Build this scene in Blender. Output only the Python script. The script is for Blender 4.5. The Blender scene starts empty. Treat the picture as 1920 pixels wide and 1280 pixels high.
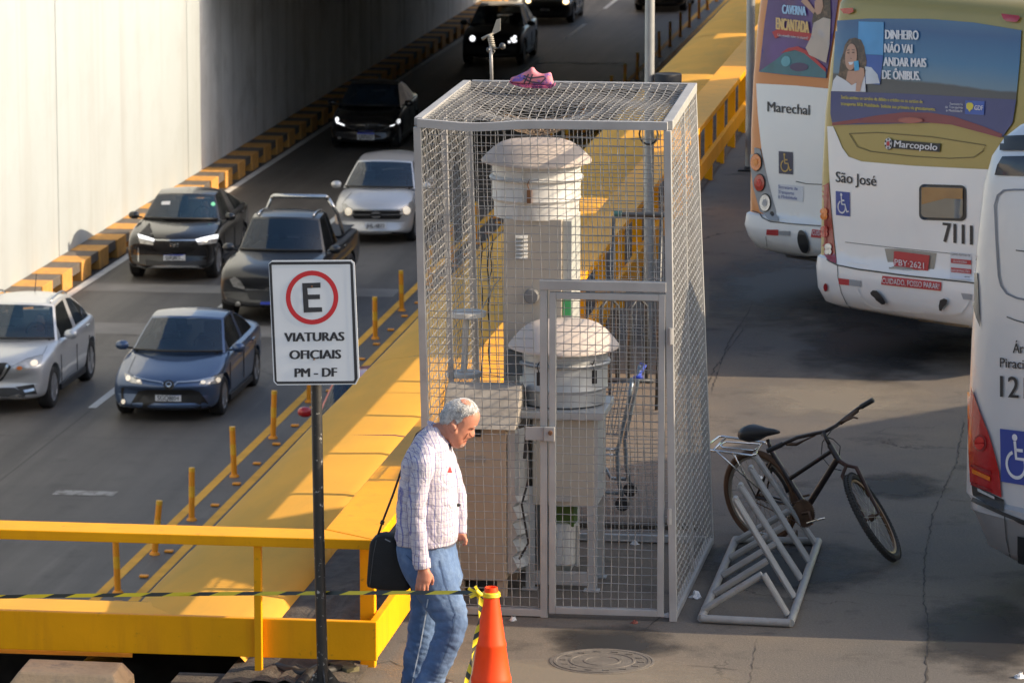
import bpy, bmesh, math, random
from mathutils import Vector, Matrix
from mathutils.bvhtree import BVHTree
random.seed(7)
scene = bpy.context.scene
COL = scene.collection
R = math.radians

# ---------------------------------------------------------------- camera
# world: X = across the road (right), Y = along the road (away), Z = up; z 0 = bus platform, z -6.5 = road
F_PX, CX, CY = 8000.0, 960.0, 640.0
PITCH = math.atan(1340 / 8000)
YAW = math.atan(1080 / 8000)
HC = 6.1
cam_d = bpy.data.cameras.new('camera')
cam = bpy.data.objects.new('camera', cam_d)
COL.objects.link(cam)
cam.location = (0, 0, HC)
cam.rotation_euler = (math.pi / 2 - PITCH, 0, YAW)
cam_d.sensor_width = 36
cam_d.lens = 36 * F_PX / 1920
cam_d.clip_start = 0.5
cam_d.clip_end = 3000
cam_d.dof.use_dof = True
cam_d.dof.focus_distance = 26.0
cam_d.dof.aperture_fstop = 9.0
scene.camera = cam

# ---------------------------------------------------------------- world and sun
SUN_EL = 26.3
w = bpy.data.worlds.new('World')
scene.world = w
w.use_nodes = True
nt = w.node_tree
nt.nodes.clear()
sky = nt.nodes.new('ShaderNodeTexSky')
sky.sky_type = 'NISHITA'
sky.sun_disc = False
sky.sun_elevation = R(SUN_EL)
sky.sun_rotation = R(90)
sky.air_density = 1.0
sky.dust_density = 3.0
sky.ozone_density = 1.0
bg = nt.nodes.new('ShaderNodeBackground')
bg.inputs['Strength'].default_value = 0.15
wo = nt.nodes.new('ShaderNodeOutputWorld')
nt.links.new(sky.outputs[0], bg.inputs[0])
nt.links.new(bg.outputs[0], wo.inputs[0])
sd = bpy.data.lights.new('sun', 'SUN')
sun = bpy.data.objects.new('sun', sd)
COL.objects.link(sun)
sd.energy = 4.1
sd.angle = R(0.5)
sd.color = (1.0, 0.80, 0.56)
sun.rotation_euler = (0, R(90 - SUN_EL), 0)     # shines towards -X, from the right
sun.location = (30, 20, 30)
scene.view_settings.view_transform = 'Standard'
scene.view_settings.look = 'None'
scene.view_settings.exposure = 0.72
scene.view_settings.gamma = 1.0
scene.cycles.max_bounces = 8
scene.cycles.transparent_max_bounces = 12

# ---------------------------------------------------------------- measuring helpers (photo pixel -> world)
cp_, sp_ = math.cos(PITCH), math.sin(PITCH)
cy_, sy_ = math.cos(YAW), math.sin(YAW)
EYE = Vector((0, 0, HC))
def ray(px, py):
    a = (px - CX) / F_PX; b = -(py - CY) / F_PX
    x, y, z = a, cp_ + b * sp_, -sp_ + b * cp_
    return Vector((x * cy_ - y * sy_, x * sy_ + y * cy_, z)).normalized()
def PZ(px, py, z=0.0):
    d = ray(px, py); return EYE + d * ((z - HC) / d.z)
def PV(px, py, v):
    d = ray(px, py); return EYE + d * (v / d.y)
def PU(px, py, u):
    d = ray(px, py); return EYE + d * (u / d.x)
def PP(px, py, p0, n):
    d = ray(px, py); return EYE + d * ((Vector(p0) - EYE).dot(n) / d.dot(n))
ZR = -6.5     # road level

# ---------------------------------------------------------------- materials
MATS = {}
def mat(name, col, rough=0.6, metal=0.0, var=0.12, scale=6.0, bump=0.0, bscale=None, coat=0.0, col2=None, c2lo=0.5, c2hi=0.62, s2=3.0, emit=None, estr=0.0, spec=0.5, det=5.0, streak=None):
    if name in MATS: return MATS[name]
    m = bpy.data.materials.new(name); MATS[name] = m
    m.use_nodes = True
    n = m.node_tree.nodes; l = m.node_tree.links
    b = n['Principled BSDF']
    b.inputs['Roughness'].default_value = rough
    b.inputs['Metallic'].default_value = metal
    b.inputs['Specular IOR Level'].default_value = spec
    if coat:
        b.inputs['Coat Weight'].default_value = coat
        b.inputs['Coat Roughness'].default_value = 0.06
    tc = n.new('ShaderNodeTexCoord')
    no = n.new('ShaderNodeTexNoise'); no.inputs['Scale'].default_value = scale; no.inputs['Detail'].default_value = det
    l.new(tc.outputs['Object'], no.inputs['Vector'])
    rp = n.new('ShaderNodeMapRange')
    rp.inputs[1].default_value = 0.25; rp.inputs[2].default_value = 0.75
    rp.inputs[3].default_value = 1 - var; rp.inputs[4].default_value = 1 + var
    l.new(no.outputs['Fac'], rp.inputs[0])
    mx = n.new('ShaderNodeMix'); mx.data_type = 'RGBA'; mx.blend_type = 'MULTIPLY'; mx.inputs[0].default_value = 1
    mx.inputs[6].default_value = (*col, 1)
    l.new(rp.outputs[0], mx.inputs[7])
    out = mx.outputs[2]
    if col2 is not None:
        n2 = n.new('ShaderNodeTexNoise'); n2.inputs['Scale'].default_value = s2; n2.inputs['Detail'].default_value = 8; n2.inputs['Roughness'].default_value = 0.65
        l.new(tc.outputs['Object'], n2.inputs['Vector'])
        r2 = n.new('ShaderNodeMapRange'); r2.inputs[1].default_value = c2lo; r2.inputs[2].default_value = c2hi
        l.new(n2.outputs['Fac'], r2.inputs[0])
        m2 = n.new('ShaderNodeMix'); m2.data_type = 'RGBA'
        l.new(r2.outputs[0], m2.inputs[0]); l.new(out, m2.inputs[6]); m2.inputs[7].default_value = (*col2, 1)
        out = m2.outputs[2]
    if streak:      # long runs of dirt: (scale xyz, colour, low, high)
        mp = n.new('ShaderNodeMapping'); mp.inputs['Scale'].default_value = streak[0]; l.new(tc.outputs['Object'], mp.inputs['Vector'])
        n3 = n.new('ShaderNodeTexNoise'); n3.inputs['Scale'].default_value = 1.0; n3.inputs['Detail'].default_value = 6; n3.inputs['Roughness'].default_value = .6
        l.new(mp.outputs[0], n3.inputs['Vector'])
        r3 = n.new('ShaderNodeMapRange'); r3.inputs[1].default_value = streak[2]; r3.inputs[2].default_value = streak[3]; l.new(n3.outputs['Fac'], r3.inputs[0])
        m3 = n.new('ShaderNodeMix'); m3.data_type = 'RGBA'; l.new(r3.outputs[0], m3.inputs[0]); l.new(out, m3.inputs[6]); m3.inputs[7].default_value = (*streak[1], 1)
        out = m3.outputs[2]
    l.new(out, b.inputs['Base Color'])
    if bump:
        nb = n.new('ShaderNodeTexNoise'); nb.inputs['Scale'].default_value = bscale or scale * 6; nb.inputs['Detail'].default_value = 6
        l.new(tc.outputs['Object'], nb.inputs['Vector'])
        bp = n.new('ShaderNodeBump'); bp.inputs['Strength'].default_value = bump; bp.inputs['Distance'].default_value = 0.02
        l.new(nb.outputs['Fac'], bp.inputs['Height']); l.new(bp.outputs[0], b.inputs['Normal'])
    if emit:
        b.inputs['Emission Color'].default_value = (*emit, 1); b.inputs['Emission Strength'].default_value = estr
    return m
def glass(name, tint=(0.02, 0.03, 0.05), clear=0.4, rough=0.03):
    if name in MATS: return MATS[name]
    m = bpy.data.materials.new(name); MATS[name] = m; m.use_nodes = True
    n = m.node_tree.nodes; l = m.node_tree.links
    b = n['Principled BSDF']; b.inputs['Base Color'].default_value = (*tint, 1); b.inputs['Roughness'].default_value = rough
    b.inputs['Specular IOR Level'].default_value = 0.6
    t = n.new('ShaderNodeBsdfTransparent'); t.inputs[0].default_value = (0.75, 0.82, 0.85, 1)
    mx = n.new('ShaderNodeMixShader'); mx.inputs[0].default_value = clear
    l.new(b.outputs[0], mx.inputs[1]); l.new(t.outputs[0], mx.inputs[2])
    l.new(mx.outputs[0], n['Material Output'].inputs[0])
    return m

# ---------------------------------------------------------------- mesh helpers
class MB:
    def __init__(s): s.v = []; s.f = []; s.m = []; s.mi = 0
    def add(s, vs, fs):
        o = len(s.v); s.v += [Vector(p) for p in vs]; s.f += [tuple(i + o for i in f) for f in fs]; s.m += [s.mi] * len(fs); return s
    def hexa(s, p):      # 8 corners: bottom 4 (ccw), top 4
        return s.add(p, [(3, 2, 1, 0), (4, 5, 6, 7), (0, 1, 5, 4), (1, 2, 6, 5), (2, 3, 7, 6), (3, 0, 4, 7)])
    def box(s, x0, x1, y0, y1, z0, z1):
        return s.hexa([(x0, y0, z0), (x1, y0, z0), (x1, y1, z0), (x0, y1, z0), (x0, y0, z1), (x1, y0, z1), (x1, y1, z1), (x0, y1, z1)])
    def bar(s, p, q, w, h, up=(0, 0, 1)):
        p = Vector(p); q = Vector(q); d = (q - p).normalized(); up = Vector(up)
        if abs(d.dot(up)) > 0.99: up = Vector((0, 1, 0))
        r = d.cross(up).normalized(); u = r.cross(d).normalized()
        a = r * w / 2; b = u * h / 2
        return s.hexa([p - a - b, p + a - b, q + a - b, q - a - b, p - a + b, p + a + b, q + a + b, q - a + b])
    def tube(s, pts, r, n=8, cap=True, closed=False):
        pts = [Vector(p) for p in pts]; rs = r if isinstance(r, (list, tuple)) else [r] * len(pts)
        k = len(pts); vs = []; ref = None
        for i in range(k):
            if closed: d = pts[(i + 1) % k] - pts[i - 1]
            else: d = pts[min(i + 1, k - 1)] - pts[max(i - 1, 0)]
            if d.length < 1e-9: d = Vector((0, 0, 1))
            d.normalize()
            if ref is None:
                ref = Vector((0, 0, 1)) if abs(d.z) < 0.9 else Vector((1, 0, 0))
            a = (ref - d * ref.dot(d))
            if a.length < 1e-6: a = d.orthogonal()
            a.normalize(); ref = a; b = d.cross(a)
            for j in range(n):
                t = 2 * math.pi * j / n
                vs.append(pts[i] + (a * math.cos(t) + b * math.sin(t)) * rs[i])
        fs = []
        for i in range(k if closed else k - 1):
            i2 = (i + 1) % k
            for j in range(n):
                fs.append((i * n + j, i * n + (j + 1) % n, i2 * n + (j + 1) % n, i2 * n + j))
        if cap and not closed:
            fs.append(tuple(range(n - 1, -1, -1))); fs.append(tuple((k - 1) * n + j for j in range(n)))
        return s.add(vs, fs)
    def lathe(s, prof, c=(0, 0, 0), n=32, axis=None):      # prof: (r, h) along axis
        c = Vector(c); ax = Vector(axis).normalized() if axis else Vector((0, 0, 1))
        a = ax.orthogonal().normalized() if axis else Vector((1, 0, 0)); b = ax.cross(a)
        vs = []; fs = []
        for r, h in prof:
            for j in range(n):
                t = 2 * math.pi * j / n
                vs.append(c + ax * h + (a * math.cos(t) + b * math.sin(t)) * r)
        k = len(prof)
        for i in range(k - 1):
            for j in range(n):
                fs.append((i * n + j, i * n + (j + 1) % n, (i + 1) * n + (j + 1) % n, (i + 1) * n + j))
        if prof[0][0] > 1e-6: fs.append(tuple(range(n - 1, -1, -1)))
        if prof[-1][0] > 1e-6: fs.append(tuple((k - 1) * n + j for j in range(n)))
        return s.add(vs, fs)
    def loft(s, rings, cap=True, closed=True):
        n = len(rings[0]); vs = [p for r in rings for p in r]; fs = []
        for i in range(len(rings) - 1):
            for j in range(n if closed else n - 1):
                fs.append((i * n + j, i * n + (j + 1) % n, (i + 1) * n + (j + 1) % n, (i + 1) * n + j))
        if cap and closed:
            fs.append(tuple(range(n - 1, -1, -1))); fs.append(tuple((len(rings) - 1) * n + j for j in range(n)))
        return s.add(vs, fs)
    def prism(s, poly, d):      # planar polygon (3D pts) extruded by d
        poly = [Vector(p) for p in poly]; d = Vector(d); n = len(poly)
        vs = poly + [p + d for p in poly]
        fs = [tuple(range(n - 1, -1, -1)), tuple(range(n, 2 * n))] + [(i, (i + 1) % n, n + (i + 1) % n, n + i) for i in range(n)]
        return s.add(vs, fs)
    def build(s, name, mats, parent=None, smooth=False, bevel=0.0, autos=None, origin=None, subsurf=0):
        me = bpy.data.meshes.new(name)
        org = Vector(parent.location) if parent is not None else (Vector(origin) if origin is not None else Vector((0, 0, 0)))
        if parent is not None and parent.parent is not None: org = org + Vector(parent.parent.location)
        if parent is not None and parent.type == 'MESH' and parent.parent is None: org = Vector(parent.location)
        me.from_pydata([tuple(p - org) for p in s.v], [], s.f)
        bm = bmesh.new(); bm.from_mesh(me)
        lv = [v for v in bm.verts if not v.link_faces]
        if lv: bmesh.ops.delete(bm, geom=lv, context='VERTS')
        bmesh.ops.recalc_face_normals(bm, faces=bm.faces)
        if bevel:
            es = [e for e in bm.edges if len(e.link_faces) == 2 and e.calc_face_angle(0) > 0.6]
            bmesh.ops.bevel(bm, geom=es, offset=bevel, segments=2, affect='EDGES', profile=0.6, clamp_overlap=True)
        bm.to_mesh(me); bm.free()
        if not isinstance(mats, (list, tuple)): mats = [mats]
        for m in mats: me.materials.append(m)
        if not bevel and len(mats) > 1:
            for p, mi in zip(me.polygons, s.m): p.material_index = mi
        o = bpy.data.objects.new(name, me); COL.objects.link(o)
        if parent is not None: o.parent = parent
        else: o.location = org
        if subsurf:
            md = o.modifiers.new('sub', 'SUBSURF'); md.levels = subsurf; md.render_levels = subsurf
            o.data = evaluated(o); o.modifiers.clear()
        if smooth:
            for p in o.data.polygons: p.use_smooth = True
            if autos is not None: o.data.set_sharp_from_angle(angle=R(autos))
        return o
def evaluated(o):
    bpy.context.view_layer.update()
    dg = bpy.context.evaluated_depsgraph_get()
    me = bpy.data.meshes.new_from_object(o.evaluated_get(dg))
    return me
def tag(o, label=None, cat=None, group=None, kind=None):
    if label: o['label'] = label
    if cat: o['category'] = cat
    if group: o['group'] = group
    if kind: o['kind'] = kind
    return o
def thing(name, loc, label, cat, group=None):
    o = bpy.data.objects.new(name, None); COL.objects.link(o); o.location = loc
    o.empty_display_size = 0.1
    return tag(o, label, cat, group)
def dup(root, loc, label=None, group=None):
    r = root.copy(); COL.objects.link(r); r.location = loc
    if label: r['label'] = label
    if group: r['group'] = group
    for ch in list(root.children):
        c = ch.copy(); COL.objects.link(c); c.parent = r
        for g in ch.children:
            d = g.copy(); COL.objects.link(d); d.parent = c
    return r
def bvh_of(*objs):
    bpy.context.view_layer.update()
    vs = []; fs = []
    for o in objs:
        b = len(vs)
        M = o.matrix_world
        vs += [M @ v.co for v in o.data.vertices]
        fs += [tuple(i + b for i in p.vertices) for p in o.data.polygons]
    return BVHTree.FromPolygons(vs, fs)
def cast(bvh, px, py):
    d = ray(px, py)
    h = bvh.ray_cast(EYE, d)
    return h[0], h[1], d
def ell(cx, cy, rx, ry, n=28, rot=0.0, a0=0, a1=360):
    out = []; c, s = math.cos(R(rot)), math.sin(R(rot))
    full = abs(a1 - a0) >= 360
    for i in range(n):
        t = R(a0 + (a1 - a0) * i / (n if full else n - 1))
        x, y = rx * math.cos(t), ry * math.sin(t)
        out.append((cx + x * c - y * s, cy + x * s + y * c))
    return out
def rrect(x0, y0, x1, y1, r, n=5, sk=0.0):     # rounded rectangle in pixels; sk = slope of horizontals
    pts = []
    for cx, cy, a in ((x1 - r, y1 - r, 0), (x0 + r, y1 - r, 90), (x0 + r, y0 + r, 180), (x1 - r, y0 + r, 270)):
        for i in range(n + 1):
            t = R(a + 90 * i / n); pts.append((cx + r * math.cos(t), cy + r * math.sin(t)))
    return [(x, y + sk * (x - x0)) for x, y in pts]
def tri2d(poly, res):
    bm = bmesh.new()
    f = bm.faces.new([bm.verts.new((x, y, 0)) for x, y in poly])
    f.normal_update()
    bmesh.ops.triangulate(bm, faces=[f])
    x0 = min(p[0] for p in poly); x1 = max(p[0] for p in poly); y0 = min(p[1] for p in poly); y1 = max(p[1] for p in poly)
    for k in range(1, int((x1 - x0) / res) + 1):
        bmesh.ops.bisect_plane(bm, geom=bm.verts[:] + bm.edges[:] + bm.faces[:], plane_co=(x0 + k * res, 0, 0), plane_no=(1, 0, 0))
    for k in range(1, int((y1 - y0) / res) + 1):
        bmesh.ops.bisect_plane(bm, geom=bm.verts[:] + bm.edges[:] + bm.faces[:], plane_co=(0, y0 + k * res, 0), plane_no=(0, 1, 0))
    bm.verts.index_update()
    vs = [(v.co.x, v.co.y) for v in bm.verts]; fs = [tuple(v.index for v in f.verts) for f in bm.faces]
    bm.free()
    return vs, fs
def map_px(mb, vs, fs, surf, off):
    """put 2D pixel-space faces on a surface: surf is a BVH or a (point, normal) plane"""
    out = []; ok = []
    for x, y in vs:
        if isinstance(surf, tuple):
            n = Vector(surf[1]); p = PP(x, y, surf[0], n)
            d = ray(x, y)
            if n.dot(d) > 0: n = -n
            out.append(p + n * off); ok.append(True)
        else:
            h, n, d = cast(surf, x, y)
            if h is None: out.append(Vector((0, 0, 0))); ok.append(False)
            else:
                if n.dot(d) > 0: n = -n
                out.append(h + n * off); ok.append(True)
    mb.add(out, [f for f in fs if all(ok[i] for i in f)])
    return mb
def patch(poly, surf, m, name, parent, off=0.005, res=12, thick=0.0, smooth=True):
    mb = MB(); vs, fs = tri2d(poly, res)
    map_px(mb, vs, fs, surf, off)
    if not mb.f: return None
    o = mb.build(name, m, parent, smooth=smooth)
    return o
def strip_px(pts, wd):      # polyline in pixels -> ribbon polygon
    L = []; Rr = []
    for i, (x, y) in enumerate(pts):
        a = pts[max(i - 1, 0)]; b = pts[min(i + 1, len(pts) - 1)]
        dx, dy = b[0] - a[0], b[1] - a[1]; q = math.hypot(dx, dy) or 1
        nx, ny = -dy / q * wd / 2, dx / q * wd / 2
        L.append((x + nx, y + ny)); Rr.append((x - nx, y - ny))
    return L + Rr[::-1]
_tc = {}
def text2d(s, bold=0.0):
    bold = 0.0
    k = (s, bold)
    if k in _tc: return _tc[k]
    cu = bpy.data.curves.new('lettering', 'FONT'); cu.body = s; cu.offset = bold; cu.resolution_u = 3
    ob = bpy.data.objects.new('lettering', cu); COL.objects.link(ob)
    me = evaluated(ob)
    vs = [(v.co.x, v.co.y) for v in me.vertices]; fs = [tuple(p.vertices) for p in me.polygons]
    bpy.data.objects.remove(ob); bpy.data.curves.remove(cu); bpy.data.meshes.remove(me)
    x0 = min(v[0] for v in vs); x1 = max(v[0] for v in vs)
    _tc[k] = ([((x - x0) / (x1 - x0), y / 0.70) for x, y in vs], fs)
    return _tc[k]
def add_text(mb, s, p0, p1, cap, surf, bold=0.0, off=0.008, lean=0.0):
    """p0,p1: pixel ends of the baseline, cap: capital height in pixels"""
    vs, fs = text2d(s, bold)
    dx, dy = p1[0] - p0[0], p1[1] - p0[1]
    L = math.hypot(dx, dy); w = bold * cap * 1.5; n = 3 if bold else 1
    for q in range(n):           # a heavier weight: the outline laid again a stroke to the right
        sh = (w * (q / (n - 1) - .5) if n > 1 else 0) / max(L, 1e-6); kx = 1 - w / max(L, 1e-6)
        px = [(p0[0] + (.5 + (a - .5) * kx + sh) * dx + b * cap * lean, p0[1] + (.5 + (a - .5) * kx + sh) * dy - b * cap) for a, b in vs]
        map_px(mb, px, fs, surf, off + .0004 * q)
    return mb
def text(s, p0, p1, cap, surf, m, parent, name='lettering', **k):
    mb = MB(); add_text(mb, s, p0, p1, cap, surf, **k)
    return mb.build(name, m, parent) if mb.f else None
def remesh(mb, voxel, smooth_it=6, fac=0.5):
    me = bpy.data.meshes.new('tmp'); me.from_pydata([tuple(p) for p in mb.v], [], mb.f)
    o = bpy.data.objects.new('tmp', me); COL.objects.link(o)
    md = o.modifiers.new('r', 'REMESH'); md.mode = 'VOXEL'; md.voxel_size = voxel
    if smooth_it:
        sm = o.modifiers.new('s', 'SMOOTH'); sm.factor = fac; sm.iterations = smooth_it
    e = evaluated(o)
    out = MB(); out.add([v.co.copy() for v in e.vertices], [tuple(p.vertices) for p in e.polygons])
    bpy.data.objects.remove(o); bpy.data.meshes.remove(me); bpy.data.meshes.remove(e)
    return out
# ================================================================ setting
YEL = mat('yellow_paint', (0.86, 0.375, 0.002), 0.5, spec=.22, var=0.08, scale=3, col2=(0.34, 0.17, 0.02), c2lo=0.62, c2hi=0.76, s2=11, bump=0.06, bscale=60, streak=((9, 9, 1.2), (0.76, 0.32, 0.006), .52, .75))
HOODM = mat('yellow_cover_paint', (0.80, 0.405, 0.055), 0.75, spec=.15, var=0.07, scale=1.3, col2=(0.26, 0.14, 0.04), c2lo=0.695, c2hi=0.71, s2=42, streak=((2.2, .5, 2), (0.66, 0.36, 0.06), .45, .7))
CONC = mat('concrete', (0.32, 0.30, 0.27), 0.9, var=0.2, scale=4, bump=0.25)
DARK = mat('dark_earth', (0.09, 0.075, 0.06), 0.95, var=0.4, scale=8, bump=0.5)
WHITEP = mat('white_road_paint', (0.62, 0.62, 0.60), 0.8, var=0.2, scale=3, col2=(0.22, 0.22, 0.21), c2lo=0.6, c2hi=0.75, s2=6)
YROAD = mat('yellow_road_paint', (0.74, 0.38, 0.035), 0.8, var=0.15, scale=3, col2=(0.25, 0.15, 0.04), c2lo=0.62, c2hi=0.75, s2=5)

def ground_mat(name, base, warm, stain, crack_scale, crack_w, streak=None, joint=None):
    m = bpy.data.materials.new(name); m.use_nodes = True
    n = m.node_tree.nodes; l = m.node_tree.links; b = n['Principled BSDF']
    b.inputs['Roughness'].default_value = 0.92; b.inputs['Specular IOR Level'].default_value = 0.25
    tc = n.new('ShaderNodeTexCoord')
    def noise(sc, det=6, rough=0.6, vec=None):
        q = n.new('ShaderNodeTexNoise'); q.inputs['Scale'].default_value = sc; q.inputs['Detail'].default_value = det; q.inputs['Roughness'].default_value = rough
        l.new(vec or tc.outputs['Object'], q.inputs['Vector']); return q
    def rng(src, a, bb, c=0, d=1):
        q = n.new('ShaderNodeMapRange'); q.inputs[1].default_value = a; q.inputs[2].default_value = bb; q.inputs[3].default_value = c; q.inputs[4].default_value = d
        l.new(src, q.inputs[0]); return q.outputs[0]
    def mixc(fac, a, bb, mode='MIX'):
        q = n.new('ShaderNodeMix'); q.data_type = 'RGBA'; q.blend_type = mode
        if isinstance(fac, float): q.inputs[0].default_value = fac
        else: l.new(fac, q.inputs[0])
        for i, v in ((6, a), (7, bb)):
            if isinstance(v, tuple): q.inputs[i].default_value = (*v, 1)
            else: l.new(v, q.inputs[i])
        return q.outputs[2]
    big = noise(0.35, 5); mid = noise(1.7, 7, 0.65); fine = noise(60, 3, 0.7)
    c = mixc(rng(big.outputs['Fac'], 0.35, 0.65), base, warm)
    c = mixc(rng(mid.outputs['Fac'], 0.56, 0.74, 0, 0.85), c, stain)
    if streak:       # wear running along the lanes / across
        mp = n.new('ShaderNodeMapping'); mp.inputs['Scale'].default_value = streak; l.new(tc.outputs['Object'], mp.inputs['Vector'])
        st = noise(1.0, 6, 0.6, mp.outputs[0])
        c = mixc(rng(st.outputs['Fac'], 0.42, 0.68, 0.0, 0.75), c, tuple(k * 0.45 for k in base))
        st2 = noise(1.7, 6, 0.6, mp.outputs[0])
        c = mixc(rng(st2.outputs['Fac'], 0.6, 0.78, 0.0, 0.5), c, tuple(min(1, k * 1.7) for k in warm))
    c = mixc(rng(fine.outputs['Fac'], 0.3, 0.75, 0, 0.6), c, mixc(1.0, c, (0.45, 0.45, 0.45), 'MULTIPLY'))
    grit = noise(150, 2, 0.6)
    c = mixc(rng(grit.outputs['Fac'], 0.64, 0.70, 0, 0.55), c, (0.42, 0.39, 0.35))
    blot = noise(5.5, 5, 0.7)
    c = mixc(rng(blot.outputs['Fac'], 0.62, 0.70, 0, 0.6), c, mixc(1.0, c, (0.6, 0.6, 0.6), 'MULTIPLY'))
    # cracks
    wp = noise(1.6, 5, 0.65)
    va = n.new('ShaderNodeVectorMath'); va.operation = 'SCALE'; va.inputs['Scale'].default_value = 0.9
    l.new(wp.outputs['Color'], va.inputs[0])
    vb = n.new('ShaderNodeVectorMath'); vb.operation = 'ADD'; l.new(tc.outputs['Object'], vb.inputs[0]); l.new(va.outputs[0], vb.inputs[1])
    vo = n.new('ShaderNodeTexVoronoi'); vo.feature = 'DISTANCE_TO_EDGE'; vo.inputs['Scale'].default_value = crack_scale
    l.new(vb.outputs[0], vo.inputs['Vector'])
    ck = rng(vo.outputs['Distance'], 0.0, crack_w, 1, 0)
    gate = rng(noise(0.5, 3).outputs['Fac'], 0.56, 0.66)
    mm = n.new('ShaderNodeMath'); mm.operation = 'MULTIPLY'; l.new(ck, mm.inputs[0]); l.new(gate, mm.inputs[1])
    c = mixc(mm.outputs[0], c, (0.02, 0.018, 0.016))
    if joint:
        sx = n.new('ShaderNodeSeparateXYZ'); l.new(tc.outputs['Object'], sx.inputs[0])
        for axis, per, off, wd in joint:
            a1 = n.new('ShaderNodeMath'); a1.operation = 'ADD'; a1.inputs[1].default_value = off; l.new(sx.outputs[axis], a1.inputs[0])
            a2 = n.new('ShaderNodeMath'); a2.operation = 'PINGPONG'; a2.inputs[1].default_value = per / 2; l.new(a1.outputs[0], a2.inputs[0])
            c = mixc(rng(a2.outputs[0], 0, wd, 0.8, 0), c, (0.025, 0.023, 0.02))
    l.new(c, b.inputs['Base Color'])
    bp = n.new('ShaderNodeBump'); bp.inputs['Strength'].default_value = 0.35; bp.inputs['Distance'].default_value = 0.01
    l.new(fine.outputs['Fac'], bp.inputs['Height']); l.new(bp.outputs[0], b.inputs['Normal'])
    return m
PLATM = ground_mat('platform_asphalt', (0.128, 0.120, 0.113), (0.205, 0.170, 0.132), (0.052, 0.050, 0.048), 0.33, 0.006)
ROADM = ground_mat('road_asphalt', (0.108, 0.10, 0.092), (0.15, 0.139, 0.124), (0.066, 0.062, 0.057), 0.12, 0.006, streak=(1.2, 0.06, 1), joint=[('X', 60.0, 15.97, 0.03), ('Y', 7.4, 2.0, 0.02)])

ROADM.node_tree.nodes['Principled BSDF'].inputs['Roughness'].default_value = .62; ROADM.node_tree.nodes['Principled BSDF'].inputs['Specular IOR Level'].default_value = .45
# the bus platform (one thick slab, open along its edge above the road) and the ground far around
mb = MB()
mb.box(-4.55, 400, -60, 600, -1.2, 0)
mb.box(-26, -4.55, -60, 22.9, -1.2, 0)
tag(mb.build('platform_ground', PLATM), kind='structure')
mb = MB(); mb.add([(-900, -300, ZR), (-4.5, -300, ZR), (-4.5, 1500, ZR), (-900, 1500, ZR)], [(0, 1, 2, 3)])
tag(mb.build('road', ROADM), kind='structure')
mb = MB(); mb.box(-5.0, -4.57, 25.9, 300, ZR, -0.3)
tag(mb.build('retaining_wall', CONC), 'concrete retaining wall under the yellow railing, down to the road', 'wall')
# bare earth beside the railing and the dark service trench under the near railing
mb = MB()
nx, ny = 14, 60
vs = []; fs = []
for j in range(ny + 1):
    for i in range(nx + 1):
        u = -4.95 + 0.8 * i / nx; v = 23.8 + 36 * j / ny
        vs.append((u, v, 0.012 + 0.05 * math.sin(i / nx * math.pi) * random.uniform(0.3, 1.2)))
for j in range(ny):
    for i in range(nx):
        a = j * (nx + 1) + i; fs.append((a, a + 1, a + nx + 2, a + nx + 1))
mb.add(vs, fs)
tag(mb.build('earth_strip', DARK, smooth=True), kind='structure')
mb = MB(); mb.box(-5.25, -4.56, 22.92, 24.15, -0.5, -0.012); tag(mb.build('earth_bank', DARK), kind='structure')
mb = MB(); mb.box(-14, -4.57, 22.91, 25.8, -1.0, -0.55)
mb.box(-14, -5.0, 25.6, 25.8, -1.0, 0.02)
tag(mb.build('trench_floor', mat('trench_mud', (0.06, 0.048, 0.038), .95, var=.4)), kind='structure')

# tunnel wall, deck above the road
WALLM = mat('white_wall_paint', (0.355, 0.40, 0.43), 0.85, var=0.05, scale=0.4, col2=(0.32, 0.355, 0.375), c2lo=0.5, c2hi=0.8, s2=0.9, streak=((1.1, 1.1, .05), (0.30, 0.32, 0.33), .5, .78), bump=.15, bscale=7)
UW = -19.95
mb = MB()
va = PU(108, 300, UW).y; vb = PU(352, 200, UW).y; ve = PU(376, 200, UW).y
for a, b in ((20, va - 0.02), (va + 0.02, vb - 0.02), (vb + 0.02, ve)):
    mb.box(UW - 0.4, UW, a, b, ZR, 4.0)
mb.box(UW - 0.42, UW - 0.10, 20.5, ve - 0.1, ZR, 3.99)
tw = tag(mb.build('tunnel_wall', WALLM), 'tall sunlit white painted retaining wall left of the road, with thin vertical joints', 'wall')
TUNM = mat('tunnel_concrete', (0.82, 0.83, 0.83), 0.9, var=0.10, scale=0.6, col2=(0.5, 0.5, 0.48), c2lo=0.5, c2hi=0.8, s2=0.7, streak=((1.2, 1.2, .06), (0.5, 0.5, 0.48), .5, .75))
DECKM = mat('pale_deck_concrete', (0.7, 0.69, 0.66), .9, var=.1, scale=.7)
mb = MB(); mb.box(UW - 0.4, UW - 0.002, ve + 0.003, 139, ZR, 0.0); 
tag(mb.build('underpass_wall', TUNM), 'shaded grey wall inside the underpass beyond the white wall', 'wall')
mb = MB(); mb.box(UW - 0.4, UW - 0.01, 139.01, 260, ZR, 3.0)
tag(mb.build('far_wall', CONC), 'grey wall beside the road on the far side of the underpass', 'wall')
mb = MB(); mb.box(UW - 8, -5.02, ve, 139, -1.25, 0.02)
for k in range(6):
    v = ve + 6 + k * 6.5
    mb.box(UW - 0.01, -5.1, v, v + 0.8, -1.9, -1.25)
tag(mb.build('underpass_deck', DECKM), 'concrete deck roofing the dark underpass', 'bridge deck')

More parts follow.
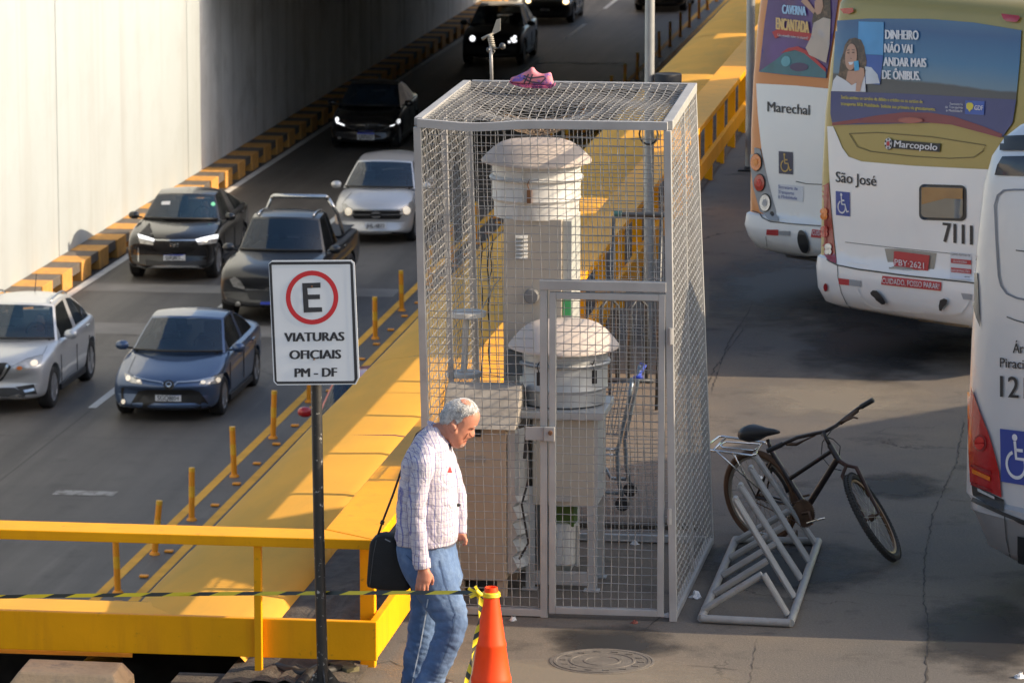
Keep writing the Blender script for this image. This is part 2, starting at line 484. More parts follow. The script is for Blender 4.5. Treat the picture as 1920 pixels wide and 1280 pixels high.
# road markings: thin sheets
def sheet(name, u0, u1, v0, v1, m, z=ZR + 0.005):
    mb = MB(); n = max(1, int((v1 - v0) / 6))
    for k in range(n):
        a = v0 + (v1 - v0) * k / n; b = v0 + (v1 - v0) * (k + 1) / n
        mb.add([(u0, a, z), (u1, a, z), (u1, b, z), (u0, b, z)], [(0, 1, 2, 3)])
    return tag(mb.build(name, m), kind='structure')
sheet('edge_line', -19.27, -19.10, 20, 250, WHITEP)
for v0 in (67.1, 77.6, 88.3, 99.0, 109.6, 120.2, 131.0, 141.5, 152):
    sheet('lane_marking', -16.06, -15.92, v0, v0 + 5.0, WHITEP)
sheet('lane_marking', -16.06, -15.92, 58.6, 60.4, WHITEP)
q0 = PZ(100, 925, ZR); sheet('worn_marking', q0.x, q0.x + 0.92, q0.y - 0.08, q0.y + 0.26, mat('worn_road_paint', (0.34, 0.335, 0.32), .85, var=.2, scale=5, col2=(0.14, 0.13, 0.12), c2lo=.45, c2hi=.62, s2=7))
sheet('tunnel_marking', -15.97, -13.3, 123.3, 123.75, WHITEP)
sheet('yellow_line', -12.82, -12.68, 40, 250, YROAD)
sheet('yellow_line', -12.30, -12.16, 40, 250, YROAD)
PALE = mat('pale_concrete_band', (0.21, 0.20, 0.185), 0.9, var=0.25, scale=1.2)
for py0, py1, px0, px1 in ((548, 533, 140, 430), (628, 607, 140, 420)):
    a = PZ(300, py0, ZR).y; b = PZ(300, py1, ZR).y
    sheet('concrete_band', -19.05, -13.0, a, b, PALE, ZR + 0.003)

# low guard blocks along the wall: orange blocks with black slabs between
ORB = mat('orange_block_paint', (0.60, 0.30, 0.07), 0.85, var=0.15, scale=4, col2=(0.27, 0.17, 0.09), c2lo=0.52, c2hi=0.8, s2=5, bump=0.1)
BLB = mat('black_block_paint', (0.125, 0.105, 0.088), 0.85, var=0.25, scale=5, col2=(0.16, 0.12, 0.09), c2lo=0.58, c2hi=0.8, s2=5, bump=0.1)
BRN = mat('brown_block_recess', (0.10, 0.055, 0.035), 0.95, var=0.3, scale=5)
mb = MB(); mb.box(UW + 0.004, -19.33, 0, 0.79, ZR, -6.12)
ob = tag(mb.build('orange_guard_block', ORB, bevel=0.015, origin=(-19.6, 0.4, ZR)), 'orange painted concrete block in the low striped guard along the left wall', 'guard block', 'orange blocks of the striped guard')
bt = thing('black_guard_slab', (-19.6, 1.2, ZR), 'black painted slab bridging two orange blocks in the low guard along the left wall', 'guard slab', 'black slabs of the striped guard')
mb = MB(); mb.box(UW + 0.004, -19.36, 0.795, 1.555, -6.31, -6.125); mb.build('slab', BLB, bt, bevel=0.012)
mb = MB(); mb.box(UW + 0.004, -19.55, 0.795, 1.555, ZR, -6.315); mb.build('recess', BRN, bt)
for k in range(44):
    v = 74.2 + 1.563 * k + 0.02 * math.sin(k * 2.1)
    if k == 0: ob.location.y = v + 0.4; bt.location.y = v + 1.2
    else:
        dup(ob, (-19.6, v + 0.4, ZR)); dup(bt, (-19.6, v + 1.2, ZR))
# delineator posts and studs along the yellow lines
DEL = mat('orange_plastic', (0.86, 0.33, 0.015), 0.5, var=0.08, scale=6)
DEL2 = mat('yellow_reflective_band', (0.86, 0.47, 0.03), 0.45, var=0.1, scale=9)
dt = thing('delineator_post', (-12.55, 0, ZR), 'slim orange plastic delineator post standing between the yellow road lines', 'delineator', 'orange delineator posts along the road')
mb = MB(); mb.tube([(-12.55, 0, ZR + .03), (-12.55, 0, ZR + .74)], 0.044, 14); mb.build('post', DEL, dt, smooth=True, autos=40)
mb = MB(); mb.tube([(-12.55, 0, ZR + .34), (-12.55, 0, ZR + .50)], 0.0455, 14); mb.build('band', DEL2, dt, smooth=True, autos=40)
mb = MB(); mb.tube([(-12.55, 0, ZR + .71), (-12.55, 0, ZR + .765)], [0.047, 0.043], 14); mb.build('cap', DEL2, dt, smooth=True, autos=40)
mb = MB(); mb.lathe([(0.075, 0), (0.075, 0.015), (0.055, 0.04)], (-12.55, 0, ZR), 16); mb.build('base', DEL, dt, smooth=True, autos=40)
dv = [53.9, 56.3, 58.6, 61.8, 64.9, 68.1, 71.3, 74.5, 77.7] + [80.9 + 3.2 * k for k in range(22)]
for i, v in enumerate(dv):
    d = dt if i == 0 else dup(dt, (-12.55, v, ZR))
    d.location = (-12.55 + random.uniform(-.02, .02), v, ZR)
    d.rotation_euler = (R(random.uniform(-2, 2)), R(random.uniform(-2.5, 2.5)), 0)
dv2 = [d for d in COL.objects if d.name.startswith('delineator_post')]
dv2[1].rotation_euler = (0, R(6), 0); dv2[1]['label'] = 'orange delineator post that leans to the right, second nearest of its row'; 
mb = MB(); mb.box(-12.46, -12.34, -.05, .05, ZR + .007, ZR + .035)
st = tag(mb.build('road_stud', DEL, bevel=0.012, origin=(-12.4, 0, ZR)), 'small orange road stud glued between the yellow lines', 'road stud', 'orange road studs between the yellow lines')
for k in range(34):
    v = 53.3 + 1.58 * k
    s_ = st if k == 0 else dup(st, (0, 0, 0)); s_.location = (-12.4, v, ZR)

# ---------------------------------------------------------------- yellow cover along the platform edge
def hood_sec(n=9):
    pts = [(-5.93, -0.32), (-5.94, -0.12), (-5.92, -0.05), (-5.86, 0.0), (-5.72, 0.045), (-5.45, 0.085), (-5.1, 0.09), (-4.93, 0.07), (-4.86, 0.0), (-4.84, -0.2)]
    return pts
hd = thing('yellow_cover', (-5.4, 26, 0), 'long rounded yellow sheet cover along the platform edge above the road', 'cover')
sec = hood_sec()
vj = [24.3, 27.6, 31.2, 34.8, 38.4, 42.0, 45.6, 49.2, 52.8, 56.4, 60, 63.6, 67.2, 70.8, 76, 82, 96]
for a, b in zip(vj[:-1], vj[1:]):
    mb = MB(); rings = []
    up = random.uniform(-.003, .005)
    for k in range(5):
        v = a + 0.0015 + (b - a - 0.003) * k / 4
        rings.append([(u + random.uniform(-.003, .003), v, z + up + random.uniform(-.003, .003)) for u, z in sec])
    mb.loft(rings, cap=False, closed=False)
    mb.build('cover_panel', HOODM, hd, smooth=True)
# near leg of the cover, going left
mb = MB(); rings = []
for k in range(7):
    u = -5.56 - 8 * k / 6
    rings.append([(u, 24.26, 0.04), (u, 24.265, 0.06), (u, 24.32, .078), (u, 24.7, .082), (u, 25.3, .07), (u, 25.75, .03), (u, 25.93, -.01), (u, 26.0, -0.08), (u, 26.0, -0.32)])
mb.loft(rings, cap=False, closed=False)
mb.build('cover_panel', HOODM, hd, smooth=True)

# ---------------------------------------------------------------- yellow railing
rl = thing('guard_railing', (-4.12, 24.4, 0), 'yellow painted wide-board guard railing turning the corner and running away along the platform edge', 'railing')
mb = MB(); mb.hexa([(-14, 24.04, .785), (-4.05, 24.04, .785), (-4.40, 24.30, .785), (-14, 24.30, .785), (-14, 24.04, .845), (-4.05, 24.04, .845), (-4.40, 24.30, .845), (-14, 24.30, .845)])
mb.build('top_rail', YEL, rl, bevel=0.006)
mb = MB(); mb.hexa([(-4.05, 24.047, .785), (-4.05, 90, .785), (-4.37, 90, .785), (-4.393, 24.305, .785), (-4.05, 24.047, .846), (-4.05, 90, .846), (-4.37, 90, .846), (-4.393, 24.305, .846)])
mb.build('top_rail', YEL, rl, bevel=0.006)
mb = MB(); mb.box(-14, -4.06, 24.12, 24.165, .10, .335); mb.build('board', YEL, rl, bevel=0.006)
mb = MB(); mb.box(-4.105, -4.06, 24.17, 24.56, .11, .335); mb.hexa([(-4.105, 24.56, .11), (-4.06, 24.56, .11), (-4.06, 46, .25), (-4.105, 46, .25), (-4.105, 24.56, .335), (-4.06, 24.56, .335), (-4.06, 46, .42), (-4.105, 46, .42)]); mb.box(-4.105, -4.06, 46, 90, .25, .42); mb.build('board', YEL, rl, bevel=0.006)
for k in range(34):
    v = 24.4 + 1.52 * k if k < 20 else 24.4 + 1.52 * k
    mb = MB(); mb.box(-4.20, -4.112, v - .035, v + .035, -0.05, .785); mb.build('post', YEL, rl, bevel=0.005)
q = PV(483, 1100, 24.08)
for u in (q.x, q.x - 1.9, q.x - 3.8):
    mb = MB(); mb.box(u - .022, u + .022, 24.075, 24.115, -.6, .785); mb.build('post', YEL, rl, bevel=0.004)

# cracks and joints of the platform paving
CRK = mat('crack_dirt', (0.045, 0.04, 0.036), .95)
def crack(pts, wd, seed=0):
    rnd = random.Random(seed); g = []
    P = [PZ(x, y, .003) for x, y in pts]
    fine = []
    for a, b in zip(P[:-1], P[1:]):
        n = max(2, int((b - a).length / .07))
        for k in range(n): fine.append(a.lerp(b, k / n) + Vector((rnd.uniform(-.009, .009), rnd.uniform(-.012, .012), 0)))
    fine.append(P[-1])
    mb = MB(); L = []
    for i, q in enumerate(fine):
        d = (fine[min(i + 1, len(fine) - 1)] - fine[max(i - 1, 0)]).normalized(); s = Vector((-d.y, d.x, 0)) * wd * .62 * rnd.uniform(.1, 1.0) * (.3 if i in (0, len(fine) - 1) else 1)
        L += [q - s, q + s]
    mb.add(L, [(2 * i, 2 * i + 1, 2 * i + 3, 2 * i + 2) for i in range(len(fine) - 1)])
    tag(mb.build('paving_crack', CRK), kind='structure')
crack([(1808, 790), (1792, 870), (1775, 905), (1750, 960), (1735, 1045), (1732, 1130), (1742, 1172), (1738, 1230), (1736, 1290)], .012, 1)
crack([(1775, 935), (1800, 938), (1835, 941)], .010, 2)
crack([(1432, 520), (1400, 590), (1366, 640), (1333, 735)], .012, 3)
crack([(1405, 600), (1340, 690), (1322, 735)], .010, 4)
crack([(1115, 1207), (1160, 1192), (1210, 1178), (1235, 1160), (1240, 1150)], .010, 5); crack([(1122, 1205), (1124, 1222)], .014, 6)
crack([(1180, 1200), (1205, 1190), (1215, 1178)], .008, 7)
crack([(1285, 1247), (1330, 1248), (1410, 1258)], .008, 8); crack([(1405, 1290), (1412, 1240), (1420, 1195)], .006, 9)
crack([(760, 1250), (730, 1238), (700, 1244), (660, 1262)], .014, 10); crack([(1300, 1010), (1345, 1022), (1400, 1018)], .006, 11)
crack([(1165, 1272), (1220, 1276), (1290, 1280)], .008, 12)
crack([(1820, 1125), (1760, 1118), (1640, 1112), (1560, 1098)], .006, 13)
crack([(1590, 768), (1680, 770), (1815, 772)], .008, 14)

# oil and tyre stains on the paving, also painting darker shade near the buses
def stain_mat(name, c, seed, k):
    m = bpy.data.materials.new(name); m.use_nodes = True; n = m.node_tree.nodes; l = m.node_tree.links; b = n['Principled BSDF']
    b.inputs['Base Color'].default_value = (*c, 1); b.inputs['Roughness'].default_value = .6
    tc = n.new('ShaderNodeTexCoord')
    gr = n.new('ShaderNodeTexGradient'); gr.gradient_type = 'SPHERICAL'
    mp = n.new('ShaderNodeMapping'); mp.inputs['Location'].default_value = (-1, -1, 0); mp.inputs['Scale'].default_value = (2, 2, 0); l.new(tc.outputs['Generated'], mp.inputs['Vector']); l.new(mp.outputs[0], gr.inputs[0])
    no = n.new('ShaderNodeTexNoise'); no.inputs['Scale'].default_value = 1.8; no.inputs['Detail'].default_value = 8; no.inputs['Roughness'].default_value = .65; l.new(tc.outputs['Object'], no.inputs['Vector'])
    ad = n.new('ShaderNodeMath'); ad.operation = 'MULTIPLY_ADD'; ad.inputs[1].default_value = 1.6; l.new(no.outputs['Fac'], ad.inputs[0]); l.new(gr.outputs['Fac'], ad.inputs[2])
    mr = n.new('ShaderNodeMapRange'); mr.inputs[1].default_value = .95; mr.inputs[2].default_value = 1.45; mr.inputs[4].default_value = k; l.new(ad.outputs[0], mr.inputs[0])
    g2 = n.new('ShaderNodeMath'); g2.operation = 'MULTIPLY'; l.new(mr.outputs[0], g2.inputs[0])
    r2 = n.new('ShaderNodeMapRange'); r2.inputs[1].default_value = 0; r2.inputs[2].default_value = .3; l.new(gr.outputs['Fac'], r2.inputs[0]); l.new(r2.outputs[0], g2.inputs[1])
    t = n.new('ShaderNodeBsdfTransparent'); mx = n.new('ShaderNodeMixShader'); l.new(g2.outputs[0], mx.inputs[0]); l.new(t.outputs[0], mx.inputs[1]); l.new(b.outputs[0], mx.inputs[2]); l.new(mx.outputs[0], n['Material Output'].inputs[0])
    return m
OIL_SHADE = stain_mat('oil_stain_shade', (0.018, 0.017, 0.017), 1, .85); DUST = stain_mat('pale_dust', (0.30, 0.26, 0.20), 2, .5)
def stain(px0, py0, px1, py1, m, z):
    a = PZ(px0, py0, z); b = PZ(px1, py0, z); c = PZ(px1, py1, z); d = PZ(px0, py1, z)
    mb = MB(); mb.add([a, b, c, d], [(0, 1, 2, 3)]); tag(mb.build('paving_patch', m, origin=(a + c) / 2), kind='structure')
stain(1480, 740, 1840, 560, OIL_SHADE, .004); stain(1330, 640, 1640, 450, OIL_SHADE, .0045); stain(1500, 640, 1800, 540, OIL_SHADE, .005)
stain(1340, 800, 1800, 700, DUST, .0042); stain(1250, 1130, 1700, 1000, OIL_SHADE, .0035); stain(1560, 940, 1800, 880, OIL_SHADE, .0052); stain(600, 1300, 1500, 1235, DUST, .0044); stain(1000, 1240, 1300, 1165, OIL_SHADE, .0036)
stain(1700, 1290, 1990, 1100, OIL_SHADE, .0047)
# ================================================================ wire cage with the air samplers
GALV = mat('weathered_grey_steel', (0.36, 0.36, 0.36), 0.55, 0.3, var=0.14, scale=5, col2=(0.27, 0.23, 0.19), c2lo=0.63, c2hi=0.8, s2=7, bump=0.05)
WIRE = mat('galvanised_wire', (0.28, 0.28, 0.275), 0.55, 0.2, var=0.3, scale=16)
RUSTW = mat('rusty_wire', (0.33, 0.25, 0.18), 0.7, 0.1, var=0.3, scale=10)
SAMPW = mat('white_enamel', (0.56, 0.56, 0.545), 0.45, var=0.05, scale=3, col2=(0.36, 0.31, 0.25), c2lo=0.62, c2hi=0.78, s2=6, streak=((14, 14, 1.5), (0.42, 0.40, 0.36), .52, .72))
SAMPG = mat('dull_aluminium', (0.40, 0.415, 0.425), 0.48, 0.45, var=0.1, scale=4, col2=(0.36, 0.35, 0.33), c2lo=0.62, c2hi=0.8, s2=4)
BEIGE = mat('beige_cabinet_paint', (0.42, 0.375, 0.315), 0.6, var=0.06, scale=2, col2=(0.30, 0.25, 0.19), c2lo=0.66, c2hi=0.85, s2=4)
TAN = mat('tan_cabinet_paint', (0.43, 0.325, 0.235), 0.65, var=0.07, scale=2, col2=(0.30, 0.21, 0.14), c2lo=0.64, c2hi=0.85, s2=5)
LIDM = mat('dusty_lid_paint', (0.40, 0.345, 0.305), 0.65, var=0.08, scale=3, col2=(0.30, 0.25, 0.22), c2lo=0.55, c2hi=0.8, s2=3)
SLOPE = mat('weathered_sheet', (0.30, 0.275, 0.245), 0.8, var=0.2, scale=5, col2=(0.19, 0.17, 0.15), c2lo=0.5, c2hi=0.7, s2=7, bump=0.1)
BLK = mat('black_rubber', (0.018, 0.018, 0.019), 0.6, var=0.2, scale=10)
RUST = mat('rust', (0.16, 0.075, 0.035), 0.85, var=0.3, scale=12)

CU0, CU1, CV0, CV1, CH = -4.03, -2.47, 25.8, 28.07, 3.12
cg = thing('wire_cage', (-3.25, 26.9, 0), 'tall grey steel cage of square wire mesh standing on the platform around the air samplers', 'cage')
def rod(name, pts, w=.046, m=GALV, par=cg):
    mb = MB()
    for a, b in zip(pts[:-1], pts[1:]): mb.bar(a, b, w, w)
    return mb.build(name, m, par, bevel=0.004)
h = .028
PT = [(CU0 - .04, CV0), (CU1 - .055, CV0), (CU1 - .11, CV1), (CU0 - .06, CV1)]       # post tops
PB = [(CU0 + .03, CV0), (CU1, CV0), (CU1 + .03, CV1), (CU0 + .03, CV1)]
for (a, b), (c_, d_) in zip(PT, PB):
    rod('post', [(c_ , d_, 0), (a, b, CH - .055)])
def lean(i, z):
    (a, b), (c_, d_) = PT[i], PB[i]; t = z / CH; return Vector((c_ + (a - c_) * t, d_ + (b - d_) * t, z))
t0, t1, t2, t3 = [lean(i, CH - .0275) for i in range(4)]
mb = MB(); N = 24; h = .025
f = lambda s: t0.lerp(t1, s) + Vector((0, 0, -0.024 * math.exp(-((s - .22) / .16) ** 2)))
mb.loft([[f(k / N) + Vector((0, a, b)) for a, b in ((-h, -h), (h, -h), (h, h), (-h, h))] for k in range(N + 1)])
mb.build('top_bar', GALV, cg)
rod('top_bar', [t1 + Vector((0, .03, 0)), t2 + Vector((0, -.03, 0))], .058)
rod('top_bar', [t0 + Vector((0, .03, 0)), t3 + Vector((0, -.03, 0))], .052)
rod('top_bar', [t3 + Vector((.03, 0, 0)), t2 + Vector((-.03, 0, 0))])
b0, b1, b2, b3 = [lean(i, .03) for i in range(4)]
rod('bottom_bar', [b0 + Vector((.03, 0, 0)), Vector((-3.30, CV0, .03))])
rod('bottom_bar', [b1 + Vector((0, .03, 0)), b2 + Vector((0, -.03, 0))])
rod('bottom_bar', [b0 + Vector((0, .03, 0)), b3 + Vector((0, -.03, 0))])
rod('bottom_bar', [b3 + Vector((.03, 0, 0)), b2 + Vector((-.03, 0, 0))])
DL = PV(1021, 800, CV0).x
rod('door_post', [(DL, CV0, 0), (DL - .005, CV0, 2.07)])
rod('lintel', [(DL - .03, CV0, 2.10), (-2.525, CV0, 2.10)], .06)
rod('middle_stile', [lean(0, 1.5) * 0 + Vector((CU0 + .025, 26.95, .06)), Vector((CU0 - .05, 26.95, CH - .06))], .035)
rod('middle_stile', [Vector((CU1 + .01, 26.95, .06)), Vector((CU1 - .07, 26.95, CH - .06))], .022)
# mesh panels --------------------------------------------------
def wires(mb, P, nu, nv, cell_u, cell_v, clip=None, r=.0025, wob=.006, amp=.003, r2=None, sag=None, nrm=Vector((0, 1, 0)), seed=1):
    """P(a,b) maps panel coords (metres) to world"""
    rnd = random.Random(seed)
    for axis in (0, 1):
        cnt = nu if axis == 0 else nv; L = (nv * cell_v) if axis == 0 else (nu * cell_u)
        step = (cell_v if axis == 0 else cell_u)
        for i in range(cnt + 1):
            base = i * (cell_u if axis == 0 else cell_v)
            ph = rnd.uniform(0, 6.3); am = rnd.uniform(.3, 1) * wob; fq = rnd.uniform(.8, 2.2)
            if rnd.random() < .06: am *= 2.5
            run = []
            K = int(round(L / step)) * 2
            for k in range(K + 1):
                t = L * k / K
                off = base + am * math.sin(t * fq * 2 + ph) + rnd.uniform(-.0008, .0008)
                a, b = (off, t) if axis == 0 else (t, off)
                if clip and not clip(a, b):
                    if len(run) > 1: mb.tube(run, (r if axis == 0 or r2 is None else r2), 4, cap=False)
                    run = []; continue
                kk = k // 2
                ww = (1 if (kk + i + axis) % 2 else -1) * amp * (1 if k % 2 == 0 else 0)
                p = P(a, b) + nrm * ww
                if sag: p = p + sag(a, b)
                run.append(p)
            if len(run) > 1: mb.tube(run, (r if axis == 0 or r2 is None else r2), 4, cap=False)
C = .0545
W0 = CU1 - CU0 - .07
nu = int(W0 / C); nv = int(3.0 / C)
mb = MB()
wires(mb, lambda a, b: Vector((CU0 + .02 + .035 - .04 * (b / 3) + a * (1.0 - .01 * b), CV0 - .012, .07 + b)), nu, nv, W0 / nu, 3.0 / nv,
      clip=lambda a, b: (CU0 + .055 + a < DL - .02) or (b > 2.06), seed=3)
mb.build('front_mesh', WIRE, cg)
mb = MB()
wires(mb, lambda a, b: lean(3, .07 + b).lerp(lean(2, .07 + b), (a + .035) / (W0 + .07)) + Vector((0, .01, 0)), nu, nv, W0 / nu, 3.0 / nv, seed=4, wob=.009)
mb.build('back_mesh', WIRE, cg)
D0 = CV1 - CV0 - .06; nd = int(D0 / C)
mb = MB()
wires(mb, lambda a, b: lean(1, .07 + b).lerp(lean(2, .07 + b), (a + .03) / (D0 + .06)) + Vector((.012, 0, 0)), nd, nv, D0 / nd, 3.0 / nv, nrm=Vector((1, 0, 0)), seed=5, wob=.005, r=.0015, r2=.0034)
mb.build('side_mesh', WIRE, cg)
mb = MB()
wires(mb, lambda a, b: lean(0, .07 + b).lerp(lean(3, .07 + b), (a + .03) / (D0 + .06)), nd, nv, D0 / nd, 3.0 / nv, nrm=Vector((1, 0, 0)), seed=6, wob=.005, r=.0015, r2=.0028)
mb.build('side_mesh', WIRE, cg)
def roofsag(a, b):
    x, y = a / W0, b / D0
    e = (math.sin(math.pi * x) * math.sin(math.pi * y)) ** .5 if 0 < x < 1 and 0 < y < 1 else 0
    return Vector((0, 0, .025 * math.sin(y * 5.2 + .6) * e - .09 * math.exp(-((x - .42) / .22) ** 2 - ((y - .30) / .16) ** 2) + .014 * math.sin(x * 9 + y * 4) * e - .015 * e))
nr = int(W0 / .058); nd2 = int(D0 / C)
mb = MB()
wires(mb, lambda a, b: Vector((CU0 - .04 - .02 * b / D0 + .04 + a, CV0 + .03 + b, CH - .012)), nr, nd2, W0 / nr, D0 / nd2, nrm=Vector((0, 0, 1)), sag=roofsag, seed=8, wob=.008, amp=.004)
rm = mb.build('roof_mesh', WIRE, cg)
mb = MB()
wires(mb, lambda a, b: Vector((CU0 + .38 + a, CV0 + .25 + b, CH - .03)), 10, 14, .06, .055, nrm=Vector((0, 0, 1)), sag=lambda a, b: roofsag(a + .38, b + .22) * 1.5, seed=9, wob=.012, amp=.004)
mb.build('roof_patch_mesh', RUSTW, cg)
# door
dr = MB()
dx0, dx1, dz1 = DL + .032, -2.53, 2.055
for a, b in (((dx0 + .02, CV0 - .004, .03), (dx0 + .02, CV0 - .004, dz1)), ((dx1 - .02, CV0 - .004, .03), (dx1 - .02, CV0 - .004, dz1)),):
    dr.bar(a, b, .04, .045)
for z in (.05, dz1 - .02): dr.bar((dx0 + .041, CV0 - .004, z), (dx1 - .041, CV0 - .004, z), .045, .04)
dor = dr.build('door', GALV, cg, bevel=.003)
mb = MB(); dw = dx1 - dx0 - .07; dh = dz1 - .12
wires(mb, lambda a, b: Vector((dx0 + .035 + a, CV0 + .006, .07 + b)), 13, 36, dw / 13, dh / 36, seed=12, wob=.008)
mb.build('door_mesh', WIRE, dor)
lp = PV(985, 812, CV0 - .04)
mb = MB(); mb.box(lp.x, PV(1022, 812, CV0).x - .002, CV0 - .045, CV0 - .035, lp.z - .042, lp.z + .042); mb.box(PV(1023, 0, CV0).x, PV(1043, 0, CV0).x, CV0 - .06, CV0 - .028, lp.z - .044, lp.z + .044)
lt = mb.build('latch', GALV, cg, bevel=.003)
c_ = PV(1032, 811, CV0 - .06); mb = MB(); mb.lathe([(.014, 0), (.014, .012), (.006, .014)], c_, 12, axis=(0, -1, 0)); mb.build('bolt', RUST, lt)
for z in (.62, 1.75):
    mb = MB(); mb.tube([(-2.495, CV0 - .035, z), (-2.495, CV0 - .035, z + .10)], .013, 8); mb.build('hinge', GALV, cg)

# ---------------------------------------------------------------- samplers
def zpx(px, py, v): return PV(px, py, v).z
def clasp(par, u, v, z, m):
    mb = MB(); mb.box(u - .016, u + .016, v - .022, v - .002, z - .055, z + .03); mb.tube([(u, v - .025, z + .03), (u - .01, v - .04, z + .07), (u + .004, v - .03, z + .10)], .004, 5)
    mb.build('clasp', m, par, bevel=.003)
def sampler_head(par, c, zs, rl, rd, mats, wob):
    """zs: lid crown, lid rim, neck, flange, bead, foot"""
    crown, rim, flange, bead, foot = zs
    lm, dm = mats
    mb = MB(); n = 48
    hh = crown - rim
    prof = [(0, crown), (rl * .36, crown - .003), (rl * .52, crown - hh * .05), (rl * .65, crown - hh * .17), (rl * .78, crown - hh * .40), (rl * .90, crown - hh * .70), (rl * .975, rim + .012), (rl, rim + .002), (rl * .998, rim - .012), (rl * .90, rim - .016), (rl * .86, rim - .01)]
    mb.lathe(prof, (c[0], c[1], 0), n)
    for p in mb.v: p.z += wob * math.sin(math.atan2(p.y - c[1], p.x - c[0]) * 2 + 1) * min(1, math.hypot(p.x - c[0], p.y - c[1]) / rl)
    mb.build('lid', lm, par, smooth=True, autos=50)
    mb = MB(); mb.lathe([(rd, rim - .02), (rd, flange + .02), (rd, flange - .02), (rd, bead + .008), (rd + .004, bead), (rd, bead - .008), (rd * .965, bead - .02), (rd * .96, foot), (0, foot)], (c[0], c[1], 0), n)
    dr = mb.build('drum', dm, par, smooth=True, autos=35)
    mb = MB(); mb.lathe([(rd + .001, flange + .02), (rd + .018, flange + .010), (rd + .020, flange + .003), (rd + .012, flange), (rd + .020, flange - .003), (rd + .016, flange - .010), (rd + .001, flange - .014)], (c[0], c[1], 0), n)
    mb.build('flange', dm, dr, smooth=True, autos=50)
    return dr
# tall sampler at the back
c1 = (PV(1006, 300, 27.35).x, 27.35); vf = 27.06
t1_ = thing('air_sampler', (c1[0], c1[1], 0), 'taller air sampler with dusty lid and slim beige cabinet at the back of the cage', 'air sampler')
zf = lambda y: zpx(1005, y, vf)
dr = sampler_head(t1_, c1, (zpx(1005, 264, 27.35) + .01, zpx(1005, 313, 26.99), zf(342), zf(380), zf(415)), .36, .288, (LIDM, SAMPW), .005)
for a in (993,): 
    p = PV(a, 365, vf); clasp(dr, p.x, c1[1] - .284, p.z, RUST)
x0 = PV(944, 600, 27.1).x; x1 = PV(1053, 600, 27.1).x
zt = zf(413)
mb = MB(); mb.box(x0, x1, 27.1, 27.58, .0, zt)
cab = mb.build('cabinet', BEIGE, t1_, bevel=.006)
mb = MB(); mb.box(x1 + .003, x1 + .062, 27.13, 27.6, .0, zt - .01); mb.build('side_panel', mat('pale_grey_panel', (0.40, 0.41, 0.39), .6, var=.08), t1_, bevel=.004)
q = PV(978, 460, 27.095); mb = MB()
for k in range(6):
    z = PV(978, 443 + 7.4 * k, 27.1).z
    mb.hexa([(q.x - .04, 27.075, z - .012), (q.x + .04, 27.075, z - .012), (q.x + .04, 27.099, z - .006), (q.x - .04, 27.099, z - .006), (q.x - .04, 27.078, z - .006), (q.x + .04, 27.078, z - .006), (q.x + .04, 27.099, z + .008), (q.x - .04, 27.099, z + .008)])
mb.build('louvre', SAMPW, t1_)
q = PV(997, 555, 27.09); mb = MB(); mb.lathe([(.05, 0), (.05, .025), (.042, .04), (0, .042)], (q.x, 27.098, q.z), 24, axis=(0, -1, 0)); mb.build('gauge', mat('gauge_grey', (0.17, 0.175, 0.18), .35), t1_, smooth=True, autos=40)
GRN = mat('green_sticker', (0.06, 0.36, 0.12), 0.6)
q = PV(1066, 578, 27.1); mb = MB(); mb.box(x1 + .005, x1 + .058, 27.122, 27.128, q.z - .05, q.z + .05); mb.build('green_panel', GRN, t1_)

# lower sampler in front
c2 = (PV(1057, 650, 26.85).x, 26.85); vf2 = 26.56
t2_ = thing('air_sampler', (c2[0], c2[1], 0), 'shorter air sampler with pale domed lid, grey drum and four legs behind the cage door', 'air sampler')
zf = lambda y: zpx(1057, y, vf2)
dr = sampler_head(t2_, c2, (zpx(1057, 604, 26.85) + .01, zpx(1057, 664, 26.5), zf(690), zf(736), zf(766)), .357, .283, (mat('pale_lid_paint', (0.50, 0.44, 0.40), 0.6, var=0.06, scale=3, col2=(0.48, 0.41, 0.36), c2lo=0.55, c2hi=0.8, s2=3), SAMPG), .005)
for a in (1010, 1111):
    p = PV(a, 708, vf2); clasp(dr, p.x, c2[1] - math.sqrt(.28 ** 2 - (p.x - c2[0]) ** 2), p.z, BLK)
zb = zf(768); xa = PV(985, 800, 26.55).x; xb = PV(1113, 800, 26.55).x
mb = MB(); mb.box(xa - .04, xb + .07, 26.50, 27.12, zb - .055, zb - .004); mb.build('base_plate', SAMPG, t2_, bevel=.008)
zl = PV(1050, 948, 26.55).z
mb = MB(); mb.box(xa + .045, xb, 26.56, 27.0, zl, zb - .058); mb.build('cabinet', BEIGE, t2_, bevel=.006)
mb = MB(); mb.box(xb + .002, xb + .028, 26.57, 27.0, zl + .01, zb - .06); mb.build('side_panel', SAMPG, t2_, bevel=.004)
for a in (xa + .03, xb - .01):
    for v in (26.57, 26.98):
        mb = MB(); mb.box(a - .03, a + .03, v - .006, v + .0, 0, zl + .12 if v < 26.7 else zl); mb.box(a - .03 if a < c2[0] else a + .024, a - .024 if a < c2[0] else a + .03, v, v + .05, 0, zl)
        mb.box(a - .05, a + .05, v - .05, v + .03, 0.001, .012)
        mb.build('leg', SAMPG, t2_, bevel=.002)
z = PV(1070, 1085, 26.57).z
mb = MB(); mb.box(xa + .062, xb - .042, 26.565, 26.58, z - .04, z + .05); mb.build('crossbar', SAMPG, t2_, bevel=.003)
q = PV(1058, 1020, 26.75); mb = MB(); mb.lathe([(.09, -.14), (.10, -.13), (.10, .12), (.085, .14), (.03, .15)], (q.x - .03, 26.8, q.z), 24); mb.tube([(q.x + .08, 26.8, q.z - .15), (q.x + .08, 26.8, q.z + .12)], .014, 8); mb.build('blower', SAMPW, t2_, smooth=True, autos=40)
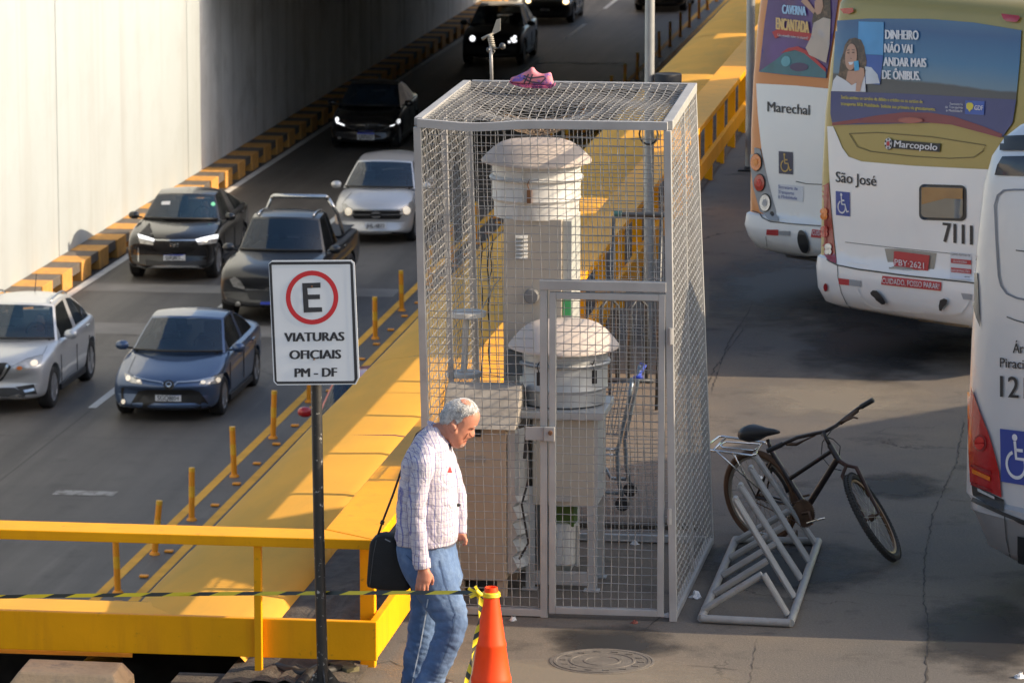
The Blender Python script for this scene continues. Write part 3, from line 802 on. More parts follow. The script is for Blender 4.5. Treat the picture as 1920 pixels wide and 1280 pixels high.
mb = MB(); mb.tube([(q.x - .03, 26.8, q.z + .15), (q.x - .03, 26.8, zl + .01)], .025, 10); mb.build('pipe', BLK, t2_, smooth=True)
q = PV(1062, 968, 26.8); mb = MB(); mb.box(q.x - .06, q.x + .055, 26.74, 26.95, q.z - .055, zl - .002); mb.build('green_box', mat('green_paint', (0.06, 0.12, 0.015), .5), t2_, bevel=.004)
mb = MB(); q = PV(1058, 935, 26.55); mb.bar((q.x - .13, 26.545, q.z), (q.x + .05, 26.545, q.z), .012, .03); mb.build('hasp', SAMPG, t2_)
q = PV(965, 680, 26.75); mb = MB(); mb.box(q.x - .055, q.x + .055, 26.72, 26.8, q.z - .08, q.z + .08); mb.build('switch_box', mat('dark_grey_plastic', (0.10, 0.11, 0.115), .6), t2_, bevel=.008)

# tan cabinet with weathered sloping roof, left in the cage
vt = 26.3
t3_ = thing('instrument_cabinet', (PV(900, 900, vt).x, 26.6, 0), 'tan cabinet with weathered grey sloping roof in the cage, behind the man', 'cabinet')
A = lambda x, y, v=vt: PV(x, y, v)
xl = A(846, 900).x; xr = A(949, 900).x; zt = A(900, 803).z; zb = A(900, 1088).z
mb = MB(); mb.box(xl, xr, vt, 26.9, zb, zt); mb.build('cabinet', TAN, t3_, bevel=.01)
p = [A(826, 803, vt - .06), A(966, 803, vt - .06), A(972, 722, 26.55), A(832, 722, 26.55)]
z0 = p[0].z; z1 = p[2].z
mb = MB(); L0, L1 = p[0].x, p[1].x
mb.add([(L0, vt - .06, z0), (L1, vt - .06, z0), (L1, 26.98, z0), (L0, 26.98, z0), (L0, 26.52, z1), (L1, 26.52, z1), (L1, 26.64, z1), (L0, 26.64, z1)],
       [(3, 2, 1, 0), (4, 5, 6, 7), (0, 1, 5, 4), (1, 2, 6, 5), (2, 3, 7, 6), (3, 0, 4, 7)]); mb.build('roof', SLOPE, t3_, bevel=.006)
q = A(892, 860, vt); mb = MB(); mb.box(q.x - .065, q.x + .065, vt - .008, vt - .001, q.z - .02, q.z + .02); mb.build('nameplate', mat('grey_plate', (0.30, 0.26, 0.22), .6), t3_)
mb = MB(); q = A(893, 803, vt); mb.box(q.x - .02, q.x + .03, vt - .02, vt - .001, q.z - .05, q.z - .005); mb.build('catch', BLK, t3_)
# torn, corrugated side skirt
mb = MB(); rings = []
za = A(960, 800).z; zc = A(960, 1070).z
for k in range(27):
    z = za - .02 + (zc - za) * k / 26
    wv = (.018 * math.sin(k * 2.1) if k > 12 else 0)
    rings.append([(xr + .005, vt + .02, z), (xr + .055 + wv, vt + .015, z), (xr + .10 + wv * 1.5, vt + .10, z), (xr + .10 + wv, vt + .5, z)])
mb.loft(rings, cap=False, closed=False); mb.build('torn_skirt', SAMPG, t3_)
for x in (xl + .05, xr - .03):
    for v in (vt + .04, 26.85):
        mb = MB(); mb.box(x - .03, x + .03, v - .03, v + .03, 0, zb); mb.build('leg', TAN, t3_)
mb = MB(); mb.tube([(xr + .12, vt + .03, za), (xr + .15, vt + .02, za - .3), (xr + .10, vt, za - .5), (xr + .14, vt + .02, za - .75), (xr + .08, vt + .03, za - .86)], .007, 6); mb.tube([(xr + .14, vt, za + .05), (xr + .12, vt - .01, za - .2)], .012, 6); mb.build('cable', BLK, t3_)
# white spool bracket on the left panel, with loose wires
sp = thing('spool_bracket', (PV(873, 640, 27.2).x, 27.2, 1.4), "white spool bracket with two round plates wired inside the cage's left wall", 'bracket')
a = PV(876, 588, 27.2); b = PV(870, 701, 27.2)
mb = MB(); mb.lathe([(.11, -.014), (.125, -.014), (.125, .014), (0, .014)], a, 28); mb.build('end_plate', SAMPW, sp, smooth=True, autos=40)
mb = MB(); mb.lathe([(0, -.014), (.115, -.014), (.115, .014), (.1, .014)], b, 28); mb.build('end_plate', SAMPW, sp, smooth=True, autos=40)
mb = MB(); mb.bar(a - Vector((0.006, 0, .015)), b + Vector((0, 0, .015)), .036, .05, up=(0, 1, 0)); mb.build('web', SAMPW, sp, bevel=.003)
mb = MB(); mb.tube([a + Vector((.09, 0, .015)), PV(927, 535, 27.2), PV(940, 520, 27.2), PV(905, 524, 27.1), PV(845, 522, 27.0), PV(806, 512, 26.9)], .004, 5)
mb.tube([b + Vector((0.1, 0, 0)), PV(930, 704, 27.2), PV(985, 718, 27.25)], .003, 5); mb.build('loose_wire', WIRE, sp)
# cables hanging down behind
cb = MB()
for x0, x1, y0, y1 in ((902, 905, 440, 745), (915, 918, 440, 700), (923, 916, 440, 600)):
    cb.tube([PV(x0 + (x1 - x0) * k / 12 + 2.0 * math.sin(k * 1.7), y0 + (y1 - y0) * k / 12, 27.95) for k in range(13)], .0045, 5)
tag(cb.build('hanging_cable', BLK, smooth=True, origin=PV(905, 745, 27.95)), 'thin black cables hanging against the back mesh of the cage', 'cables')

# ---------------------------------------------------------------- things on the cage roof
vn = thing('wind_vane', (PV(922, 150, 28.05).x, 28.05, CH), 'small wind vane with cups on a thin mast behind the cage roof', 'wind vane')
g = lambda x, y, v=28.05: PV(x, y, v)
VANE = mat('grey_vane_plastic', (0.30, 0.285, 0.24), .6, var=.1)
mb = MB(); mb.tube([(g(922, 150).x, 28.05, CH + .001), g(920, 80)], .011, 10); mb.build('mast', GALV, vn, smooth=True)
mb = MB(); mb.prism([g(931, 37), g(938.5, 35), g(938.3, 58), g(925, 65), g(920, 66.5), g(922, 63)], (0, .008, 0)); mb.build('tail', VANE, vn)
mb = MB(); mb.tube([g(904, 74), g(913, 68), g(925, 63)], [.012, .008, .006], 8); mb.build('nose', VANE, vn, smooth=True)
mb = MB(); mb.tube([g(918, 66), g(919.5, 74), g(922, 84), g(929, 92)], [.014, .018, .014, .010], 10); mb.tube([g(916, 95), g(921, 90), g(928, 97), g(924, 101), g(917, 99)], .006, 6)
for k in range(5): mb.lathe([(.02, -.004), (.022, 0), (.02, .004)], g(919.5 + k * .8, 69 + k * 4), 12)
mb.build('hub', VANE, vn, smooth=True)
DGR = mat('dark_grey_metal', (0.07, 0.075, 0.08), .4, .3)
mb = MB(); mb.lathe([(0, -.022), (.014, -.018), (.021, -.005), (.0225, .004), (.018, .016), (.01, .022), (0, .0235)], g(942, 87), 18, axis=(.5, -.8, .3)); mb.tube([g(929, 92), g(937, 89)], .004, 6); mb.build('cup', DGR, vn, smooth=True)
mb = MB(); mb.lathe([(0, -.014), (.014, -.006), (.016, .01), (0, .016)], g(916, 94, 28.0), 14, axis=(-1, -.3, 0)); mb.build('cup', DGR, vn, smooth=True)

# trainer lying on the roof mesh
SHV = 27.55
S = lambda x, y: PV(956 + (x - 435) / 3.2, 125 + (y - 400) / 3.2, SHV)
sh = thing('running_shoe', (PV(1000, 160, SHV).x, SHV, PV(1000, 164, SHV).z), 'worn pink and purple running shoe lying on the mesh roof of the cage', 'shoe')
up = [(435, 480), (440, 462), (470, 460), (520, 432), (545, 425), (562, 400), (580, 402), (590, 430), (630, 448), (662, 440), (685, 428), (690, 462), (698, 500), (690, 512), (600, 505), (500, 500), (445, 495)]
SHP = mat('pink_shoe_fabric', (0.60, 0.20, 0.24), .8, var=.12, scale=30, col2=(0.17, 0.08, 0.33), c2lo=0.52, c2hi=0.58, s2=5)
SHS = mat('flowered_shoe_sole', (0.55, 0.10, 0.20), .7, var=.1, col2=(0.10, 0.02, 0.09), c2lo=0.46, c2hi=0.52, s2=45)
SHD = mat('dark_shoe_stripe', (0.04, 0.04, 0.06), .5)
SHU = mat('purple_shoe_fabric', (0.17, 0.10, 0.38), .8, var=.15, scale=30)
mb = MB()
rings = []
for k, (t, sc) in enumerate(((-.045, .75), (-.03, .95), (0, 1.0), (.03, .95), (.045, .75))):
    cxs = sum(p[0] for p in up) / len(up); cys = 480
    rings.append([S(cxs + (x - cxs) * (sc if y < 470 else (.9 + .1 * sc)), cys + (y - cys) * (sc if y < cys else 1)) + Vector((0, t, 0)) for x, y in up])
mb.loft(rings); shu = mb.build('upper', SHP, sh, smooth=True, subsurf=1)
mb = MB(); so = [(436, 484), (450, 496), (520, 503), (610, 508), (692, 512), (705, 498), (705, 515), (680, 528), (600, 527), (520, 522), (470, 508), (440, 496)]
mb.prism([S(*p) + Vector((0, -.05, 0)) for p in so], (0, .10, 0)); mb.build('sole', SHS, sh, bevel=.006)
bv = bvh_of(shu)
px = lambda l: [(956 + (x - 435) / 3.2, 125 + (y - 400) / 3.2) for x, y in l]
patch(px([(440, 466), (475, 462), (520, 436), (530, 470), (500, 490), (450, 490)]), bv, SHU, 'toe_panel', sh, .002, 6)
patch(px([(664, 442), (685, 430), (690, 462), (660, 452)]), bv, SHU, 'heel_panel', sh, .002, 6)
for l in ([(520, 500), (548, 446)], [(550, 503), (572, 446)], [(515, 470), (560, 492), (620, 500), (650, 470), (640, 462)], [(520, 455), (560, 470), (640, 460)]):
    patch(px(strip_px(l, 8)), bv, SHD, 'stripe', sh, .003, 6)
# ================================================================ things standing on the platform
# parking sign
SIGNW = mat('grey_white_sign_sheet', (0.66, 0.70, 0.74), 0.5, var=0.05, scale=4, col2=(0.42, 0.43, 0.44), c2lo=0.64, c2hi=0.8, s2=5)
SBLK = mat('faded_black_print', (0.028, 0.03, 0.036), 0.6, var=.2, scale=8)
SRED = mat('red_print', (0.52, 0.022, 0.03), 0.5, var=.1, scale=6)
POLEB = mat('scuffed_black_paint', (0.022, 0.022, 0.022), 0.45, var=0.3, scale=9, col2=(0.45, 0.44, 0.42), c2lo=0.60, c2hi=0.68, s2=26, bump=.1)
pb = PZ(606, 1302, 0.0)
sv = pb.y
sg = thing('parking_sign', (pb.x, sv, 0), 'white rectangular parking sign with red ring and black letters on a scuffed black pole', 'sign')
top = PV(590, 560, sv)
mb = MB(); mb.tube([(pb.x, sv, 0), PV(598, 1000, sv), PV(593, 720, sv), top], .032, 16); mb.build('pole', POLEB, sg, smooth=True, autos=40)
mb = MB()
for a in (0, 90, 180, 270):
    r = Vector((math.cos(R(a + 20)), math.sin(R(a + 20)), 0)); b = Vector((pb.x, sv, 0))
    mb.prism([b + r * .03 + Vector((0, 0, .001)), b + r * .15 + Vector((0, 0, .001)), b + r * .03 + Vector((0, 0, .16))], r.cross(Vector((0, 0, 1))) * .008)
mb.build('base_fin', POLEB, sg)
SP = (Vector((0, sv - .042, 0)), Vector((.03, -1, .015)).normalized())
def signpoly(pts, off): return [PP(x, y, SP[0], SP[1]) + (-SP[1] if SP[1].dot(ray(x, y)) > 0 else SP[1]) * off for x, y in pts]
def sgx(X, Y): return (480 + X / 4.573, 470 + Y / 4.573)       # crop coordinates of the sign
cor = [sgx(108, 110), sgx(140, 84), sgx(815, 80), sgx(845, 105), sgx(887, 1085), sgx(855, 1145), sgx(180, 1152), sgx(150, 1120)]
mb = MB(); mb.prism(signpoly(cor, 0), (0, .006, 0)); pl = mb.build('plate', SIGNW, sg)
def ring(o, i): 
    return o, i
def band(outer, inner, m, name, off):
    mb = MB(); n = len(outer)
    vs = signpoly(outer, off) + signpoly(inner, off); mb.add(vs, [(k, (k + 1) % n, n + (k + 1) % n, n + k) for k in range(n)])
    return mb.build(name, m, pl)
bo = [sgx(115, 118), sgx(128, 96), sgx(810, 92), sgx(828, 110), sgx(870, 1085), sgx(848, 1118), sgx(850, 1136), sgx(185, 1142), sgx(163, 1118)]
bo = [sgx(112, 115), sgx(135, 96), sgx(812, 92), sgx(830, 112), sgx(872, 1092), sgx(850, 1136), sgx(182, 1142), sgx(160, 1115)]
bi = [sgx(134, 122), sgx(140, 121), sgx(804, 115), sgx(808, 120), sgx(845, 1100), sgx(838, 1115), sgx(182, 1120), sgx(178, 1112)]
band(bo, bi, SBLK, 'border', .0015)
band([sgx(*p) for p in ell(481, 401, 225, 231, 48)], [sgx(*p) for p in ell(481, 401, 185, 190, 48)], SRED, 'ring', .0015)
mb = MB()
E_ = [(396, 278), (553, 273), (554, 316), (440, 320), (445, 376), (548, 374), (549, 414), (448, 417), (452, 486), (566, 484), (569, 523), (410, 530)]
vs, fs = tri2d([sgx(*p) for p in E_], 500)
map_px(mb, vs, fs, SP, .002); mb.build('letter', SBLK, pl)
mb = MB()
for s, a, b, c in (('VIATURAS', (240, 778), (760, 770), 76), ('OFICIAIS', (285, 928), (732, 922), 76), ('PM - DF', (330, 1082), (697, 1076), 76)):
    add_text(mb, s, sgx(*a), sgx(*b), c / 4.573, SP, bold=.10, off=.002)
mb.build('lettering', SBLK, pl)
mb = MB()
for x, y in ((478, 306), (498, 930)):
    c = PP(*sgx(x, y), SP[0], SP[1]); mb.lathe([(.005, 0), (.005, .004), (.002, .006), (0, .006)], c + Vector((0, -.001, 0)), 10, axis=(0, -1, 0))
mb.build('bolt', RUST, pl)

# traffic cone and the barrier tape
CONE = mat('orange_red_cone_plastic', (0.92, 0.066, 0.008), 0.5, spec=.3, var=.07, scale=4, col2=(0.50, 0.06, 0.02), c2lo=.62, c2hi=.8, s2=6)
cb_ = PZ(921, 1340, 0); cn = thing('traffic_cone', cb_, 'orange red traffic cone with barrier tape tied round its neck, beside the walking man', 'traffic cone')
prof = [(.20, .0), (.20, .03), (.145, .035), (.14, .05)]
for z in (.06, .2, .21, .225, .24, .40, .41, .425, .44, .60, .70, .735):
    r = .134 - (z - .05) * .1405
    if z in (.21, .225, .41, .425): r += .004
    prof.append((r, z))
prof += [(.036, .745), (.028, .745), (.026, .70), (0, .70)]
mb = MB(); mb.lathe(prof, cb_, 40); mb.build('cone_body', CONE, cn, smooth=True, autos=40)
TAPY = mat('tape_yellow', (0.72, 0.56, 0.02), .4, var=.05); TAPK = mat('tape_black', (0.03, 0.035, 0.03), .4)
tp = thing('barrier_tape', cb_ + Vector((0, 0, .6)), 'yellow and black barrier tape strung across the foreground and knotted to the traffic cone', 'barrier tape')
def tape(path, wd, seg, name, twist=0.0, flat=False, slant=.05):
    L = [0.0]
    for a, b in zip(path[:-1], path[1:]): L.append(L[-1] + (b - a).length)
    def pos(t):
        t = min(max(t, 0), L[-1] - 1e-6)
        k = max(i for i in range(len(L)) if L[i] <= t); k = min(k, len(path) - 2)
        return path[k].lerp(path[k + 1], (t - L[k]) / (L[k + 1] - L[k]))
    my, mk = MB(), MB(); rnd = random.Random(3); t = 0.0; c = 0
    while t < L[-1]:
        t2 = min(L[-1], t + seg * (1.0 if c else 1.25)); m = mk if c else my; n = 4
        for k in range(n):
            a, b = t + (t2 - t) * k / n, t + (t2 - t) * (k + 1) / n
            def off(x):
                q = twist * x
                return Vector((0, math.sin(q), math.cos(q))) * wd / 2 if not flat else Vector((math.cos(q), math.sin(q), 0)) * wd / 2
            m.add([pos(a) - off(a), pos(b) - off(b), pos(b + slant) + off(b), pos(a + slant) + off(a)], [(0, 1, 2, 3)])
        t = t2; c = 1 - c
    my.build(name, TAPY, tp); mk.build(name, TAPK, tp)
pth = []
for k in range(141):
    x = 0 - 60 + (896 + 60) * k / 140
    y = 1119 - 9 * (k / 140) - 2 * math.sin(k / 140 * math.pi)
    v = 23.98 + (cb_.y - .05 - 23.98) * max(0, (k - 60) / 80) ** 1.2
    pth.append(PV(x, y, v))
tape(pth, .022, .13, 'tape_strip', .12, slant=.07)
pth = [PV(903 - 44 * t + 6 * math.sin(t * 3.1), 1117 + 215 * t, cb_.y - .13 - .02 * t) for t in [k / 60 for k in range(61)]]
tape(pth, .028, .035, 'tape_tail', 14, True, .02)
mb = MB(); c_ = cb_ + Vector((0, 0, PV(912, 1117, cb_.y - .05).z))
mb.lathe([(.050, -.014), (.055, -.008), (.052, .0), (.053, .008), (.047, .015)], c_, 24)
q = PV(898, 1112, cb_.y - .07)
mb.tube([q + Vector((-.03, 0, .01)), q + Vector((-.01, -.015, .02)), q + Vector((.01, 0, -.005)), q + Vector((-.005, .01, -.02)), q + Vector((-.02, 0, 0))], [.006, .012, .014, .012, .006], 7)
for a, b in (((0, 0), (-.06, .03)), ((0, 0), (-.05, -.02)), ((0, 0), (-.02, .045))):
    mb.bar(q, q + Vector((b[0], -.01, b[1])), .004, .016)
mb.build('knot', TAPY, tp, smooth=True, autos=50)

# manhole cover
MH = mat('cast_iron_cover', (0.115, 0.104, 0.092), .85, .05, var=.3, scale=9, bump=.3)
mc = PZ(1129, 1240, 0); mo = thing('manhole_cover', mc, 'round cast iron manhole cover set in the platform in front of the cage', 'manhole cover')
mb = MB(); mb.lathe([(.315, .002), (.315, .006), (.30, .0075), (.295, .005)], mc, 48); mb.build('frame_ring', mat('dusty_iron', (0.12, 0.108, 0.095), .85, var=.25, scale=9, bump=.3), mo)
mb = MB(); mb.lathe([(.292, .002), (.292, .009), (.275, .009), (.272, .0065), (.20, .0065), (.197, .0095), (.185, .0095), (.182, .0065), (.115, .0065), (.112, .0095), (.10, .0095), (.097, .0065), (0, .0065)], mc, 48)
for k in range(14):
    a = R(k * 25.7); r = .235; mb.box(mc.x + r * math.cos(a) - .018, mc.x + r * math.cos(a) + .018, mc.y + r * math.sin(a) - .014, mc.y + r * math.sin(a) + .014, .0064, .0105)
mb.build('cover', MH, mo)

# bike rack ----------------------------------------------------
RACKM = mat('grey_rack_paint', (0.29, 0.285, 0.275), .55, .1, var=.15, scale=9, col2=(0.22, 0.17, 0.13), c2lo=.6, c2hi=.75, s2=12)
rk = thing('bike_rack', (PZ(1425, 1100).x, 27, 0), 'low grey tubular bike rack with slanting wheel holders on the ground right of the cage', 'bike rack')
def rkp(x, y): return (1300 + x / 2.667, 720 + y / 2.667)
zc = .028
cs = [PZ(*rkp(40, 1170), zc), PZ(*rkp(485, 1193), zc), PZ(*rkp(625, 785), zc), PZ(*rkp(212, 775), zc)]
for a, b in ((0, 1), (1, 2), (2, 3), (3, 0)):
    mb = MB(); mb.tube([cs[a], cs[b]], .026, 10); mb.build('base_tube', RACKM, rk, smooth=True, autos=40)
longs = [((210, 575), (503, 1062)), ((236, 508), (538, 972)), ((287, 420), (578, 885)), ((307, 355), (608, 792))]
lefts = [((108, 1043), (372, 880)), ((148, 955), (413, 795)), ((186, 868), (452, 712)), ((215, 785), (480, 632))]
for (tx, ty), (bx, by) in longs:
    b = PZ(*rkp(bx, by), .045); t = PV(*rkp(tx, ty), b.y + .12)
    for dv in (-.028, .028):
        mb = MB(); mb.tube([b + Vector((0, dv, 0)), t + Vector((0, dv, 0))], .0175, 9); mb.build('holder_tube', RACKM, rk, smooth=True, autos=40)
    mb = MB(); mb.tube([t + Vector((0, -.04, 0)), t + Vector((0, .04, 0))], .019, 9); mb.build('end_cap', RACKM, rk, smooth=True, autos=40)
for (bx, by), (tx, ty) in lefts + [((48, 1130), (345, 950))]:
    b = PZ(*rkp(bx, by), .045); t = PV(*rkp(tx, ty), b.y - .02)
    mb = MB(); mb.tube([b, t], .023, 9); mb.build('brace_tube', RACKM, rk, smooth=True, autos=40)
b = PZ(*rkp(470, 1150), .045); t = PV(*rkp(352, 950), b.y + .02)
for dv in (-.022, .022):
    mb = MB(); mb.tube([b + Vector((0, dv, 0)), t + Vector((0, dv, 0))], .0175, 9); mb.build('holder_tube', RACKM, rk, smooth=True, autos=40)

# bicycle ------------------------------------------------------
BFR = mat('worn_black_frame_paint', (0.022, 0.016, 0.015), .4, .2, var=.3, scale=10, col2=(0.14, 0.03, 0.03), c2lo=.62, c2hi=.72, s2=9, coat=.2)
TYR = mat('dusty_tyre', (0.030, 0.027, 0.024), .85, var=.3, scale=12); TYRB = mat('brown_tyre', (0.10, 0.05, 0.025), .8, var=.25, scale=8, col2=(0.03, 0.025, 0.02), c2lo=.55, c2hi=.7, s2=5)
RIM = mat('dull_rim', (0.30, 0.27, 0.23), .45, .6, var=.2); CHR = mat('chrome', (0.62, 0.62, 0.62), .18, .95, var=.05); BST = mat('rusty_steel', (0.12, 0.075, 0.05), .55, .6, var=.4, scale=14)
SEAT = mat('black_saddle', (0.016, 0.016, 0.017), .5, var=.1)
P0 = PZ(1428, 1012); bd = (PZ(1678, 1060) - P0).normalized(); bn = Vector((-bd.y, bd.x, 0))      # bn points away from camera
if bn.y < 0: bn = -bn
bk = thing('bicycle', P0, 'old black bicycle with chrome rear carrier leaning in the bike rack, front wheel turned', 'bicycle')
def kp(x, y): return (1300 + x / 2.667, 720 + y / 2.667)
def B(x, y, off=0.0): return PP(*kp(x, y), P0, bn) + bn * off
def wheel(c, ax, name, tm, r=.325, knob=False):
    ax = ax.normalized(); a = ax.orthogonal().normalized(); b = ax.cross(a)
    P = lambda t, rr, o=0: c + (a * math.cos(t) + b * math.sin(t)) * rr + ax * o
    mb = MB(); mb.tube([P(2 * math.pi * k / 48, r - .024) for k in range(48)], .024, 8, closed=True)
    if knob:
        for k in range(72):
            t = 2 * math.pi * k / 72
            for o in (-.016, .016):
                q0, q1 = P(t, r - .006, o), P(t, r + .005, o * .9); mb.bar(q0, q1, .010, .012, up=ax)
    wt = mb.build('tyre', tm, None, smooth=True, autos=45)
    root = wt; wt.name = name
    return wt, P
def put_wheel(c, ax, tm, knob, rm):
    ax = ax.normalized(); a = ax.orthogonal().normalized(); b = ax.cross(a); r = .325
    P = lambda t, rr, o=0: c + (a * math.cos(t) + b * math.sin(t)) * rr + ax * o
    mb = MB(); mb.tube([P(2 * math.pi * k / 56, r - .024) for k in range(56)], .024, 8, closed=True)
    if knob:
        for k in range(76):
            t = 2 * math.pi * k / 76
            for o in (-.015, .015):
                mb.bar(P(t + (.02 if o > 0 else 0), r - .008, o), P(t + (.02 if o > 0 else 0), r + .004, o * .9), .009, .012, up=ax)
    wh = mb.build('wheel', tm, bk, smooth=True, autos=45)
    mb = MB()
    n = 56; vs = []; prof = [(r - .047, -.012), (r - .047, .012), (r - .062, .008), (r - .062, -.008)]
    for k in range(n):
        for rr, o in prof: vs.append(P(2 * math.pi * k / n, rr, o))
    fs = []
    for k in range(n):
        for j in range(4): fs.append((k * 4 + j, k * 4 + (j + 1) % 4, ((k + 1) % n) * 4 + (j + 1) % 4, ((k + 1) % n) * 4 + j))
    mb.add(vs, fs); mb.build('rim', rm, wh, smooth=True, autos=40)
    mb = MB()
    for k in range(28):
        t = 2 * math.pi * k / 28; s = 1 if k % 2 else -1
        mb.tube([P(t + s * .5, .022, .022 * (1 if k % 4 < 2 else -1)), P(t, r - .06)], .0016, 4, cap=False)
    mb.build('spokes', RIM, wh)
    mb = MB(); mb.tube([c - ax * .05, c - ax * .022, c - ax * .02, c + ax * .02, c + ax * .022, c + ax * .05], [.008, .008, .024, .024, .008, .008], 10); mb.build('hub', BST, wh, smooth=True, autos=40)
    return wh
rc = B(322, 562, .03)
put_wheel(rc, bn + Vector((0, 0, .12)), TYRB, False, RIM)
vd = ray(1640, 965); rt = Vector((cy_, sy_, 0)); upv = rt.cross(vd).normalized()
if upv.z < 0: upv = -upv
fax = (rt * .83 + upv * .47 - vd * .30)
fc = B(905, 662, -.02)
put_wheel(fc, fax, TYR, True, mat('brown_rim', (0.16, 0.085, 0.04), .5, .4, var=.3))
ht, hb = B(690, 318), B(722, 372)          # head tube
bbk = B(568, 618); st = B(388, 330)
mb = MB()
mb.tube([ht - (hb - ht) * .25, hb + (hb - ht) * .2], .020, 12); mb.tube([hb, bbk], .021, 12); mb.tube([ht + (hb - ht) * .2, B(488, 468)], .016, 12)
mb.tube([st, B(405, 360), bbk], .0165, 12); mb.tube([bbk - (hb - bbk).normalized() * .0 + bn * -.035, bbk + bn * .035], .023, 12)
for o in (-.045, .05):
    mb.tube([B(395, 385, o * .3), rc + bn * o], .008, 8); mb.tube([bbk + bn * o * .5, rc + bn * o], .009, 8)
mb.build('frame', BFR, bk, smooth=True, autos=45)
mb = MB(); cr = B(765, 405); s1 = fax.normalized() * .055
mb.tube([hb + (hb - ht) * .2, cr], .015, 10)
for s in (-1, 1): mb.tube([cr, cr + s1 * s + (fc - cr) * .12, fc + s1 * s * .95], [.012, .015, .010], 9)
mb.build('fork', mat('rusty_fork', (0.06, 0.028, 0.02), .5, .3, var=.4, scale=12), bk, smooth=True, autos=45)
# mudguard segment behind seat tube
mb = MB(); pts = [B(x, y, .03) for x, y in ((360, 410), (400, 425), (430, 460), (455, 500), (470, 540))]
mb.tube(pts, .03, 8); mb.build('mudguard', SEAT, bk, smooth=True)
mb = MB(); mb.tube([st, B(372, 275)], .013, 10); mb.build('seatpost', BFR, bk, smooth=True)
mb = MB()
sx = [(252, 246, .020, .055), (262, 244, .05, .085), (290, 244, .062, .10), (325, 245, .052, .075), (365, 240, .030, .04), (405, 238, .020, .026), (427, 240, .010, .016)]
rings = []
for x, y, hh, ww in sx:
    c = B(x, y); rings.append([c + bn * ww * math.cos(t) + Vector((0, 0, hh * math.sin(t) * (1 if math.sin(t) > 0 else 1.0))) for t in [2 * math.pi * k / 14 for k in range(14)]])
mb.loft(rings); mb.build('saddle', SEAT, bk, smooth=True)
mb = MB(); mb.tube([ht - (hb - ht) * .25, B(650, 240)], .014, 10)
hbar = [B(420, 323), B(500, 283), B(540, 262), B(610, 246), B(650, 238), B(690, 212), B(725, 175), B(770, 133), B(832, 92)]
hbar = [p + bn * (-.10 + .03 * i) for i, p in enumerate(hbar)]
mb.tube(hbar, .0125, 10); mb.build('handlebar', BFR, bk, smooth=True)
for a, b in ((hbar[0], hbar[1]), (hbar[-1], hbar[-2])):
    mb = MB(); mb.tube([a, a.lerp(b, .8)], .0175, 10); mb.build('grip', SEAT, bk, smooth=True, autos=40)
mb = MB(); mb.tube([hbar[7] + Vector((0, 0, -.01)), B(735, 195), B(760, 183), B(800, 165), B(822, 170)], [.016, .014, .008, .007, .006], 8)
mb.tube([hbar[1] + Vector((0, 0, -.01)), B(515, 300), B(560, 278), B(610, 255)], [.014, .012, .006, .006], 8); mb.build('brake_lever', BST, bk, smooth=True)
mb = MB(); mb.tube([B(735, 195), B(690, 230), B(645, 290), B(640, 360), B(690, 420), B(740, 430)], .0035, 5); mb.tube([B(640, 255), B(700, 275), B(735, 310), B(730, 355)], .0035, 5); mb.build('cable', SEAT, bk, smooth=True)
cbn = B(575, 640, -.045)
mb = MB(); mb.lathe([(.088, -.002), (.092, 0), (.088, .002), (.05, .003), (.048, -.003)], cbn, 40, axis=bn)
for k in range(40):
    t = 2 * math.pi * k / 40; a = bn.orthogonal().normalized(); b = bn.cross(a); d = a * math.cos(t) + b * math.sin(t); mb.bar(cbn + d * .089, cbn + d * .098, .006, .004, up=bn)
mb.build('chainring', BST, bk)
mb = MB(); mb.tube([rc + bn * -.04, B(420, 600, -.045), cbn + Vector((0, 0, .085))], .004, 5); mb.tube([rc + bn * -.04 + Vector((0, 0, -.04)), cbn + Vector((0, 0, -.085))], .004, 5); mb.build('chain', BST, bk)
mb = MB(); mb.tube([cbn + bn * -.02, B(612, 630, -.07), B(630, 692, -.08)], .010, 8); mb.tube([cbn + bn * .09, B(520, 600, .06), B(490, 578, .07)], .010, 8); mb.build('crank', BST, bk, smooth=True)
mb = MB()
c = B(662, 670, -.10); mb.bar(c - bd * .055 - Vector((0, 0, .022)), c + bd * .045 + Vector((0, 0, .018)), .075, .012); mb.build('pedal', CHR, bk, bevel=.004)
mb = MB(); c = B(482, 562, .10); mb.bar(c - bd * .06, c + bd * .06, .08, .016); mb.build('pedal', BST, bk, bevel=.004)
# carrier
mb = MB()
CP = lambda x, y: PZ(*kp(x, y), B(330, 300).z)
zc = B(200, 300).z
C3 = lambda x, y: PZ(*kp(x, y), zc)
mb.tube([C3(340, 300), C3(310, 350), C3(292, 356), C3(88, 330), C3(74, 322), C3(78, 300), C3(125, 263), C3(145, 260), C3(330, 288), C3(360, 292)], .008, 8)
mb.tube([C3(325, 318), C3(300, 330), C3(150, 316), C3(136, 308), C3(150, 293), C3(165, 288), C3(335, 300)], .006, 8); mb.tube([C3(160, 268), C3(105, 325)], .008, 8)
mb.build('carrier', CHR, bk, smooth=True)
mb = MB(); mb.tube([C3(118, 338), rc + bn * .05], .0055, 7); mb.tube([C3(200, 345), rc + bn * -.05], .0055, 7); mb.tube([C3(350, 295), B(385, 300)], .007, 7); mb.build('carrier_stay', CHR, bk, smooth=True)
# lock chain on the rack
mb = MB(); q = [B(540, 735 + 8 * k, -.05) for k in range(8)]
for k, p in enumerate(q): mb.tube([p + (bd if k % 2 else bn) * .008 * math.cos(t) + Vector((0, 0, .016 * math.sin(t))) for t in [2 * math.pi * j / 8 for j in range(8)]], .003, 5, closed=True)
mb.build('lock_chain', BST, bk)

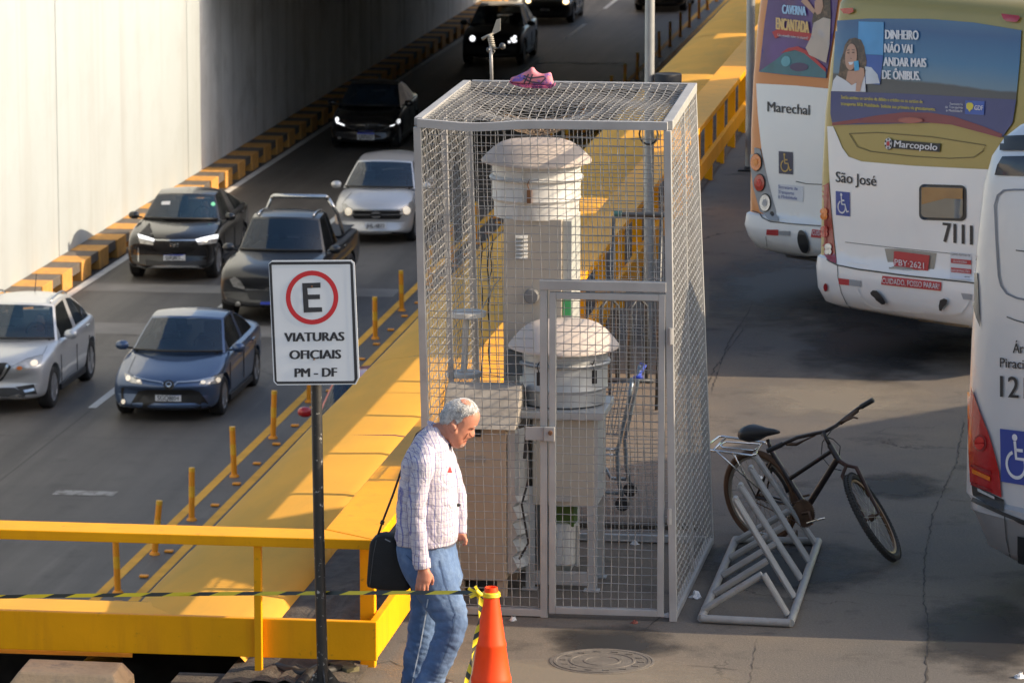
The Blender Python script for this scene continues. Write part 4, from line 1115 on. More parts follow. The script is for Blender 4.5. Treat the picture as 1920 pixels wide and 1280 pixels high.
# lamp posts behind the cage ------------------------------------
PG = mat('galvanised_post', (0.33, 0.345, 0.35), .5, .5, var=.18, scale=4, col2=(0.2, 0.2, 0.2), c2lo=.6, c2hi=.8, s2=4)
pu, pv_ = -3.72, 36.4
lp = thing('steel_post', (pu, pv_, 0), 'slim galvanised steel post rising behind the cage', 'post')
mb = MB(); mb.tube([(pu, pv_, 0), (pu, pv_, 6.0)], .042, 16); mb.build('shaft', PG, lp, smooth=True, autos=40)
mb = MB(); c = PV(1240, 139, pv_ - .1); mb.lathe([(.10, -.26), (.115, -.25), (.118, -.01), (.11, 0), (.10, -.005), (.0, -.01)], (pu + .165, pv_ - .05, c.z), 24); mb.build('black_bucket', BLK, lp, smooth=True, autos=40)
mb = MB(); c = PV(1210, 250, pv_); mb.tube([(pu + .05 * math.cos(t) * 1.6, pv_ - .06, c.z + .09 * math.sin(t)) for t in [2 * math.pi * j / 14 for j in range(14)]], .008, 6, closed=True); mb.build('cable_loop', BLK, lp)
lp2 = thing('steel_post', (-3.77, 48.1, 0), 'slim galvanised steel post standing left of the orange and white bus', 'post')
mb = MB(); mb.tube([(-3.77, 48.1, 0), (-3.77, 48.1, 6.0)], .048, 16); mb.build('shaft', PG, lp2, smooth=True, autos=40)
mb = MB(); mb.box(-3.89, -3.65, 47.98, 48.22, .001, .02); mb.lathe([(.07, .021), (.052, .05)], (-3.77, 48.1, 0), 12); mb.build('base_plate', BLK, lp2)
# pipe stand behind the cage
ps = thing('pipe_stand', (-3.6, 33.0, 0), 'dark pipe stand with a horizontal teal capped bar behind the cage', 'pipe stand')
G2 = lambda x, y, v=33.0: PV(x, y, v)
TEAL = mat('teal_plastic', (0.03, 0.10, 0.10), .5)
mb = MB(); mb.tube([G2(1160, 402), G2(1246, 403)], .022, 10); mb.build('bar', DGR, ps, smooth=True, autos=40)
mb = MB(); mb.tube([G2(1152, 402), G2(1166, 402)], .032, 12); mb.build('cap', TEAL, ps, smooth=True, autos=40)
for x, y0, y1 in ((1151, 405, PZ(0, 0, 0) and 640), (1240, 405, 690)):
    a = G2(x, y0); mb = MB(); mb.tube([a, Vector((a.x - .03, 33.0, 0))], 0.014, 8); mb.build('leg', DGR, ps, smooth=True)
q = Vector((-3.35, 34.2, 0))
cl = thing('bike_rack', q, 'grey bike rack half hidden behind the cage door mesh', 'bike rack')
for k in range(2):
    mb = MB(); x = -3.9 + .24 * k; mb.tube([(x, 34.2, 0), (x + .02, 34.2, .62), (x + .08, 34.25, .70), (x + .14, 34.3, .62), (x + .14, 34.3, 0)], .016, 8); mb.build('hoop', DGR, cl, smooth=True)
mb = MB(); mb.tube([(-3.98, 34.2, .02), (-3.45, 34.2, .02)], .018, 8); mb.build('base_tube', DGR, cl, smooth=True)

# shopping trolley behind the cage -------------------------------
sc_ = thing('shopping_trolley', (PZ(1165, 958).x, 29.1, 0), 'wire shopping trolley with a blue handle standing behind the cage', 'shopping trolley')
T = lambda x, y, v=29.05: PV(x, y, v)
BLUE = mat('blue_plastic', (0.03, 0.06, 0.42), .4); TRF = mat('blue_grey_tube', (0.20, 0.24, 0.28), .4, .6)
for dv in (0, .5):
    o = Vector((0, dv, 0))
    mb = MB(); mb.tube([T(1186, 708) + o, T(1180, 745) + o, T(1156, 850) + o, T(1160, 900) + o, T(1166, 930) + o], .015, 10); mb.build('upright', TRF, sc_, smooth=True)
    mb = MB(); mb.tube([T(1050, 870) + o, T(1122, 905) + o, T(1130, 922) + o, T(1160, 924) + o], .013, 8); mb.build('lower_rail', TRF, sc_, smooth=True)
    mb = MB(); mb.lathe([(.02, -.016), (.05, -.014), (.052, 0), (.05, .014), (.02, .016)], T(1167, 944) + o, 20, axis=(0, 1, 0)); w_ = mb.build('wheel', BLK, sc_, smooth=True, autos=40)
    c0 = T(1060, 940) + o; mb = MB(); mb.lathe([(.02, -.016), (.05, -.014), (.052, 0), (.05, .014), (.02, .016)], (c0.x, c0.y, .055), 20, axis=(0, 1, 0)); mb.build('wheel', BLK, sc_, smooth=True, autos=40)
mb = MB(); mb.tube([T(1190, 706), T(1196, 708) + Vector((0, .02, 0)), T(1196, 708) + Vector((0, .5, 0)), T(1186, 706) + Vector((0, .53, 0))], .011, 10); mb.tube([T(1188, 708), T(1206, 707)], .014, 10); mb.build('handle', BLUE, sc_, smooth=True)
mb = MB()
for k in range(15):
    f = k / 14
    for dv in (0, .5):
        a = T(1183 - 110 * f, 716 + 6 * f, 29.05 + dv); b = T(1162 - 85 * f, 815 - 5 * f, 29.05 + dv); mb.tube([a, b], .003, 4, cap=False)
for k in range(7):
    f = k / 6
    for dv in (0, .5): mb.tube([T(1184 - 22 * f, 716 + 98 * f, 29.05 + dv), T(1072 + 5 * f, 722 + 88 * f, 29.05 + dv)], .0035, 4, cap=False)
    mb.tube([T(1184 - 22 * f, 716 + 98 * f, 29.05), T(1184 - 22 * f, 716 + 98 * f, 29.55)], .0035, 4, cap=False)
for k in range(10): mb.tube([T(1162, 815, 29.05 + .055 * k), T(1077, 810, 29.05 + .055 * k)], .003, 4, cap=False)
mb.build('basket', TRF, sc_)
mb = MB()
for y in (842, 852): mb.tube([T(1118, y), T(1158, y)], .008, 8)
mb.build('shelf_bar', CHR, sc_, smooth=True)
# kerb ledge behind the cage, litter
mb = MB(); mb.box(-3.9, -2.56, 28.5, 28.62, .001, .05); tag(mb.build('kerb_ledge', DARK, bevel=.01), 'low dark ledge on the ground just behind the cage', 'ledge')
PAPER = mat('litter_paper', (0.62, 0.62, 0.62), .8, var=.15, scale=30)
def litter(px, py, r, lab, seed, m=PAPER, z=0.0):
    rnd = random.Random(seed); c = PZ(px, py, z); mb = MB(); n = 9; rings = []
    for h in range(4):
        rings.append([c + Vector(((r * (1 - h * .22)) * math.cos(2 * math.pi * k / n) * rnd.uniform(.5, 1.2), (r * (1 - h * .22)) * math.sin(2 * math.pi * k / n) * rnd.uniform(.5, 1.1), .002 + r * .22 * h * rnd.uniform(.6, 1.4))) for k in range(n)])
    mb.loft(rings); return tag(mb.build('crumpled_paper', m, origin=c), lab, 'litter')
litter(1306, 1120, .055, 'crumpled white plastic scrap between the cage and the bike rack', 1)
litter(1250, 1156, .035, 'white paper scrap at the right front foot of the cage', 2)
litter(962, 1163, .03, 'small white paper scrap in front of the cage left of its door', 3)
litter(1190, 1168, .028, 'dull reddish scrap on the ground below the cage door', 4, mat('red_scrap', (0.20, 0.06, 0.045), .8))
litter(1912, 1270, .04, 'white scrap on sunlit ground at the bottom right corner', 5)
litter(1190, 1020, .035, 'white scrap on the ground behind the sampler in the cage', 6)
litter(1425, 897, .03, 'white scrap on the ground under the bicycle frame', 7)
# worn concrete block and hoses under the near railing
q = PZ(130, 1262, .1)
mb = MB()
x0, x1 = PV(25, 1270, 23.7).x, PV(235, 1270, 23.7).x
mb.loft([[(x0 - .02, 23.55, -.55), (x1 + .02, 23.55, -.55), (x1 + .02, 23.95, -.55), (x0 - .02, 23.95, -.55)], [(x0, 23.56, .02), (x1, 23.56, .02), (x1, 23.94, .02), (x0, 23.94, .02)], [(x0 + .06, 23.6, .10), (x1 - .05, 23.6, .095), (x1 - .06, 23.9, .10), (x0 + .05, 23.9, .105)]])
tag(mb.build('concrete_block', mat('sandy_concrete', (0.56, 0.37, 0.21), .9, var=.25, scale=6, bump=.3, col2=(0.3, 0.22, 0.15), c2lo=.5, c2hi=.7, s2=6), bevel=.015), 'worn sandy concrete block on the ground at the bottom left below the yellow board', 'block')
mb = MB()
for pts in (((520, 1250), (560, 1262), (610, 1258), (640, 1252)), ((560, 1285), (580, 1262), (605, 1248), (660, 1240))):
    mb.tube([PZ(x, y, .035) for x, y in pts], .03, 10)
tag(mb.build('rubber_hose', BLK, smooth=True), 'dark rubber hoses lying beside the sign pole', 'hose')
mb = MB(); a = PZ(612, 1236, .05); b = PZ(662, 1256, .03); mb.bar(a, b, .10, .03); tag(mb.build('timber_plank', mat('mossy_timber', (0.13, 0.115, 0.06), .9, var=.3), bevel=.004, origin=a), 'mossy timber plank lying on the ground right of the sign pole', 'plank')
# ================================================================ buses parked slantwise on the right
BH = 41.0
hdg = Vector((math.sin(R(BH)), math.cos(R(BH)), 0)); rgt = Vector((math.cos(R(BH)), -math.sin(R(BH)), 0)); UPZ = Vector((0, 0, 1))
BWHITE = mat('bus_white_paint', (0.80, 0.79, 0.76), 0.35, var=.03, scale=1.5, col2=(0.62, 0.57, 0.49), c2lo=.66, c2hi=.9, s2=2, coat=.3)
BGOLD = mat('bus_gold_paint', (0.31, 0.24, 0.06), .35, .15, var=.04, scale=2, coat=.3)
BORNG = mat('bus_orange_paint', (0.60, 0.19, 0.03), .38, var=.05, scale=2, coat=.3)
BSILV = mat('bus_silver_paint', (0.60, 0.60, 0.605), .33, .15, var=.03, scale=2, coat=.35)
BGREEN = mat('bus_lime_paint', (0.25, 0.55, 0.05), .4)
BGREY = mat('bus_grey_plastic', (0.30, 0.31, 0.32), .5)
BBLK = mat('bus_black_plastic', (0.02, 0.021, 0.023), .5, var=.15)
BGLS = mat('bus_dark_glass', (0.02, 0.025, 0.035), .06, var=.02)
LRED = mat('red_lamp', (0.42, 0.012, 0.015), .15, coat=.6, var=.1, scale=30); LDRED = mat('dark_red_lamp', (0.28, 0.014, 0.018), .18, coat=.6, var=.1)
LORG = mat('orange_lamp', (0.72, 0.17, 0.01), .15, coat=.6, var=.15, scale=40); LCLR = mat('clear_lamp', (0.62, 0.62, 0.62), .12, .3, coat=.6, var=.3, scale=50)
RSTK = mat('red_sticker', (0.48, 0.035, 0.04), .5, var=.05); WSTK = mat('white_sticker', (0.66, 0.67, 0.69), .5, var=.05); GSTK = mat('grey_sticker', (0.33, 0.34, 0.35), .5, var=.1)
TXB = mat('black_lettering', (0.022, 0.022, 0.025), .5); TXW = mat('white_lettering', (0.72, 0.72, 0.73), .5); TXY = mat('yellow_lettering', (0.70, 0.58, 0.06), .5)
BLS = mat('blue_sticker', (0.03, 0.06, 0.30), .45, var=.05); DKB = mat('dark_navy_sticker', (0.05, 0.05, 0.09), .5); TXO = mat('ochre_lettering', (0.55, 0.36, 0.10), .5)
SEAM = mat('seam_line', (0.10, 0.10, 0.10), .7)

def bus_body(root, corner, prof, length, mats, zsplit, hw=1.25, D=.20, pw=7.0, side=None):
    """prof: (z, inset of the sides, set-back of the rear).  corner: ground point of the rear left corner"""
    c0 = corner + rgt * hw
    xs = [-1, -.995, -.98, -.95, -.90, -.84, -.75, -.62, -.4, -.2, 0, .2, .4, .62, .75, .84, .90, .95, .98, .995, 1]
    rings = []
    def ringat(z, ins, yb):
        w = hw - ins; r = []
        for x in xs:
            y = yb + D * (1 - (1 - abs(x) ** pw) ** (1 / pw))
            r.append(c0 + rgt * (x * w) + hdg * y + UPZ * z)
        for x in (1, .9, .5, 0, -.5, -.9, -1):
            y = length - .05 - (.35 * abs(x) ** 3) - max(0, z - 2) * .15
            r.append(c0 + rgt * (x * w) + hdg * y + UPZ * z)
        return r
    for z, ins, yb in prof: rings.append(ringat(z, ins, yb))
    mb = MB(); n = len(rings[0])
    vs = [p for r in rings for p in r]
    nx = len(xs)
    for i in range(len(rings) - 1):
        for j in range(n):
            mb.mi = 0
            if prof[i + 1][0] <= zsplit + 1e-4: mb.mi = 1
            elif side is not None and nx - 1 <= j < nx + 1: mb.mi = 2
            f = (i * n + j, i * n + (j + 1) % n, (i + 1) * n + (j + 1) % n, (i + 1) * n + j)
            mb.f.append(f); mb.m.append(mb.mi)
    mb.f.append(tuple(range(n - 1, -1, -1))); mb.m.append(1)
    mb.f.append(tuple((len(rings) - 1) * n + j for j in range(n))); mb.m.append(0)
    mb.v = vs
    ms = list(mats) + ([side] if side is not None else [])
    o = mb.build('body', ms, root, smooth=True, autos=42)
    # wheels and dark underside
    for s in (-1, 1):
        for y in (3.0, length - 2.6):
            c = c0 + rgt * (s * (hw - .18)) + hdg * y + UPZ * .48
            mb = MB(); mb.lathe([(.25, -.14), (.46, -.14), (.48, -.10), (.48, .10), (.46, .14), (.25, .14)], c, 28, axis=tuple(rgt)); mb.build('wheel', BBLK, root, smooth=True, autos=40)
    mb = MB(); a = [c0 + rgt * (-hw + .12) + hdg * .5, c0 + rgt * (hw - .12) + hdg * .5, c0 + rgt * (hw - .12) + hdg * (length - .5), c0 + rgt * (-hw + .12) + hdg * (length - .5)]
    mb.hexa([p + UPZ * .28 for p in a] + [p + UPZ * (prof[0][0] + .02) for p in a]); mb.build('chassis', BBLK, root)
    # side windows
    for s in (-1, 1):
        mb = MB(); ins = .012
        for k in range(7):
            y0 = 1.0 + k * (length - 2.0) / 7; y1 = y0 + (length - 2.0) / 7 - .09
            w0, w1 = hw + .004 - .02, hw + .004 - .06
            p = [c0 + rgt * (s * w0) + hdg * y0 + UPZ * 1.55, c0 + rgt * (s * w0) + hdg * y1 + UPZ * 1.55, c0 + rgt * (s * w1) + hdg * y1 + UPZ * 2.55, c0 + rgt * (s * w1) + hdg * y0 + UPZ * 2.55]
            mb.prism(p, rgt * (s * .012))
        if True: mb.build('side_windows', BGLS, root)
    return o
def ipx(l, sx, ox, oy): return [(ox + x / sx, oy + y / sx) for x, y in l]
def wheelchair(surf, root, quad, mbg, mfg, off=.006):
    """blue square with the access symbol; quad: TL,TR,BR,BL in pixels"""
    patch(quad, surf, mbg, 'access_sticker', root, off, 14)
    def q(a, b):
        t = [quad[0][i] + (quad[1][i] - quad[0][i]) * a for i in (0, 1)]; d = [quad[3][i] + (quad[2][i] - quad[3][i]) * a for i in (0, 1)]
        return (t[0] + (d[0] - t[0]) * b, t[1] + (d[1] - t[1]) * b)
    def st(pts, w):
        pl = strip_px(pts, w); return [q(*p) for p in pl]
    mb = MB()
    for poly in ([q(*p) for p in ell(.42, .13, .075, .065, 14)], st([(.42, .2), (.45, .52), (.68, .52), (.80, .82), (.92, .78)], .075), st([(.43, .36), (.64, .36)], .06),
                 st(ell(.44, .64, .26, .24, 20, 0, -20, 250), .065)):
        vs, fs = tri2d(poly, 14); map_px(mb, vs, fs, surf, off + .004)
    return mb.build('access_symbol', mfg, root)
# ---- gold and white bus
gc = PZ(1541, 655, 0) - rgt * .155
gb = thing('city_bus', gc, 'gold and white city bus with a blue advert on its rear window, parked slantwise', 'bus', None)
prof_g = [(.36, .10, .16), (.40, .05, .07), (.52, .015, .01), (.70, .0, .0), (.785, .0, .015), (.80, .012, .04), (.815, .012, .045), (1.5, .012, .05), (2.0, .02, .07), (2.45, .04, .11), (2.80, .065, .16), (2.95, .085, .17), (3.03, .11, .22), (3.09, .22, .40), (3.11, .5, .9)]
gbody = bus_body(gb, gc, prof_g, 11.6, (BGOLD, BWHITE), .80, side=BGREEN)
G = bvh_of(gbody)
c3 = lambda l: ipx(l, 3, 1280, 0)
b7 = lambda l: ipx(l, 4.364, 1390, 380)
patch([(1552, 237), (1563, 237), (1571, 255), (1580, 277), (1592, 294), (1617, 303), (1713, 311), (1835, 317), (1932, 322), (1932, 546), (1818, 527), (1700, 515), (1610, 503), (1571, 496), (1566, 450), (1560, 390), (1556, 330)], G, BWHITE, 'engine_cover', gb, .006, 14)
patch(strip_px([(1538, 473), (1555, 489), (1571, 497), (1610, 505), (1700, 517), (1818, 529.5), (1925, 545)], 2.6), G, BBLK, 'gap', gb, .009, 14)
patch([(1539, 352), (1556, 342), (1559, 380), (1563, 425), (1570, 494), (1559, 490), (1548, 482), (1539, 470)], G, LDRED, 'tail_lamp', gb, .012, 8)
for (x, y), m in (((1548.6, 401), LORG), ((1549, 434), LRED), ((1556, 467), LCLR)):
    for dy in (-4.5, 4.5): patch(ell(x, y + dy, 6.5, 6.5, 18), G, m, 'lamp', gb, .022, 6)
for q in ([(895, 52), (915, 48), (968, 46), (970, 68), (945, 80), (915, 78)], [(1798, 84), (1900, 96), (1903, 110), (1885, 126), (1830, 122), (1812, 108)]):
    patch(c3(q), G, LRED, 'roof_lamp', gb, .02, 8)
# rear window with printed advert
def ramp_mat(name, stops, axis_z0, axis_z1, nz=.04, tilt=0.0):
    m = bpy.data.materials.new(name); m.use_nodes = True; n = m.node_tree.nodes; l = m.node_tree.links; b = n['Principled BSDF']
    b.inputs['Roughness'].default_value = .3
    tc = n.new('ShaderNodeTexCoord'); sx = n.new('ShaderNodeSeparateXYZ'); l.new(tc.outputs['Object'], sx.inputs[0])
    no = n.new('ShaderNodeTexNoise'); no.inputs['Scale'].default_value = 1.6; no.inputs['Detail'].default_value = 5; l.new(tc.outputs['Object'], no.inputs['Vector'])
    ad = n.new('ShaderNodeMath'); ad.operation = 'MULTIPLY_ADD'; ad.inputs[1].default_value = nz * 2; l.new(no.outputs['Fac'], ad.inputs[0]); l.new(sx.outputs['Z'], ad.inputs[2])
    mr = n.new('ShaderNodeMapRange'); mr.inputs[1].default_value = axis_z0 + nz; mr.inputs[2].default_value = axis_z1 + nz; l.new(ad.outputs[0], mr.inputs[0])
    cr = n.new('ShaderNodeValToRGB'); l.new(mr.outputs[0], cr.inputs[0])
    e = cr.color_ramp.elements
    while len(e) < len(stops): e.new(.5)
    for el, (p, c) in zip(e, stops): el.position = p; el.color = (*c, 1)
    l.new(cr.outputs[0], b.inputs['Base Color']); return m
win = [(868, 118), (1050, 106), (1390, 108), (1640, 128), (1910, 172), (1900, 350), (1880, 560), (1860, 690), (1805, 772), (1700, 740), (1500, 692), (1240, 692), (1000, 694), (850, 706), (838, 640), (845, 510), (858, 300)]
wz = [cast(G, 1700, y)[0].z for y in (35, 150, 175)]
ADS = ramp_mat('printed_sky_picture', [(0.0, (0.07, 0.075, 0.085)), (.16, (0.06, 0.065, 0.075)), (.19, (0.12, 0.22, 0.30)), (.45, (0.05, 0.17, 0.31)), (.8, (0.022, 0.10, 0.24)), (1.0, (0.04, 0.15, 0.30))], wz[2] - .02, wz[0] + .05)
wn = patch(c3(win), G, ADS, 'rear_window', gb, .010, 12)
patch(c3([(842, 513), (1300, 530), (1882, 562), (1862, 690), (1806, 770), (1700, 735), (1500, 690), (850, 704), (838, 640)]), G, mat('printed_navy', (0.035, 0.045, 0.17), .3, var=.06), 'advert_band', wn, .014, 12)
patch(c3([(850, 690), (1000, 668), (1100, 650), (1250, 632), (1400, 635), (1530, 655), (1700, 712), (1805, 755), (1800, 776), (1690, 747), (1520, 702), (1380, 690), (1240, 692), (1000, 692), (850, 706)]), G, mat('printed_dark_red', (0.20, 0.02, 0.035), .3, var=.06), 'advert_wave', wn, .018, 12)
patch(c3(ell(1295, 678, 70, 16)), G, LDRED, 'brake_lamp', gb, .03, 6)
patch(c3([(998, 122), (1140, 126), (1136, 312), (992, 305)]), G, mat('printed_light_blue', (0.07, 0.30, 0.58), .3, var=.15, scale=4), 'advert_card', wn, .018, 12)
patch(c3([(992, 305), (1136, 315), (1118, 478), (1030, 470), (1040, 370)]), G, mat('printed_blue', (0.025, 0.09, 0.36), .3, var=.1), 'advert_card', wn, .018, 12)
patch(c3([(1035, 375), (1070, 380), (1105, 420), (1118, 470), (1040, 474)]), G, mat('printed_pale', (0.55, 0.60, 0.66), .3), 'advert_swoosh', wn, .020, 12)
HRP = mat('printed_brown_hair', (0.055, 0.028, 0.016), .3, var=.4, scale=40, col2=(0.20, 0.11, 0.06), c2lo=.5, c2hi=.65, s2=18); SKP = mat('printed_skin', (0.50, 0.27, 0.18), .3, var=.06, scale=12)
hair = [(905, 480), (885, 440), (892, 390), (898, 340), (912, 300), (922, 255), (945, 222), (978, 214), (1012, 226), (1030, 262), (1036, 300), (1044, 345), (1040, 400), (1030, 430), (1015, 470), (960, 492)]
patch(c3(hair), G, HRP, 'advert_hair', wn, .020, 12)
patch(c3([(848, 514), (858, 455), (878, 425), (930, 455), (960, 480), (1000, 460), (1035, 430), (1040, 518)]), G, WSTK, 'advert_shirt', wn, .022, 12)
patch(c3([(940, 400), (985, 400), (1000, 455), (965, 480), (930, 452)]), G, SKP, 'advert_neck', wn, .023, 12)
patch(c3(ell(958, 322, 33, 74, 26, 4)), G, SKP, 'advert_face', wn, .024, 12)
patch(c3([(988, 400), (1005, 380), (1030, 385), (1036, 420), (1020, 470), (1010, 515), (985, 515), (990, 450)]), G, SKP, 'advert_hand', wn, .025, 12)
patch(c3([(975, 348), (1002, 344), (1006, 396), (980, 402)]), G, mat('printed_cyan', (0.03, 0.33, 0.58), .3), 'advert_small_card', wn, .028, 12)
mb = MB()
for pl in (ell(944, 300, 7, 4), ell(972, 298, 7, 4), strip_px([(936, 286), (952, 283)], 4), strip_px([(964, 282), (980, 284)], 4), strip_px([(955, 330), (963, 332)], 3)):
    vs, fs = tri2d(c3(pl), 20); map_px(mb, vs, fs, G, .027)
mb.build('advert_features', HRP, wn)
mb = MB(); vs, fs = tri2d(c3([(944, 352), (975, 350), (966, 366), (952, 367)]), 20); map_px(mb, vs, fs, G, .027); mb.build('advert_smile', TXW, wn)
mb = MB()
P3 = lambda x, y: (1280 + x / 3, y / 3)
for s, a, b, c in (('DINHEIRO', (1148, 221), (1338, 226), 52), ('NÃO VAI', (1143, 297), (1303, 302), 50), ('ANDAR MAIS', (1137, 373), (1382, 380), 50), ('DE ÔNIBUS.', (1131, 445), (1348, 453), 50)):
    add_text(mb, s, P3(*a), P3(*b), c / 3, G, bold=.07, off=.022)
mb.build('advert_lettering', TXW, wn)
mb = MB()
for s, a, b, c in (('Serão aceitos os cartões de débito e crédito ou os cartões de', (902, 556), (1360, 582), 19), ('transporte BRB Mobilidade. Solicite sua primeira via gratuitamente.', (900, 592), (1432, 624), 19)):
    add_text(mb, s, P3(*a), P3(*b), c / 3, G, bold=.03, off=.022)
mb.build('advert_lettering', TXY, wn)
mb = MB()
for s, a, b, c in (('Secretaria', (1513, 591), (1586, 594), 14), ('de Transporte', (1487, 609), (1586, 613), 14), ('e Mobilidade', (1493, 628), (1585, 632), 14)):
    add_text(mb, s, P3(*a), P3(*b), c / 3, G, bold=.02, off=.022)
mb.build('advert_lettering', TXW, wn)
patch(c3([(1600, 566), (1708, 571), (1705, 648), (1598, 643)]), G, mat('printed_royal_blue', (0.02, 0.08, 0.38), .3), 'advert_badge', wn, .022, 12)
patch(c3([(1608, 585), (1620, 578), (1640, 580), (1648, 595), (1642, 615), (1630, 622), (1626, 632), (1618, 618), (1608, 610)]), G, TXY, 'advert_badge_mark', wn, .026, 12)
text('GDF', P3(1653, 620), P3(1702, 622), 9, G, TXW, wn, bold=.03, off=.026)
# panel, badge and lower details
patch(c3(strip_px([(940, 752), (1100, 746), (1400, 770), (1708, 818), (1690, 850), (1640, 885), (1500, 891), (1300, 880), (1060, 852), (985, 826), (940, 752)], 5)), G, mat('gold_panel_line', (0.12, 0.09, 0.025), .5), 'panel_line', gb, .008, 10)  # dark outline of the gold panel
patch(c3([(1146, 790), (1165, 778), (1180, 786), (1455, 808), (1450, 856), (1180, 834), (1165, 846), (1146, 832)]), G, BBLK, 'maker_badge', gb, .012, 10)
patch(c3(ell(1165, 808, 21, 32)), G, TXW, 'emblem', gb, .018, 10); patch(c3(ell(1165, 808, 9, 14)), G, RSTK, 'emblem', gb, .022, 10)
mb = MB()
for k in range(6):
    a = R(60 * k + 30); vs, fs = tri2d(c3(ell(1165 + 16 * math.cos(a), 808 + 24 * math.sin(a), 4.5, 7, 8)), 20); map_px(mb, vs, fs, G, .022)
mb.build('emblem_dots', BBLK, gb)
text('Marcopolo', P3(1196, 826), P3(1440, 846), 12.5, G, TXW, gb, bold=.045, off=.018, lean=.1)
text('São José', P3(866, 1023), P3(1095, 1047), 20, G, TXB, gb, bold=.03, off=.012)
wheelchair(G, gb, c3([(866, 1074), (945, 1082), (947, 1218), (868, 1209)]), BLS, TXW, .012)
patch(rrect(1725, 345, 1813.5, 412, 10, sk=.03), G, BBLK, 'window_frame', gb, .012, 10)
patch(rrect(1730, 350, 1808, 407, 8, sk=.03), G, mat('pane_beige_reflection', (0.20, 0.17, 0.13), .05, .0, var=.05), 'window_pane', gb, .018, 10)  # beige reflection painted into the pane colour
patch([(1731, 351), (1808, 353), (1808, 373), (1775, 372), (1731, 383)], G, mat('pane_orange_reflection', (0.30, 0.15, 0.04), .08), 'window_reflection', gb, .020, 10)  # orange reflection painted as a patch on the glass
text('7111', (1769, 453), (1826, 459), 37, G, TXB, gb, bold=.05, off=.012)
B7 = lambda x, y: (1390 + x / 4.364, 380 + y / 4.364)
patch(b7([(1178, 375), (1300, 378), (1605, 412), (1578, 573), (1215, 540)]), G, mat('plate_recess', (0.36, 0.33, 0.27), .6), 'plate_recess', gb, .009, 10)
pl_ = patch(b7([(1262, 396), (1290, 396), (1555, 430), (1540, 562), (1256, 534)]), G, RSTK, 'number_plate', gb, .02, 10)
text('PBY·2621', B7(1272, 507), B7(1512, 538), 11.5, G, TXW, pl_, bold=.0, off=.027)
patch(b7(strip_px([(855, 322), (1180, 360), (1720, 415), (1880, 425)], 5)), G, SEAM, 'panel_line', gb, .009, 10)
sk_ = patch(b7([(1715, 400), (1890, 418), (1890, 640), (1712, 618)]), G, WSTK, 'notice', gb, .010, 10)
for q in ([(1724, 455), (1890, 470), (1890, 508), (1724, 492)], [(1724, 528), (1890, 543), (1890, 582), (1724, 565)]): patch(b7(q), G, RSTK, 'notice_bar', sk_, .014, 10)
mb = MB(); add_text(mb, 'COMO ESTOU DI', B7(1722, 428), B7(1880, 440), 4, G, off=.014); add_text(mb, 'http://www.semo', B7(1722, 606), B7(1880, 618), 4, G, off=.014); mb.build('lettering', TXB, sk_)
mb = MB(); add_text(mb, 'OUVIDORIA', B7(1745, 486), B7(1858, 496), 4.5, G, off=.018); add_text(mb, 'INFORMAÇÕES', B7(1728, 560), B7(1882, 572), 4.5, G, off=.018); mb.build('lettering', TXW, sk_)
patch(b7([(798, 616), (887, 626), (887, 676), (803, 666)]), G, RSTK, 'reflector', gb, .008, 10); patch(b7([(887, 626), (984, 638), (984, 688), (887, 676)]), G, GSTK, 'reflector', gb, .008, 10)
patch(b7([(1802, 738), (1890, 748), (1890, 795), (1820, 788)]), G, GSTK, 'reflector', gb, .008, 10)
wp_ = patch(b7([(1160, 598), (1645, 650), (1638, 720), (1150, 668)]), G, RSTK, 'warning_sticker', gb, .010, 10)
text('CUIDADO, POSSO PARAR!', B7(1162, 655), B7(1630, 705), 9.5, G, TXW, wp_, bold=.01, off=.016)
patch(b7(ell(697, 690, 17, 31)), G, LDRED, 'round_reflector', gb, .012, 8)
patch(b7([(1075, 730), (1095, 712), (1128, 715), (1165, 755), (1197, 800), (1190, 817), (1165, 817), (1110, 775), (1080, 750)]), G, BBLK, 'exhaust_cap', gb, .03, 8)
patch(b7([(1635, 840), (1645, 792), (1680, 778), (1705, 792), (1700, 825), (1655, 872), (1637, 866)]), G, BBLK, 'exhaust_cap', gb, .03, 8)
patch(b7(strip_px([(790, 512), (792, 600), (820, 730), (865, 825), (920, 878)], 5)), G, SEAM, 'bumper_seam', gb, .006, 8)
patch(b7(strip_px([(945, 700), (985, 760), (1030, 815), (1085, 850), (1200, 868), (1750, 912), (1800, 895), (1840, 850), (1870, 800)], 14)), G, mat('bumper_groove', (0.78, 0.76, 0.72), .35), 'bumper_ridge', gb, .012, 8)
patch(b7([(752, 862), (900, 880), (1868, 998), (1868, 1014), (752, 884)]), G, mat('stained_skirt', (0.40, 0.33, 0.24), .7, var=.2, scale=12), 'bumper_skirt', gb, .010, 8)

# ---- orange and white bus
wc = PZ(1404, 548, 0) - rgt * .14
wb = thing('city_bus', wc, 'orange and white city bus with round tail lamps, left of the gold bus', 'bus')
prof_w = [(.36, .16, .22), (.42, .07, .08), (.52, .03, .02), (.62, .0, .0), (.725, .005, .02), (.74, .02, .05), (.755, .02, .055), (1.5, .015, .06), (2.0, .02, .08), (2.5, .04, .11), (2.9, .07, .15), (3.03, .11, .22), (3.09, .22, .40), (3.11, .5, .9)]
wbody = bus_body(wb, wc, prof_w, 11.6, (BORNG, BWHITE), .74)
Wv = bvh_of(wbody)
patch(c3([(416, 470), (640, 482), (830, 500), (830, 1290), (700, 1268), (540, 1245), (505, 1120), (470, 960), (446, 840), (425, 640)]), Wv, BWHITE, 'engine_cover', wb, .006, 10)
lpn = patch(c3([(384, 822), (440, 838), (470, 960), (510, 1120), (545, 1246), (490, 1240), (440, 1190), (400, 1050), (385, 930)]), Wv, BGREY, 'lamp_panel', wb, .010, 8)
